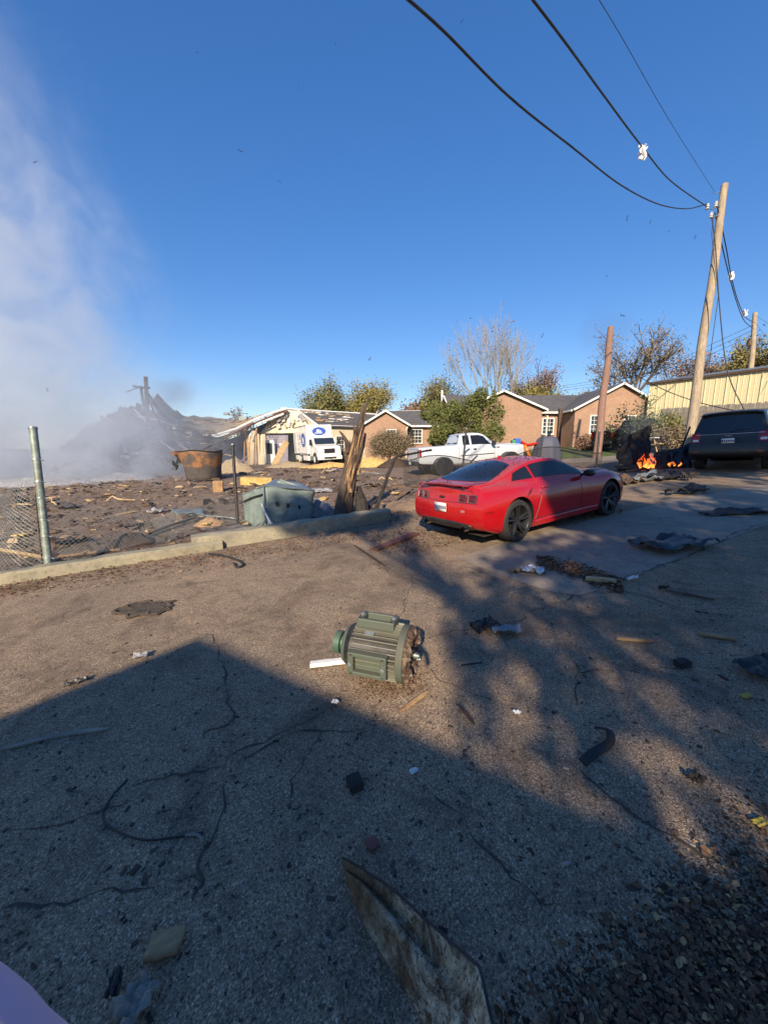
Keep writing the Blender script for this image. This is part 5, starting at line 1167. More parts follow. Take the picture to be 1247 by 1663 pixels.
# ---------------------------------------------------------------- splintered stump of a wooden pole
def stump():
    b = at(557, 846, 9.3); b.z = tz(b.x, b.y) - .05; r = empty('splintered_pole', b, 'thick splintered wooden pole broken off and leaning right', 'broken pole'); rnd = random.Random(6)
    L_ = lambda px, py, t=9.3: at(px, py, t) - b
    m_ = MB(); rings = [((553, 846), .25), ((557, 828), .22), ((562, 800), .195), ((567, 770), .175), ((573, 745), .16), ((577, 728), .12)]
    n = 26; prev = None
    for k, ((px, py), rr) in enumerate(rings):
        c = L_(px, py); 
        for i in range(n):
            a = 2 * math.pi * i / n; q = rr * (1 + .14 * mnoise.noise(Vector((math.cos(a) * 2.2, math.sin(a) * 2.2, k * .25))) + .05 * mnoise.noise(Vector((math.cos(a) * 8, math.sin(a) * 8, k * .2))))
            zz = 0 if k < 4 else (.7 if k > 4 else .3) * abs(mnoise.noise(Vector((math.cos(a) * 3, math.sin(a) * 3, 7))))
            m_.v.append(tuple(c + Vector((q * math.cos(a), q * math.sin(a), zz))))
    for k in range(len(rings) - 1):
        for i in range(n): m_.f.append((k * n + i, k * n + (i + 1) % n, (k + 1) * n + (i + 1) % n, (k + 1) * n + i))
    m_.f.append(tuple(range((len(rings) - 1) * n, len(rings) * n))); m_.build('trunk', 'splinter', r, smooth=45)
    def shard(pts, rs, m='splinter'):
        s = MB(); s.tube([L_(*p) for p in pts], rs, 6, jit=.3, rnd=rnd); o = s.build('splinter', m, r); return o
    shard([(566, 775, 9.25), (577, 730, 9.25), (584, 695, 9.3), (591, 665, 9.3), (599, 645, 9.3)], [.14, .15, .11, .065, .004])
    shard([(572, 760, 9.2), (580, 715, 9.2), (586, 690, 9.2), (589, 668, 9.2)], [.12, .11, .07, .005])
    shard([(576, 755, 9.3), (586, 725, 9.3), (592, 704, 9.3), (589, 702, 9.3)], [.10, .10, .06, .01])
    shard([(575, 740, 9.15), (576, 710, 9.15), (574, 682, 9.15)], [.06, .045, .004])
    shard([(566, 735, 9.15), (563, 718, 9.1), (556, 705, 9.05), (551, 700, 9.05)], [.075, .06, .035, .012], 'wood_dark')
    shard([(568, 800, 9.12), (566, 772, 9.1), (571, 748, 9.1)], [.05, .06, .01], 'wood_raw'); shard([(580, 770, 9.25), (587, 735, 9.2), (590, 715, 9.2)], [.04, .05, .006], 'wood_raw')
    for k in range(34):
        y = rnd.uniform(705, 800); px = 553 + (846 - y) * .215 + rnd.uniform(-9, 9); q = rnd.uniform(12, 32); shard([(px - 5, y + 22, 9.1), (px, y, 9.08), (px + q * .23, y - q, 9.05)], [.012, .018, .002], rnd.choice(('wood_raw', 'splinter', 'wood_dark')))
    m2 = MB(); m2.tube([L_(590, 846, 9.5), L_(585, 815, 9.5), L_(582, 790, 9.45)], [.2, .16, .05], 10, jit=.2, rnd=rnd); m2.build('charred_base', 'char', r)
stump()
# crumpled green metal cabinet
def cabinet():
    b = at(450, 852, 9.0); b.z = tz(b.x, b.y); r = empty('metal_cabinet', b, 'crumpled grey-green metal cabinet lying behind the kerb', 'cabinet')
    L_ = lambda px, py, t: at(px, py, t) - b
    def quad(q, m, name, amp=.05, k=0):
        a, bb, c, d = [L_(*p) for p in q]
        def fn(u, v):
            p = a.lerp(bb, u).lerp(d.lerp(c, u), v); return p + Vector((.3, -1, .3)) * amp * mnoise.noise(Vector((u * 2.5 + k * 5, v * 2.5, k)))
        return MB().grid(fn, 14, 10).build(name, m, r, smooth=True, solid=.02)
    quad([(428, 790, 8.7), (510, 797, 9.3), (506, 850, 9.3), (432, 857, 8.7)], 'cabinet_green', 'front_panel', .06, 1)
    quad([(394, 803, 9.3), (428, 790, 8.7), (432, 857, 8.7), (398, 852, 9.3)], 'cabinet_green', 'side_panel', .05, 2)
    quad([(428, 789, 8.7), (510, 796, 9.3), (485, 783, 10.0), (445, 779, 9.8)], 'galv', 'top_panel', .04, 3)
    quad([(445, 788, 9.4), (455, 778, 9.4), (512, 797, 9.6), (510, 806, 9.5)], 'cabinet_green', 'bent_lid', .1, 4)
    MB().tube([L_(395, 803, 9.28), L_(428, 789, 8.67), L_(510, 796, 9.27)], .018, 5).build('rim_edge', 'galv', r)
    MB().tube([L_(428, 790, 8.66), L_(431, 857, 8.66)], .02, 5).build('corner_edge', 'galv', r)
    MB().tube([L_(395, 815, 9.2), L_(410, 808, 8.95), L_(426, 803, 8.68)], .022, 6).build('side_bar', 'black_plastic', r)
    MB().tube([L_(425, 818, 8.6), L_(432, 835, 8.55), L_(443, 856, 8.5)], .025, 5).build('hinge_strap', 'paper_white', r)
    for k in range(3): MB().box(L_(450 + 18 * k, 818 + 3 * k, 8.8 + .15 * k), (.06, .02, .09), .3).build('latch', 'dark_metal', r)
    MB().tube([L_(385, 866, 8.7), L_(405, 858, 8.7), L_(430, 846, 8.6)], .02, 5).build('loose_pipe', 'galv', r)
cabinet()

# ---------------------------------------------------------------- the electric motor on the road
def motor():
    c = G(612, 1106); ax = Vector((.955, -.30, 0)).normalized()            # from the pulley end to the broken end
    rz = math.atan2(ax.y, ax.x); fr_ = frame_on(c.x + .02, c.y + .12, rz, 0)
    r = empty('electric_motor', fr_ @ Matrix.Translation((0, -.02, .215)) @ Euler((R(-14), R(4), 0)).to_matrix().to_4x4() @ Matrix.Scale(.93, 4), 'large green finned electric motor lying on the cracked road', 'motor'); rnd = random.Random(12)
    Rm = .205; x0, x1 = -.24, .22
    MB().lathe([(x0, .02), (x0, .15), (x0 + .012, .175), (x0 + .05, Rm - .005), (x0 + .06, Rm - .01), (x1, Rm - .01), (x1, .02)], 48).build('housing', 'dark_metal', r, smooth=40)
    fin = None
    for k in range(36):                                                    # cooling fins round the housing, none behind the feet
        a = 2 * math.pi * k / 36; dg = math.degrees(a) % 360
        if 250 < dg < 290 or 84 < dg < 96: continue
        if fin is None:
            m_ = MB(); m_.prism([(x0 + .06, Rm - .02), (x1 - .005, Rm - .02), (x1 - .005, Rm + .026), (x1 - .02, Rm + .030), (x0 + .09, Rm + .030), (x0 + .062, Rm + .008)], .008, lambda p, q, h: Vector((p, h - .003, q))); fin = m_.build('fin', 'motor_fin', r); o = fin
        else: o = child_copy(fin, r)
        o.rotation_euler = (a - math.pi / 2, 0, 0)
    # mounting feet as lugs: facing the viewer low, and on top
    def lug(ang, name):
        M4 = Euler((ang, 0, 0)).to_matrix()
        g_ = MB()
        for (cx, cz, dx, dz) in ((-.135, 0, .05, .19), (.135, 0, .05, .19), (0, .08, .30, .035), (0, -.08, .30, .035)):
            g_.box(M4 @ Vector((cx, cz, Rm + .035)), (dx, dz, .075), rot=(ang, 0, 0))
        g_.box(M4 @ Vector((0, 0, Rm + .006)), (.3, .19, .03), rot=(ang, 0, 0))
        o = g_.build(name, 'motor_green', r, bevel=.008)
        for sx in (-.135, .135): bo = MB(); bo.lathe([(0, .001), (.0, .02), (.02, .02), (.022, .001)], 6, ax='z'); b_ = bo.build('bolt', 'galv', o); b_.matrix_local = M4.to_4x4() @ Matrix.Translation((sx, 0, Rm + .068))
        return o
    lug(R(104), 'terminal_box'); lug(R(8), 'mounting_foot'); 
    q = lug(R(-70), 'mounting_foot')
    # pulley end: bell and green collar
    MB().lathe([(x0 - .045, .03), (x0 - .045, .10), (x0 - .03, .15), (x0 + .005, .172), (x0 + .01, .02)], 40).build('end_bell', 'motor_green', r, smooth=40)
    MB().lathe([(x0 - .04, .03), (x0 - .04, .055), (x0 - .075, .06), (x0 - .078, .095), (x0 - .13, .098), (x0 - .135, .085), (x0 - .10, .078), (x0 - .098, .03)], 36).build('collar', 'motor_collar', r, smooth=35)
    MB().lathe([(x0 - .16, .001), (x0 - .16, .026), (x0, .026)], 16).build('shaft', 'steel', r, smooth=30)
    # broken end: flange, shattered cover with ragged lip, bolts, shaft stub
    MB().lathe([(x1 - .004, Rm - .02), (x1 - .002, Rm + .03), (x1 + .05, Rm + .03), (x1 + .056, Rm), (x1 + .052, .1)], 48).build('flange', 'motor_green', r, smooth=30)
    rg = MB(); n = 60
    for (xx, rr, jx, jr) in ((x1 + .05, Rm + .018, 0, .004), (x1 + .085, Rm + .010, .018, .014), (x1 + .105, Rm - .03, .022, .018), (x1 + .09, Rm - .06, .012, .012), (x1 + .055, .11, .004, .004)):
        for i in range(n):
            a = 2 * math.pi * i / n; rr_ = rr + rnd.uniform(-jr, jr); rg.v.append((xx + rnd.uniform(-jx, jx), rr_ * math.cos(a), rr_ * math.sin(a)))
    for k in range(4):
        for i in range(n): rg.f.append((k * n + i, k * n + (i + 1) % n, (k + 1) * n + (i + 1) % n, (k + 1) * n + i))
    rg.build('broken_cover', 'rust', r)
    MB().lathe([(x1 + .05, .005), (x1 + .05, .115), (x1 + .075, .11), (x1 + .08, .06), (x1 + .10, .055), (x1 + .10, .005)], 28).build('bearing_plate', 'dark_metal', r, smooth=30)
    MB().lathe([(x1 + .09, .001), (x1 + .09, .028), (x1 + .145, .026), (x1 + .15, .001)], 14).build('shaft_stub', 'galv', r, smooth=30)
    for k in range(9):
        a = 2 * math.pi * k / 9 + .2; o = MB().lathe([(x1 + .05, .014), (x1 + .10 + rnd.uniform(0, .02), .012)], 8, (0, (Rm + .002) * math.cos(a), (Rm + .002) * math.sin(a))).build('bolt', 'rust', r)
    for k in range(26):
        a = rnd.uniform(0, 6.28); s = rnd.uniform(.008, .025); o = MB().box((0, 0, 0), (s * 1.6, s, s * .7)).build('shard', rnd.choice(('rust', 'galv', 'dark_metal')), r); o.matrix_local = rot_z((x1 + rnd.uniform(.05, .12), (Rm - rnd.uniform(-.01, .06)) * math.cos(a), (Rm - rnd.uniform(-.01, .06)) * math.sin(a)), rnd.uniform(0, 3), rnd.uniform(0, 3))
    pl = MB().box((-.03, -.16, .16), (.08, .05, .004), rot=(.75, 0, 0)).build('name_plate', 'galv', r)
motor()
# ---------------------------------------------------------------- trees and shrubs
def rot_dir(d, ang, az):
    d = d.normalized(); a = d.cross(Vector((.13, .2, 1)) if abs(d.z) < .95 else Vector((1, .1, 0))).normalized(); b = d.cross(a)
    return (d * math.cos(ang) + (a * math.cos(az) + b * math.sin(az)) * math.sin(ang)).normalized()
def tree(name, base, H, label, seed, spread=.5, lean=(0, 0), leafm=None, nleaf=10, lsize=.12, bark='bark', levels=5, stems=1, trunk=.30, r0=None, up=.25, cluster=.5, cat='tree', kids=(2, 4), droop=0.):
    rnd = random.Random(seed); r = empty(name, base, label, cat); tb = MB(); lb = MB(); tips = []
    def grow(p, d, ln, rad, lv):
        n = 3; pts = [p]; q = p; dd = d
        for k in range(n):
            dd = (dd + Vector((rnd.uniform(-.16, .16), rnd.uniform(-.16, .16), rnd.uniform(-.05, .10) + up * .12 - droop * .1 * lv))).normalized(); q = q + dd * (ln / n); pts.append(q)
        rs = [rad, rad * .9, rad * .8, rad * .68]
        tb.tube(pts, rs, 7 if lv == 0 else 5 if lv < 3 else 3, cap=False)
        if lv >= levels - 2: tips.extend(pts[1:])
        if lv >= levels - 1: return
        for i in range(rnd.randint(*kids)):
            f = rnd.uniform(.45, 1.0) if lv else rnd.uniform(.6, 1.0); j = min(int(f * n), n - 1); s = pts[j].lerp(pts[j + 1], f * n - j)
            grow(s, rot_dir(dd, rnd.uniform(.35, .95) * spread * 1.3, rnd.uniform(0, 6.28)), ln * rnd.uniform(.62, .85), rad * rnd.uniform(.48, .62), lv + 1)
        grow(pts[-1], rot_dir(dd, rnd.uniform(0, .3), rnd.uniform(0, 6.28)), ln * rnd.uniform(.7, .88), rad * .66, lv + 1)
    rad = r0 or H * .022
    for s in range(stems):
        d = Vector((lean[0] + (rnd.uniform(-.4, .4) * spread if stems > 1 else 0), lean[1] + (rnd.uniform(-.3, .3) * spread if stems > 1 else 0), 1))
        grow(Vector((rnd.uniform(-.1, .1) * stems, 0, -.15)), d, H * trunk, rad / math.sqrt(stems) * 1.1, 0)
    zt = max(v[2] for v in tb.v); k = H / zt
    tb.v = [(x * k, y * k, z * k if z > 0 else z) for x, y, z in tb.v]
    tb.build('trunk', bark, r, fix=False)
    if leafm:
        for t in tips:
            t = t * k
            for _ in range(nleaf if isinstance(nleaf, int) else (1 if rnd.random() < nleaf else 0)):
                c = t + Vector((rnd.gauss(0, cluster), rnd.gauss(0, cluster), rnd.gauss(0, cluster * .8) - droop * abs(rnd.gauss(0, .4)))); s = lsize * rnd.uniform(.5, 1.3)
                a = Vector((rnd.gauss(0, 1), rnd.gauss(0, 1), rnd.gauss(0, .7))).normalized() * s; b = a.cross(Vector((rnd.gauss(0, 1), rnd.gauss(0, 1), rnd.gauss(0, 1)))).normalized() * s * .6
                lb.add([c - a, c - b * .9, c + a, c + b], [(0, 1, 2, 3)])
        if lb.v: lb.build('crown', leafm, r, fix=False)
    return r
def tbase(px, t): p = at(px, 720, t); return Vector((p.x, p.y, tz(p.x, p.y)))
def ttop(px, py, t): return at(px, py, t).z - tz(at(px, 720, t).x, at(px, 720, t).y)
def T_(name, px, py, t, label, seed, **kw): return tree(name, tbase(px, t), ttop(px, py, t), label, seed, **kw)
T_('tree', 556, 612, 66, 'yellow-green leafy tree above the hall roof, left of two', 1, spread=.62, leafm='leaf_olive', nleaf=8, lsize=.17, cluster=.8, trunk=.26, stems=2)
T_('tree', 622, 620, 70, 'golden leafy tree above the hall roof, right of two', 7, spread=.6, leafm='leaf_gold', nleaf=8, lsize=.17, cluster=.8, trunk=.26, stems=2)
T_('bare_tree', 800, 510, 50, 'tall bare pale tree with many upright stems behind the brick house', 3, spread=.42, bark='bark_pale', levels=6, stems=5, trunk=.30, r0=.30, up=.6, leafm='leaf_rust', nleaf=.06, lsize=.12, cluster=.25, kids=(1, 3))
T_('tree', 722, 603, 56, 'half bare olive tree left of the tall bare tree', 4, spread=.55, leafm='leaf_olive', nleaf=3, lsize=.14, cluster=.6, stems=2)
T_('tree', 872, 588, 60, 'rusty half bare tree behind the brick house ridge', 5, spread=.5, leafm='leaf_rust', nleaf=2, lsize=.13, cluster=.5, stems=2)
T_('tree', 846, 622, 58, 'low golden tree peeking over the brick house roof', 15, spread=.5, leafm='leaf_gold', nleaf=5, lsize=.15, cluster=.6, stems=2)
T_('tree', 1012, 522, 47, 'broad bronze half bare tree right of the brown pole', 6, spread=.72, leafm='leaf_dead', nleaf=2, lsize=.12, cluster=.5, levels=6, trunk=.28, kids=(2, 3))
T_('tree', 1098, 570, 52, 'reddish half bare tree left of the tall utility pole', 8, spread=.6, leafm='leaf_rust', nleaf=2, lsize=.13, cluster=.55, stems=2)
T_('tree', 1150, 576, 50, 'reddish half bare tree behind the tall utility pole', 9, spread=.6, leafm='leaf_rust', nleaf=2, lsize=.13, cluster=.55, stems=2)
T_('bare_tree', 1196, 548, 44, 'brown bare tree behind the far utility pole', 10, spread=.55, leafm='leaf_dead', nleaf=.8, lsize=.16, cluster=.3, stems=2)
T_('tree', 1262, 545, 40, 'yellow-green leafy tree cut by the right edge', 11, spread=.6, leafm='leaf_gold', nleaf=9, lsize=.14, cluster=.7, stems=2)
T_('bare_tree', 392, 662, 90, 'tiny far bare tree above the sagging roof', 12, spread=.6, leafm='leaf_dead', nleaf=1, lsize=.3, cluster=.5)
T_('tree', 668, 655, 85, 'far rusty tree above the low brick house', 13, spread=.6, leafm='leaf_rust', nleaf=4, lsize=.35, cluster=.9)
T_('tree', 700, 640, 80, 'far olive tree left of the round green tree', 16, spread=.6, leafm='leaf_olive', nleaf=4, lsize=.35, cluster=.9)
T_('tree', 935, 640, 70, 'far bare-ish tree over the brick house roof', 17, spread=.6, leafm='leaf_dead', nleaf=2, lsize=.25, cluster=.7)
def lobed_tree(name, base, H, wd, label, seed, n, leafm, ls):
    rn = random.Random(seed); r = empty(name, base, label, 'tree'); tb = MB(); lb = MB(); lobes = []
    for k in range(15):
        a = rn.uniform(0, 6.28); q = rn.random() ** .6; z = H * rn.uniform(.28, .88); rad = wd * (1.0 if z < H * .6 else 1.0 - (z / H - .6) * 1.7)
        c = Vector((rad * q * math.cos(a), rad * q * math.sin(a) * .8, z)); lobes.append((c, rn.uniform(.35, .62) * wd * .62)); tb.tube([(0, 0, 0), (c.x * .3, c.y * .3, z * .45), tuple(c)], [.11, .06, .015], 5, cap=False)
    tb.build('trunk', 'bark', r, fix=False)
    for k in range(n):
        c, R_ = rn.choice(lobes); d = Vector((rn.gauss(0, 1), rn.gauss(0, 1), rn.gauss(0, .75))).normalized() * R_ * rn.random() ** .33 * (1.25 if rn.random() < .12 else 1); p = c + d
        if p.z < .15 or mnoise.noise(p * 1.1 + Vector((seed, 0, 0))) < -.12: continue
        s = ls * rn.uniform(.5, 1.5); a = Vector((rn.gauss(0, .7), rn.gauss(0, .7), rn.gauss(-.5, .7))).normalized() * s; b = a.cross(Vector((rn.gauss(0, 1), rn.gauss(0, 1), rn.gauss(0, 1)))).normalized() * s * .45
        lb.add([p - a, p - b, p + a, p + b], [(0, 1, 2, 3)])
    lb.build('crown', leafm, r, fix=False)
lobed_tree('evergreen_tree', tbase(764, 28), ttop(764, 632, 28), 2.9, 'loose round olive-green tree behind the white pickup', 14, 34000, 'leaf_green', .075)
lobed_tree('evergreen_tree', tbase(722, 31), ttop(722, 646, 31), 1.9, 'lower green tree at the left of the round tree', 24, 15000, 'leaf_green', .08)
tree('drooping_tree', tbase(1032, 24), ttop(1032, 634, 24), 'small thin tree with drooping dark green sprays by the brick house', 18, spread=1.0, leafm='leaf_pine', nleaf=2, lsize=.08, cluster=.22, trunk=.42, droop=.5, bark='bark_pale', r0=.06)
tree('bare_bush', tbase(632, 31), ttop(632, 690, 31), 'wide bare brown bush before the low brick house', 19, spread=.85, leafm='leaf_dead', nleaf=2, lsize=.05, cluster=.2, stems=9, trunk=.30, r0=.12, bark='bark', kids=(2, 4), cat='bush')
for k, (px, py, t, lab) in enumerate(((955, 706, 29, 'small red-leaved shrub left of the brown pole foot'), (990, 704, 29, 'small red-leaved shrub right of the brown pole foot'), (1100, 690, 21, 'tan shrub at the foot of the tall utility pole'), (555, 730, 36, 'small brown shrub beside the truck bonnet'), (1075, 668, 23, 'wispy green shrub before the wooden fence'))):
    tree('shrub', tbase(px, t), ttop(px, py, t), lab, 30 + k, spread=.9, leafm=('leaf_rust', 'leaf_rust', 'leaf_dead', 'leaf_dead', 'leaf_olive')[k], nleaf=4, lsize=.08, cluster=.16, stems=4, trunk=.35, r0=.05, cat='shrub', levels=4)
# behind the camera: the house and trees whose shadows lie on the road
pk_ = G(330, 1034); hp = pk_ + TOSUN * (5.3 / TOSUN.z); aw = R(24.4); fz = tz(hp.x, hp.y)
hb = empty('street_house', rot_z(Vector((hp.x, hp.y, fz)), aw), 'gabled house behind the photographer, its shadow on the road', 'house')
PH = hp.z - fz; sl_ = .452; hw_ = 6.0
q_ = MB(); q_.prism([(-hw_, -.5), (hw_, -.5), (hw_, PH - .15 - sl_ * hw_), (0, PH - .15), (-hw_, PH - .15 - sl_ * hw_)], 9, lambda a, b, h: Vector((a, -h - .25, b))); q_.build('wall', 'cream_wall', hb)
for sg in (-1, 1):
    q_ = MB(); q_.add(*slab_quad((0, 0, PH), (sg * (hw_ + .5), 0, PH - sl_ * (hw_ + .5)), (sg * (hw_ + .5), -9.5, PH - sl_ * (hw_ + .5)), (0, -9.5, PH), .12)); q_.build('roof', 'shingle', hb)
window(hb, lambda x, d, z: Vector((x, -.25 + d, z)), -2, 1.0, 1.2, 1.4, 1); window(hb, lambda x, d, z: Vector((x, -.25 + d, z)), 2.2, 1.0, 1.2, 1.4, 1)
def shade_tree(gx, gy, h, rad, n, gap, lab, seed, ls=.11, dx=0.):
    """street tree whose crown stands h above the ground at the sunward end of the ray through (gx, gy)"""
    rn = random.Random(seed); g = onG(gx, gy); c = g + TOSUN * (h / TOSUN.z); base = onG(c.x + dx, c.y); r = empty('street_tree', base, lab, 'tree'); C = c - base; lb = MB(); tb = MB()
    tb.tube([(0, 0, -.2), (C.x * .1, .05, C.z * .35), (C.x * .35, .1, C.z * .7), tuple(C)], [.16, .13, .08, .03], 8)
    for k in range(16):
        d = Vector((rn.gauss(0, 1), rn.gauss(0, 1), rn.gauss(0, .8))).normalized(); e = C + Vector((d.x * rad[0], d.y * rad[1], d.z * rad[2])) * .85; f_ = rn.uniform(.7, 1.0); s = Vector((C.x * (.35 + .65 * (f_ - .7) / .3), .08, C.z * f_)); tb.tube([s, s.lerp(e, .5) + Vector((0, 0, .3)), e], [.05, .03, .01], 5, cap=False)
    tb.build('trunk', 'bark', r, fix=False); k = 0
    while k < n:
        d = Vector((rn.gauss(0, 1), rn.gauss(0, 1), rn.gauss(0, 1))).normalized() * rn.random() ** .4; p = C + Vector((d.x * rad[0], d.y * rad[1], d.z * rad[2])); k += 1
        if mnoise.noise(p * .75 + Vector((seed * 3, 0, 0))) < gap: continue
        s = ls * rn.uniform(.5, 1.3); a = Vector((rn.gauss(0, 1), rn.gauss(0, 1), rn.gauss(0, .7))).normalized() * s; b = a.cross(Vector((rn.gauss(0, 1), rn.gauss(0, 1), rn.gauss(0, 1)))).normalized() * s * .6
        lb.add([p - a, p - b, p + a, p + b], [(0, 1, 2, 3)])
    lb.build('crown', 'leaf_olive', r, fix=False)
shade_tree(2.7, 2.9, 6.5, (2.2, 2.0, 1.9), 7500, -.08, 'leafy street tree behind the photographer, shading the near right road', 41)
shade_tree(5.4, 4.9, 7.0, (2.6, 2.2, 1.9), 9000, -.22, 'leafy street tree behind the photographer to the right', 42)
shade_tree(4.5, 8.3, 8.0, (1.45, 1.3, 1.0), 7000, -.45, 'smaller street tree behind the photographer, shading the coupe', 43)
shade_tree(11.2, 15.0, 8.5, (2.9, 2.4, 1.7), 9000, -.3, 'tall street tree right of the photographer, shading the SUV', 44)
shade_tree(-1.0, 9.0, 10, (1.7, 1.2, .6), 2600, .0, 'thin street tree far behind the photographer, shading the kerb', 45, dx=5.0)
shade_tree(8.5, 8.5, 8.0, (2.4, 2.0, 1.5), 5000, .0, 'spreading street tree right of the photographer', 47)

m_leaf('bark_mix', (.06, .035, .022), (.17, .09, .05), (.34, .22, .12)); m_leaf('grit_mix', (.03, .025, .022), (.09, .065, .05), (.35, .30, .24)); m_leaf('litter_mix', (.06, .036, .024), (.19, .105, .06), (.45, .30, .14)); m_leaf('humus', (.03, .02, .014), (.07, .045, .03))
# ---------------------------------------------------------------- debris in the burnt lot
def flakes(name, pts, label, cat_m, smin, smax, seed, flat=.25, up=.0):
    rnd = random.Random(seed); mb = MB()
    for (x, y) in pts:
        s = rnd.uniform(smin, smax) * (1 if rnd.random() < .85 else 1.8); z = tz(x, y) + up; a = rnd.uniform(0, 6.28); el = rnd.uniform(.6, 2.6)
        dx = Vector((math.cos(a) * s * el, math.sin(a) * s * el, rnd.uniform(-.3, .3) * s)); dy = Vector((-math.sin(a) * s, math.cos(a) * s, rnd.uniform(-.3, .3) * s)); h = s * flat * rnd.uniform(.4, 2); c = Vector((x, y, z))
        mb.add([c - dx - dy, c + dx - dy * .8, c + dx * .9 + dy, c - dx * .8 + dy, c - dx * .7 - dy * .6 + Vector((0, 0, h)), c + dx * .7 - dy * .6 + Vector((0, 0, h)), c + dx * .6 + dy * .7 + Vector((0, 0, h * rnd.uniform(.6, 1.3))), c - dx * .6 + dy * .7 + Vector((0, 0, h))], [(4, 5, 6, 7), (0, 1, 5, 4), (1, 2, 6, 5), (2, 3, 7, 6), (3, 0, 4, 7)])
    o = mb.build(name, cat_m, None, fix=False); return tag(o, label, None, None, 'stuff')
def lot_pts(n, seed, d0=.2, d1=26, x0=-14, x1=16, pw=1.6):
    rnd = random.Random(seed); out = []
    o = C1
    while len(out) < n:
        s = rnd.uniform(x0, x1 - 12); d = d0 + (d1 - d0) * rnd.random() ** pw; p = C1 + STREET * (s * (1 + d * .05)) + SN * (.4 + d)
        if p.y < 3 or p.x > 4 + p.y * .05 and p.y < 18: continue
        out.append((p.x, p.y))
    return out
flakes('debris', lot_pts(12000, 1), 'small scattered chips and splinters covering the burnt lot', 'debris_mix', .006, .034, 5, .5)
flakes('debris', lot_pts(1500, 2, 3, 28, pw=.9), 'larger scattered scraps further out in the burnt lot', 'debris_mix', .03, .10, 6, .5)
rnd = random.Random(77)
protoB = []
for k in range(6):
    m_ = MB(); ln = (.5, .8, 1.1, .6, .35, 1.5)[k]; wd = (.12, .09, .14, .2, .24, .1)[k]
    n = 7; 
    for i in range(n + 1):
        f = i / n; ww = wd * (1 if 1 < i < n - 1 else rnd.uniform(.3, .9)); 
        for (a, b) in ((-1, 0), (1, 0), (1, 1), (-1, 1)): m_.v.append((ln * (f - .5), a * ww / 2 + rnd.uniform(-.008, .008), b * .035 + .02 * math.sin(f * 3) * (k % 2)))
    for i in range(n):
        for j in range(4): m_.f.append((4 * i + j, 4 * i + (j + 1) % 4, 4 * i + 4 + (j + 1) % 4, 4 * i + 4 + j))
    m_.f += [(0, 1, 2, 3), tuple(4 * n + j for j in (3, 2, 1, 0))]
    me = m_.build('board_scrap', ('wood_pale', 'wood_raw', 'wood_dark', 'tan_board', 'insulation', 'wood_dark')[k]); protoB.append(me)
labs = ('pale splintered board lying in the burnt lot', 'tan splintered board lying in the burnt lot', 'dark charred board lying in the burnt lot', 'flat tan panel scrap lying in the burnt lot', 'yellow insulation scrap lying in the burnt lot', 'long charred strip lying in the burnt lot')
used = set()
for i, (x, y) in enumerate(lot_pts(110, 9, .5, 22, pw=1.2)):
    k = i % 6; o = protoB[k] if k not in used else protoB[k].copy()
    if k in used: COL.objects.link(o)
    q_ = min((('near the rusty tank', G(334, 780)), ('beyond the green cabinet', G(450, 800)), ('before the box truck', G(520, 765)), ('behind the left wire mesh', G(100, 860)), ('right of the splintered pole', G(620, 800)), ('under the smoke', G(120, 800))), key=lambda e: (e[1].x - x) ** 2 + (e[1].y - y) ** 2)[0]
    used.add(k); tag(o, labs[k].replace('lying in the burnt lot', 'lying ' + q_), 'board scrap', ('pale board scraps', 'tan board scraps', 'charred board scraps', 'panel scraps', 'insulation scraps', 'charred strips')[k])
    o.matrix_world = rot_z(onG(x, y, .03 + rnd.uniform(0, .05)), rnd.uniform(0, 3.14), rnd.uniform(-.12, .12), rnd.uniform(-.15, .15))
def lot_scraps(name, cat, n, seed, make, labs_, group):
    rn = random.Random(seed)
    for i, (x, y) in enumerate(lot_pts(n, seed, .6, 20, pw=1.1)):
        o, lab = make(rn, i)
        where = min((('near the rusty tank', G(334, 780)), ('beyond the green cabinet', G(450, 800)), ('before the box truck', G(520, 765)), ('behind the left wire mesh', G(100, 860)), ('right of the splintered pole', G(620, 800)), ('under the smoke', G(120, 800))), key=lambda e: (e[1].x - x) ** 2 + (e[1].y - y) ** 2)[0]
        o.matrix_world = rot_z(onG(x, y, .04), rn.uniform(0, 6.28), rn.uniform(-.15, .15), rn.uniform(-.15, .15)); tag(o, lab + ' lying ' + where, cat, group)
def mk_sheet(rn, i):
    sx, sy, sd = rn.uniform(.3, 1.3), rn.uniform(.2, .7), rn.uniform(0, 90); k = i % 4
    o = MB().grid(lambda u, v: Vector(((u - .5) * sx * (1 + .3 * mnoise.noise(Vector((v * 4, sd, 0)))), (v - .5) * sy * (1 + .3 * mnoise.noise(Vector((u * 4, sd, 1)))), .06 + .22 * sy * mnoise.noise(Vector((u * 2.2 + sd, v * 2.2, 2))) + .05 * mnoise.noise(Vector((u * 7, v * 7 + sd, 3))))), 10, 8).build('sheet_scrap', ('galv', 'sheet_dark', 'ash', 'rust')[k], None, solid=.008, smooth=25)
    return o, ('silvery bent metal sheet', 'dark bent metal sheet', 'grey crumpled panel', 'rusty bent metal sheet')[k]
lot_scraps('sheet_scrap', 'sheet scrap', 34, 301, mk_sheet, None, 'bent sheets in the lot')
def mk_pipe(rn, i):
    ln = rn.uniform(.6, 2.2); k = i % 3; pts = [Vector((ln * (j / 5 - .5), .18 * ln * mnoise.noise(Vector((j * .5, i, 0))), .05 + .25 * abs(mnoise.noise(Vector((j * .6, i, 4)))))) for j in range(6)]
    return MB().tube(pts, (.02, .03, .012)[k], 6).build(('bent_pipe', 'broken_stud', 'loose_wire')[k], ('galv', 'wood_pale', 'cable')[k], None, smooth=k != 1), ('bent grey pipe', 'broken pale stud', 'loose black wire')[k]
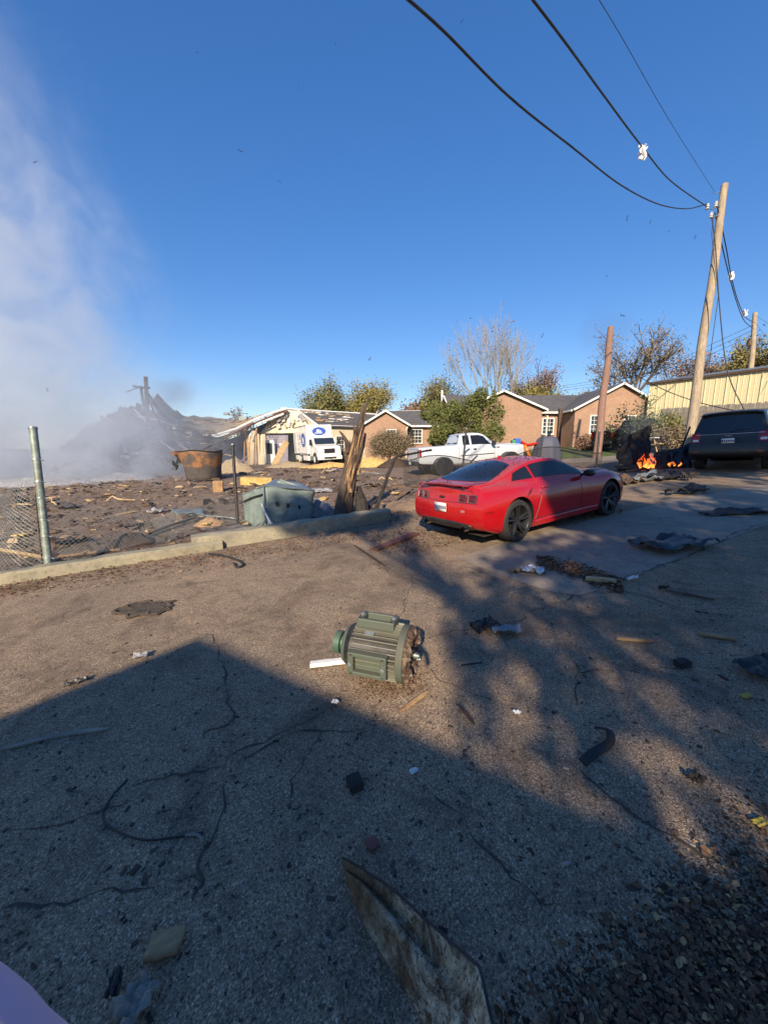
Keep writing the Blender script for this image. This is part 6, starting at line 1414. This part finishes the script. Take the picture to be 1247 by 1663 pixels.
lot_scraps('bent_pipe', 'pipe scrap', 36, 302, mk_pipe, None, 'pipes, studs and wires in the lot')
ORD = 'nearest,second nearest,third nearest,fourth nearest,fifth nearest,sixth nearest,seventh nearest,eighth nearest,ninth nearest,tenth nearest,eleventh nearest,twelfth nearest,thirteenth nearest,fourteenth nearest'.split(',')
bylab = {}
for o in COL.objects:
    if o.get('category') in ('board scrap', 'sheet scrap', 'pipe scrap'): bylab.setdefault(o['label'], []).append(o)
for lab, oo in bylab.items():
    if len(oo) > 1:
        for k, o in enumerate(sorted(oo, key=lambda e: e.matrix_world.translation.length)): o['label'] = ORD[min(k, 13)] + ' ' + lab
def heap(name, px, py, t, sx, sy, h, m, label, seed, cat='debris pile', rough=.3):
    b = at(px, py, t); b.z = tz(b.x, b.y) - .03; mb = MB(); n = 26
    def fn(u, v):
        a = 2 * math.pi * u; r = v; e = 1 + .35 * mnoise.noise(Vector((math.cos(a) * 1.5, math.sin(a) * 1.5, seed)))
        p = Vector((sx * r * e * math.cos(a), sy * r * e * math.sin(a), h * (1 - r ** 1.6))); w = mnoise.noise(Vector((p.x * 3 / max(sx, .3) + seed, p.y * 3 / max(sy, .3), seed))) + .6 * mnoise.noise(Vector((p.x * 9 / max(sx, .3), p.y * 9 / max(sy, .3), seed)))
        p.z = max(-.02, p.z + h * rough * w * (1 - r)); return p
    mb.grid(fn, n, 12); o = mb.build(name, m, None); o.location = b; o.data.set_sharp_from_angle(angle=R(30)); tag(o, label, cat); return o
heap('debris_mound', 605, 757, 29, 2.2, 1.2, .75, 'insulation', 'tan mound of insulation right of the splintered pole', 1)
heap('debris_mound', 540, 756, 30, 2.6, .9, .4, 'insulation', 'low yellow insulation pile before the box truck', 2)
heap('debris_mound', 642, 762, 27, 1.4, .9, .6, 'leaf_litter', 'brown debris mound left of the pickup tailgate', 3)
heap('debris_mound', 378, 760, 29, 1.5, 1.0, 1.1, 'tan_board', 'tan rubble mound right of the rusty tank', 4)
heap('debris_mound', 215, 882, 7.8, .5, .4, .26, 'leaf_litter', 'brown heap of matted debris behind the kerb mesh', 5)
heap('debris_mound', 665, 832, 10.5, .9, .5, .25, 'soil', 'dark soil heap behind the red coupe', 6)
heap('debris_mound', 520, 835, 10.0, .55, .35, .42, 'ash', 'grey ash heap between cabinet and splintered pole', 7)
heap('debris_mound', 470, 748, 33, 2.5, 1.0, .5, 'tan_board', 'tan rubble drift left of the box truck wheels', 8)
heap('debris_mound', 340, 838, 9.4, .45, .3, .2, 'wood_raw', 'orange wood rubble left of the slim fence post', 9)
heap('debris_mound', 200, 772, 26, 3.0, 1.5, .45, 'ash', 'grey ash drift under the smoke left of the tank', 10)
heap('debris_mound', 60, 775, 24, 4.0, 1.6, .5, 'ash', 'pale ash drift at the left edge under the smoke', 11)
heap('debris_mound', 610, 842, 9.6, .5, .3, .22, 'char', 'charred rubble at the foot of the leaning rail', 12)
for (px, py, t, d, m, lab, rz) in ((418, 786, 19, (1.5, .5, .38), 'insulation', 'yellow rectangular block lying beyond the green cabinet', .1), (355, 792, 16.5, (.4, .35, .5), 'wood_raw', 'short upright tan wood block left of the slim post', .3), (455, 735, 33.5, (.5, .3, 2.4), 'wood_pale', 'tan plank leaning against the box truck rear', .4)):
    b = at(px, py, t); z = tz(b.x, b.y) + d[2] / 2 - .03; o = MB().box((0, 0, 0), d).build('debris_block', m, None, bevel=.03); o.matrix_world = rot_z((b.x, b.y, z), rz, .04, .5 if d[2] > 2 else .04); tag(o, lab, 'block')

# ---------------------------------------------------------------- named pieces lying on the road
def crumple(name, px, py, sx, sy, rz, m, label, seed, amp=.05, h=.04, cat='scrap', edge=.25, n=12, solid=.006):
    g = G(px, py); mb = MB(); rn = random.Random(seed)
    def fn(u, v):
        x, y = (u - .5) * sx, (v - .5) * sy; e = 1 + edge * mnoise.noise(Vector((u * 4 + seed, v * 4, seed)))
        z = h + amp * (mnoise.noise(Vector((u * 3 + seed, v * 3, 1))) + .5 * mnoise.noise(Vector((u * 8, v * 8 + seed, 2))))
        return Vector((x * e, y * e, max(.012, z)))
    mb.grid(fn, n, n); o = mb.build(name, m, None, solid=solid); o.data.set_sharp_from_angle(angle=R(25)); o.matrix_world = frame_on(g.x, g.y, rz, .012); return tag(o, label, cat)
crumple('plastic_sheet', 1090, 890, .95, .62, .25, 'black_plastic', 'black bent plastic panel on the concrete apron', 3, .10, .10, edge=.2)
crumple('foil_scrap', 864, 933, .26, .20, -.3, 'foil', 'crumpled silver foil scrap on the road', 4, .08, .07)
crumple('cardboard_scrap', 836, 930, .14, .12, .3, 'wood_raw', 'small tan scrap touching the silver foil', 5, .04, .03)
crumple('plastic_scrap', 786, 1024, .24, .17, .2, 'black_plastic', 'black torn plastic lump right of the motor', 6, .10, .06)
crumple('cloth_scrap', 822, 1030, .26, .12, -.1, 'ash', 'grey cloth scrap joined to black torn plastic', 7, .05, .05)
crumple('metal_flap', 1112, 803, .95, .35, .1, 'dark_metal', 'dark folded metal flap on the road before the SUV', 8, .16, .12)
crumple('metal_flap', 1190, 836, 1.0, .30, -.2, 'black_plastic', 'flat dark rumpled strip at the right by the crack', 9, .09, .05)
crumple('metal_flap', 1238, 1094, .34, .20, .3, 'dark_metal', 'blue-black plate cut by the right edge', 10, .04, .06)
crumple('paper_scrap', 230, 1070, .12, .07, .3, 'ash', 'small grey scrap on the shadow edge left', 11, .03, .03)
crumple('plastic_scrap', 126, 1112, .15, .05, .5, 'black_plastic', 'small black sliver on the shadow edge far left', 12, .03, .02)
crumple('paper_scrap', 545, 1146, .05, .03, -.5, 'paper_white', 'tiny white scrap below the motor', 13, .02, .02)
crumple('leaf', 672, 1258, .045, .03, .5, 'paper_white', 'tiny pale scrap on the road below the motor', 14, .02, .012)
crumple('paper_scrap', 838, 1162, .04, .03, .2, 'paper_white', 'tiny white chip on the road right of the splinter', 15, .02, .015)
crumple('stone_slab', 270, 1543, .115, .085, .15, 'wood_raw', 'flat tan chip of board in the shaded foreground', 16, .01, .02, edge=.1, n=6, solid=.02)
crumple('brick_chip', 605, 1376, .05, .06, .5, 'brick_red', 'thin reddish tile chip in the shaded foreground', 17, .006, .01, n=5)
crumple('metal_flap', 222, 1640, .10, .11, -.5, 'wood_grey', 'grey bent metal scrap at the bottom left', 18, .04, .03)
crumple('plastic_scrap', 190, 1610, .035, .07, .3, 'black_plastic', 'black plastic scrap beside the grey metal at bottom left', 19, .02, .03)
crumple('plastic_scrap', 1130, 1272, .06, .05, .3, 'char', 'black crumpled bit in the right foreground', 20, .03, .02)
crumple('plastic_scrap', 1026, 944, .13, .05, .4, 'paper_white', 'small white and black scrap on the apron edge', 22, .04, .03)
crumple('plastic_scrap', 1076, 960, .09, .06, .2, 'char', 'small black lump on the apron edge', 23, .04, .03)
crumple('leaf', 1232, 1342, .06, .035, .2, 'leaf_yellow', 'pale yellow leaf near the right edge', 24, .01, .012)
crumple('leaf', 1210, 1135, .07, .04, .2, 'leaf_yellow', 'yellow-green leaf at right below the blue plate', 25, .01, .012)
for (px, py, d, m, rz, lab) in ((577, 1279, (.075, .085, .05), 'char', .4, 'dark square block lying in the centre foreground'), (1107, 1083, (.10, .07, .05), 'char', .2, 'dark square block lying on the right of the road')):
    g = G(px, py); o = MB().box((0, 0, d[2] / 2), d).build('block', m, None, bevel=.006); o.matrix_world = frame_on(g.x, g.y, rz, .006); tag(o, lab, 'block')
def plank(p, q, wd, th, m, lab, name='plank', lift=.02, bend=0.):
    a, b = G(*p), G(*q); d = (b - a); n = 8; s = Vector((-d.y, d.x, 0)).normalized(); mb = MB(); rn = random.Random(len(lab))
    for i in range(n + 1):
        c = a.lerp(b, i / n) + s * bend * math.sin(math.pi * i / n); w = wd * (1 if 0 < i < n else (.9 if wd > .04 and 'splinter' not in lab else .25)) * rn.uniform(.75, 1.1)
        for (e, z) in ((-1, 0), (1, 0), (1, 1), (-1, 1)): mb.v.append(tuple(c + s * e * w / 2 + Vector((0, 0, lift + z * th))))
    for i in range(n):
        for j in range(4): mb.f.append((4 * i + j, 4 * i + (j + 1) % 4, 4 * i + 4 + (j + 1) % 4, 4 * i + 4 + j))
    mb.f += [(0, 1, 2, 3), tuple(4 * n + j for j in (3, 2, 1, 0))]; return tag(mb.build(name, m), lab, 'plank')
plank((608, 896), (676, 869), .17, .035, 'wood_red', 'reddish brown plank lying between kerb and coupe')
plank((504, 1086), (580, 1077), .05, .035, 'white_paint', 'white painted stick poking out under the motor', 'stick')
plank((0, 1222), (178, 1187), .032, .014, 'wood_grey', 'long pale stick lying at the left edge', 'stick', .01, .03)
plank((1000, 1042), (1060, 1046), .03, .02, 'wood_raw', 'thin tan stick on the right of the road', 'stick')
plank((650, 1160), (695, 1128), .026, .012, 'wood_raw', 'tan splinter on the sunlit patch below the motor', 'stick')
plank((950, 944), (1000, 949), .09, .04, 'wood_pale', 'pale thick splinter in the brown bark trail', 'stick')
plank((1135, 1033), (1195, 1043), .05, .015, 'wood_raw', 'flat brown stick near the right edge', 'stick')
plank((575, 888), (625, 922), .03, .02, 'wood_dark', 'dark thin stick crossing the road before the plank', 'stick')
plank((745, 1150), (770, 1182), .02, .012, 'wood_dark', 'dark twig right of the motor splinter', 'twig')
plank((1080, 962), (1160, 978), .03, .015, 'wood_dark', 'dark thin strip on the concrete apron', 'strip')
def ribbon(pp, wd, m, lab, name, cat, lift=.02, tube=None, hs=None):
    p = [G(*q) for q in pp]; out = []; n = len(p)
    for i in range(n): p[i] = p[i] + Vector((0, 0, (hs[i] if hs else lift)))
    for i in range(n - 1):
        a, b, c, d = p[max(i - 1, 0)], p[i], p[i + 1], p[min(i + 2, n - 1)]
        out += [cr(a, b, c, d, k / 6) for k in range(6)]
    out.append(p[-1]); mb = MB()
    if tube: mb.tube(out, tube, 6)
    else:
        for i, c in enumerate(out):
            d = out[min(i + 1, len(out) - 1)] - out[max(i - 1, 0)]; s = Vector((-d.y, d.x, 0)).normalized() * wd / 2
            mb.v += [tuple(c - s), tuple(c + s + Vector((0, 0, wd * .3)))]
        for i in range(len(out) - 1): mb.f.append((2 * i, 2 * i + 1, 2 * i + 3, 2 * i + 2))
    return tag(mb.build(name, m, None, smooth=True, solid=0 if tube else .008), lab, cat)
ribbon([(945, 1243), (962, 1228), (985, 1216), (990, 1213), (985, 1202), (968, 1190)], .045, 'rubber', 'curled black rubber strip standing on the road', 'rubber_strip', 'strip', .012, None, [.012, .012, .02, .05, .06, .03])
ribbon([(208, 1268), (180, 1300), (168, 1330), (190, 1352), (235, 1367), (290, 1362), (330, 1355)], .01, 'cable', 'thin grey wire curling on the shaded asphalt', 'wire', 'wire', .012, .005)
ribbon([(302, 1360), (322, 1360), (330, 1372)], .012, 'wood_grey', 'frayed pale end of the curled wire', 'frayed_end', 'wire', .012)
ribbon([(340, 902), (362, 905), (385, 912), (395, 920), (385, 924), (380, 917)], .02, 'cable', 'black cable end coiled on the road by the kerb', 'cable', 'cable', .03, .018)
ribbon([(748, 1083), (765, 1080), (783, 1078)], .015, 'cable', 'short black wire right of the motor', 'wire', 'wire', .012, .006)
# bent sheet of stained metal in the foreground
def big_sheet():
    T0 = [(557, 1395), (640, 1450), (720, 1515), (778, 1572), (806, 1700)]; B0 = [(565, 1440), (590, 1505), (630, 1570), (680, 1650), (720, 1740)]
    tp = [G(*p) for p in T0]; bt = [G(*p) for p in B0]; o = tp[0].copy(); d = (bt[-1] - tp[0]); 
    up_t = [.05, .13, .19, .22, .24]; up_b = [.012, .012, .015, .02, .02]
    def fn(u, v):
        i = min(int(u * 4), 3); f = u * 4 - i; a = tp[i].lerp(tp[i + 1], f); b = bt[i].lerp(bt[i + 1], f)
        za = up_t[i] + (up_t[i + 1] - up_t[i]) * f; zb = up_b[i] + (up_b[i + 1] - up_b[i]) * f
        k = za / CAMZ; a = a.lerp(Vector((0, 0, CAMZ)), za / (CAMZ - a.z)) if v < 2 else a
        p = a.lerp(b, v); p.z += .055 * max(0, 1 - abs(v - .62) / .3) * math.sin(math.pi * min(1, u * 1.1 + .1)) - .03 * max(0, 1 - abs(v - .25) / .25) + .012 * math.sin(u * 9) + .006 * mnoise.noise(p * 14); p.z = max(p.z, tz(p.x, p.y) + .01)
        if v > .02: pass
        else: p += Vector((.004 * mnoise.noise(p * 40), .004 * mnoise.noise(p * 43), 0))
        return p
    rt = empty('metal_sheet', o, 'large bent stained metal sheet cut by the bottom edge', 'metal sheet'); mb = MB(); mb.grid(fn, 30, 14); mb.v = [tuple(Vector(v) - o) for v in mb.v]; mb.build('sheet', 'stained_sheet', rt, smooth=True, solid=.006)
    e = MB(); e.tube([fn(k / 20, 0) - o + Vector((0, 0, .002)) for k in range(21)], .005, 5); e.build('rolled_edge', 'dark_metal', rt)
big_sheet()
def litter(name, pts, label, m, smin, smax, seed):
    rn = random.Random(seed); mb = MB()
    for (x, y) in pts:
        s = rn.uniform(smin, smax); a = rn.uniform(0, 6.28); c = Vector((x, y, tz(x, y) + .012 + abs(rn.gauss(0, .008)))); tl = rn.gauss(0, .35)
        u = Vector((math.cos(a), math.sin(a), tl)) * s; v = Vector((-math.sin(a), math.cos(a), rn.gauss(0, .3))) * s * rn.uniform(.35, .7); k = Vector((0, 0, s * rn.uniform(0, .45)))
        mb.add([c - u, c - u * .3 - v + k, c - u * .3, c - u * .3 + v + k, c + u * .45 - v * .8 + k, c + u * .45, c + u * .45 + v * .8 + k, c + u], [(0, 1, 2), (0, 2, 3), (1, 4, 5, 2), (2, 5, 6, 3), (4, 7, 5), (5, 7, 6)])
    o = mb.build(name, m, None, fix=False); return tag(o, label, None, None, 'stuff')
# bark trail on the apron, grit and leaves on the road (nobody could count them)
def road_pts(n, seed, x0, x1, y0, y1, f=None):
    rn = random.Random(seed); out = []; k = 0
    while len(out) < n and k < n * 20:
        k += 1; px, py = rn.uniform(x0, x1), rn.uniform(y0, y1)
        if f and not f(px, py, rn): continue
        g = G(px, py); out.append((g.x, g.y))
    return out
flakes('grit', road_pts(5000, 4, -60, 1300, 855, 1660, lambda a, b, r: b > 950 - (a + 60) * .14 and r.random() < max(.12, 1.1 - (b - 850) / 620)), 'fine dark grit and chips scattered over the road', 'grit_mix', .0012, .0055, 7, .5, .006)
litter('leaves', road_pts(3600, 5, 760, 1330, 1180, 1720, lambda a, b, r: r.random() < max(0, min(1, ((a - 850) * .8 + (b - 1180) * .9 - 330) / 520)) ** 1.6 * (.35 + 1.0 * max(0, .5 + mnoise.noise(Vector((a * .02, b * .02, 0)))))), 'dark leaf litter gathered in the right foreground', 'litter_mix', .005, .017, 8)
flakes('soil_crumbs', road_pts(9000, 55, 800, 1330, 1200, 1720, lambda a, b, r: r.random() < max(0, min(1, ((a - 850) * .8 + (b - 1180) * .9 - 330) / 520)) ** 1.3 * (.2 + 1.2 * max(0, .5 + mnoise.noise(Vector((a * .02, b * .02, 3)))))), 'dark soil crumbs under the leaves in the right foreground', 'humus', .0012, .0042, 56, .5, .006)
litter('rust_crumbs', road_pts(500, 62, 560, 710, 1085, 1150, lambda a, b, r: ((a - 635) / 70) ** 2 + ((b - 1112) / 26) ** 2 < r.random() * 1.2), 'rust crumbs and dirt spilled under the motor', 'bark_mix', .003, .011, 61)
flakes('debris', road_pts(300, 25, -40, 1290, 880, 1560, lambda a, b, r: mnoise.noise(Vector((a * .011, b * .011, 5))) > r.uniform(-.2, .5) and b > 955 - (a + 60) * .14), 'coarser dark scraps strewn in patches over the road', 'grit_mix', .003, .010, 77, .5, .006)
litter('leaves', road_pts(1700, 15, 0, 700, 865, 975, lambda a, b, r: abs(b - (958 - a * .155)) < 12 * abs(r.gauss(0, 1)) and b > 952 - a * .165), 'brown leaves and bark blown along the foot of the kerb', 'bark_mix', .008, .026, 18)
litter('bark_chips', road_pts(1100, 6, 870, 1010, 905, 965, lambda a, b, r: abs(b - (908 + (a - 870) * .33)) < 10 + 4 * r.gauss(0, 1)), 'reddish bark chips trailing across the apron', 'bark_mix', .01, .035, 9)
litter('debris', road_pts(1800, 16, 600, 1010, 800, 900, lambda a, b, r: b < 905 - (a - 640) * .19 and b > 840 - (a - 600) * .16), 'brown bark and grit under and around the red coupe', 'bark_mix', .01, .035, 19)
# ---------------------------------------------------------------- burning heap, small garden things
def flame_mat():
    m, t, b = nodes_of('flame'); v = coords(t); sx = N(t, 'SeparateXYZ'); L(t, v, sx.inputs[0])
    nz = noise(t, v, 7, 5, .6)
    h = mathn(t, 'ADD', sx.outputs[2], mathn(t, 'MULTIPLY', mathn(t, 'SUBTRACT', nz, .5), .5))
    em = N(t, 'Emission'); L(t, ramp(t, h, [(.0, (1., .30, .05)), (.22, (.9, .14, .02)), (.5, (.5, .04, .01))]), em.inputs[0]); em.inputs[1].default_value = 2.0
    tr = N(t, 'BsdfTransparent'); mx = N(t, 'MixShader'); L(t, ramp(t, nz, [(.50, 0.), (.64, .9)]), mx.inputs[0]); L(t, tr.outputs[0], mx.inputs[1]); L(t, em.outputs[0], mx.inputs[2])
    L(t, mx.outputs[0], t.nodes['Material Output'].inputs[0])
flame_mat()
def fire(px, py, t, h, wd, n, label, seed):
    rnd = random.Random(seed); b = at(px, py, t); r = empty('fire', b, label, 'fire')
    for k in range(n):
        m_ = MB(); hh = h * rnd.uniform(.45, 1); x, y = rnd.uniform(-wd, wd), rnd.uniform(-.15, .15); w0 = wd * rnd.uniform(.12, .34); pts = []; rs = []
        for i in range(9):
            f = i / 8; pts.append((x + .12 * hh * math.sin(f * 5 + k), y + .06 * math.cos(f * 6 + k), hh * f)); rs.append(max(.004, w0 * (math.sin(math.pi * min(1, f * .85 + .15)) ** .8) * (1 - f * .75)))
        m_.tube(pts, rs, 9); m_.build('flame', 'flame', r, smooth=True)
fire(1050, 760, 14.6, .62, .26, 20, 'tall orange flames burning left of the black SUV', 1)
fire(1091, 757, 14.2, .22, .18, 4, 'small low flame nearest the black SUV', 2)
def burnt():
    rnd = random.Random(31); b = at(1035, 768, 14.9); b.z = tz(b.x, b.y); r = empty('charred_wreck', b, 'charred upright wreck and bent panels behind the flames', 'wreckage'); L_ = lambda px, py, t: at(px, py, t) - b
    def quad(q, m, name, amp, k):
        a, bb, c, d = [L_(*p) for p in q]
        fn = lambda u, v: a.lerp(bb, u).lerp(d.lerp(c, u), v) + Vector((.4, -1, .5)) * amp * (mnoise.noise(Vector((u * 3 + k * 5, v * 3, k))) + .5 * mnoise.noise(Vector((u * 8 + k, v * 8, k))))
        return MB().grid(fn, 14, 10).build(name, m, r, solid=.02, smooth=30)
    quad([(1008, 712, 15.5), (1056, 690, 15.6), (1052, 768, 15.2), (1006, 775, 15.2)], 'char', 'burnt_panel', .30, 1)
    quad([(1002, 730, 15.1), (1020, 716, 15.0), (1026, 776, 14.8), (1002, 778, 14.9)], 'wood_dark', 'burnt_panel', .22, 2)
    quad([(1060, 742, 15.0), (1118, 722, 14.8), (1120, 760, 14.4), (1070, 768, 14.5)], 'char', 'burnt_bonnet', .14, 3)
    quad([(1058, 735, 15.2), (1100, 728, 15.2), (1110, 740, 15.0), (1066, 748, 15.0)], 'rust', 'scorched_top', .08, 4)
    quad([(1085, 735, 14.7), (1122, 718, 14.6), (1124, 765, 14.2), (1098, 768, 14.3)], 'dark_metal', 'burnt_fender', .1, 5)
    MB().tube([L_(1106, 727, 14.4), L_(1113, 710, 14.4), L_(1120, 693, 14.4)], .03, 5).build('black_bar', 'char', r)
    for k in range(24):
        px, py = rnd.uniform(1004, 1115), rnd.uniform(752, 782); s = rnd.uniform(.08, .3); o = MB().box((0, 0, 0), (s * 2, s, s * .4)).build('burnt_lump', rnd.choice(('char', 'wood_dark', 'dark_metal')), r, bevel=.02); o.matrix_local = rot_z(L_(px, py, rnd.uniform(14.2, 15)), rnd.uniform(0, 3), rnd.uniform(-.5, .5), rnd.uniform(-.5, .5))
burnt()
for (px, py, sx, sy, m, lab, sd) in ((1045, 782, 1.4, .6, 'galv', 'silvery crumpled metal sheets before the flames', 51), (1082, 779, 1.1, .6, 'dark_metal', 'dark crumpled sheet before the small flame', 52), (1020, 786, .9, .5, 'wood_dark', 'brown curled sheet right of the coupe bonnet', 53), (1118, 781, .4, .3, 'char', 'small charred lump before the SUV bumper', 54)):
    crumple('metal_debris', px, py, sx, sy, .3, m, lab, sd, .22, .14)
# grey dome cover, toy slide, picnic table
b = G(886, 752); b = onG(b.x, b.y); r_ = empty('covered_dome', b, 'rounded grey-blue tarp-covered dome before the brick house', 'tarp cover')
m, t, bs = nodes_of('tarp_blue'); bs.inputs['Base Color'].default_value = (.075, .08, .115, 1); bs.inputs['Roughness'].default_value = .7
mb = MB(); mb.grid(lambda u, v: Vector(((.72 + .05 * math.sin(u * 6.283 * 7) * (1 - v)) * math.cos(u * 6.283) * math.cos(v * 1.5) ** .5, (.7 + .05 * math.sin(u * 6.283 * 7) * (1 - v)) * math.sin(u * 6.283) * math.cos(v * 1.5) ** .5, 1.45 * math.sin(v * 1.55))), 42, 14); mb.build('cover', 'tarp_blue', r_, smooth=True)
MB().lathe([(0, .76), (.05, .76)], 30, ax='z').build('hem', 'black_plastic', r_)
b = at(848, 745, 21); b = onG(b.x, b.y, .3); r_ = empty('toy_slide', b, 'bright red plastic toy slide behind the pickup bonnet', 'toy')
for nm, c in (('toy_red', (.62, .03, .02)), ('toy_blue', (.03, .12, .42)), ('toy_orange', (.65, .18, .02)), ('toy_green', (.05, .25, .1))):
    m, t, bs = nodes_of(nm); bs.inputs['Base Color'].default_value = (*c, 1); bs.inputs['Roughness'].default_value = .35
mb = MB(); mb.grid(lambda u, v: Vector((-.25 + .95 * u, -.2 + .4 * v, .95 - .25 * u - .12 * math.sin(u * 4) + .12 * (2 * v - 1) ** 2)), 10, 6); mb.build('chute', 'toy_red', r_, smooth=True, solid=.04)
MB().box((-.35, 0, .95), (.3, .45, .35)).build('platform', 'toy_blue', r_, bevel=.05); MB().box((-.55, 0, .9), (.2, .4, .3)).build('side_panel', 'toy_green', r_, bevel=.05)
mb = MB(); mb.tube([(.05, -.05, .8), (.2, -.1, .45), (.4, -.15, 0)], .09, 8); mb.build('ladder_leg', 'toy_orange', r_, smooth=True); mb = MB(); mb.tube([(-.2, .1, .8), (-.25, .1, -.3)], .06, 8); mb.build('leg', 'toy_red', r_)
b = at(1067, 722, 21.5); b = Vector((b.x, b.y, tz(b.x, b.y))); zt_ = at(1067, 711, 21.5).z - b.z; r_ = empty('picnic_table', rot_z(b, .1), 'small wooden picnic table with white top behind the flames', 'table')
MB().box((0, 0, zt_), (1.0, .7, .05)).build('table_top', 'white_paint', r_)
for y in (-.55, .55): MB().box((0, y, zt_ * .6), (1.0, .22, .04)).build('bench', 'wood_pale', r_)
for x in (-.38, .38):
    for y in (-1, 1): MB().tube([(x, y * .15, zt_ - .03), (x, y * .5, 0)], .035, 4).build('leg', 'wood_pale', r_)
    MB().box((x, 0, zt_ * .55), (.05, 1.1, .08)).build('brace', 'wood_pale', r_)
# ash flakes drifting in the air
rnd = random.Random(3); proto = None
NTH = 'leftmost,second,third,fourth,fifth,sixth,seventh,eighth,ninth,tenth,eleventh,twelfth,thirteenth,fourteenth,fifteenth,sixteenth,seventeenth,rightmost'.split(',')
for k_, (px, py) in enumerate(sorted(((57, 263), (454, 295), (497, 367), (485, 143), (600, 583), (1018, 355), (1055, 361), (78, 633), (1085, 376), (750, 34), (1010, 512), (1128, 385), (390, 245), (320, 85), (985, 448), (465, 680), (880, 545), (545, 70)))):
    if proto is None:
        mb = MB(); mb.tube([(-.06, 0, .02), (-.02, .01, -.02), (.01, 0, .012), (.05, .01, -.01), (.07, 0, .03)], [.004, .01, .006, .009, .002], 5); proto = mb.build('ash_flake', 'char'); o = proto
    else: o = proto.copy(); COL.objects.link(o)
    o.matrix_world = rot_z(at(px, py, rnd.uniform(8, 13)), rnd.uniform(0, 6), rnd.uniform(0, 6), rnd.uniform(0, 6)) @ Matrix.Scale(rnd.uniform(.5, 1.1), 4); tag(o, 'tiny black ash flake against the sky, ' + NTH[k_] + (' of all' if k_ in (0, 17) else ' from the left'), 'ash flake', 'ash flakes in the sky')
# lavender sleeve of the photographer's arm
p0, p1, p2 = at(-435, 1440, .132), at(-50, 1730, .144), at(145, 1890, .168); mb = MB(); pts = [p0.lerp(p1, k / 8) if k <= 8 else p1.lerp(p2, (k - 8) / 6) for k in range(15)]
mb.tube(pts, [.0205 + .0004 * math.sin(k * 1.9) for k in range(15)], 28); o = mb.build('sleeve', 'lavender', None, smooth=True); tag(o, "lavender fleece sleeve edge in the bottom left corner", 'sleeve')

# ---------------------------------------------------------------- smoke
def smoke_box(name, lo, hi, label, build, col, aniso=.1):
    lo, hi = Vector(lo), Vector(hi); c = (lo + hi) / 2; d = hi - lo; o = MB().box((0, 0, 0), d).build(name, 'char'); o.location = c
    m = bpy.data.materials.new(name + '_volume'); m.use_nodes = True; t = m.node_tree; t.nodes.remove(t.nodes['Principled BSDF'])
    pv = N(t, 'VolumePrincipled'); pv.inputs['Color'].default_value = (*col, 1); pv.inputs['Anisotropy'].default_value = aniso
    g = N(t, 'NewGeometry'); L(t, build(t, g.outputs['Position']), pv.inputs['Density']); L(t, pv.outputs[0], t.nodes['Material Output'].inputs['Volume'])
    o.data.materials.clear(); o.data.materials.append(m); return tag(o, label, None, None, 'stuff')
def sm(t, x, a, b):
    n = N(t, 'MapRange'); n.interpolation_type = 'SMOOTHSTEP'; L(t, x, n.inputs[0]); n.inputs[1].default_value = a; n.inputs[2].default_value = b; return n.outputs[0]
def plume(t, pos):
    sx = N(t, 'SeparateXYZ'); L(t, pos, sx.inputs[0]); X, Y, Z = sx.outputs
    n1 = noise(t, pos, .085, 6, .66, .9); n2 = noise(t, pos, .30, 7, .66, 1.2)
    edge = mathn(t, 'ADD', mathn(t, 'ADD', X, mathn(t, 'MULTIPLY', Z, .34)), mathn(t, 'MULTIPLY', mathn(t, 'SUBTRACT', n1, .5), 26.))
    side = sm(t, edge, -12.0, -25.0)
    thin = sm(t, Z, 44., 4.)
    yb = mathn(t, 'MULTIPLY', sm(t, Y, 20.5, 25.), sm(t, Y, 37., 31.))
    d = mathn(t, 'MULTIPLY', mathn(t, 'MULTIPLY', side, thin), yb)
    d = mathn(t, 'MULTIPLY', d, sm(t, n2, .36, .66))
    low = mathn(t, 'MULTIPLY', mathn(t, 'MULTIPLY', sm(t, Z, 8.5, .5), sm(t, X, -8., -19.)), mathn(t, 'MULTIPLY', yb, sm(t, n2, .30, .66)))
    return mathn(t, 'ADD', mathn(t, 'MULTIPLY', d, .29), mathn(t, 'MULTIPLY', low, .19))
smoke_box('smoke', (-48, 20, -2.5), (-5, 37.5, 36), 'thick pale smoke plume rising at the left', plume, (.78, .85, .95))
def puff(c, r, dens, sc):
    def f(t, pos):
        v = N(t, 'VectorMath'); v.operation = 'SUBTRACT'; L(t, pos, v.inputs[0]); v.inputs[1].default_value = c
        s = N(t, 'VectorMath'); s.operation = 'DIVIDE'; L(t, v.outputs[0], s.inputs[0]); s.inputs[1].default_value = r
        ln = N(t, 'VectorMath'); ln.operation = 'LENGTH'; L(t, s.outputs[0], ln.inputs[0])
        e = mathn(t, 'ADD', ln.outputs['Value'], mathn(t, 'MULTIPLY', mathn(t, 'SUBTRACT', noise(t, pos, sc, 5, .6, .5), .5), 1.4))
        return mathn(t, 'MULTIPLY', sm(t, e, 1.0, .25), dens)
    return f
def puff_box(name, px, py, t, r, dens, col, label, sc=.4):
    c = at(px, py, t); smoke_box(name, tuple(c[k] - r[k] * 1.25 for k in range(3)), tuple(c[k] + r[k] * 1.25 for k in range(3)), label, puff(tuple(c), r, dens, sc), col)
puff_box('smoke', 285, 640, 41, (3.2, 2.5, 2.2), .16, (.42, .40, .44), 'small dark smoke puff above the sagging roof')
puff_box('smoke', 1045, 715, 16.4, (1.5, .7, 1.6), .30, (.34, .36, .42), 'blue-grey smoke drifting over the flames', .9)
puff_box('smoke', 985, 545, 30, (3.2, 2.5, 3.0), .045, (.22, .22, .22), 'faint dark smoke high beside the brown pole', .3)
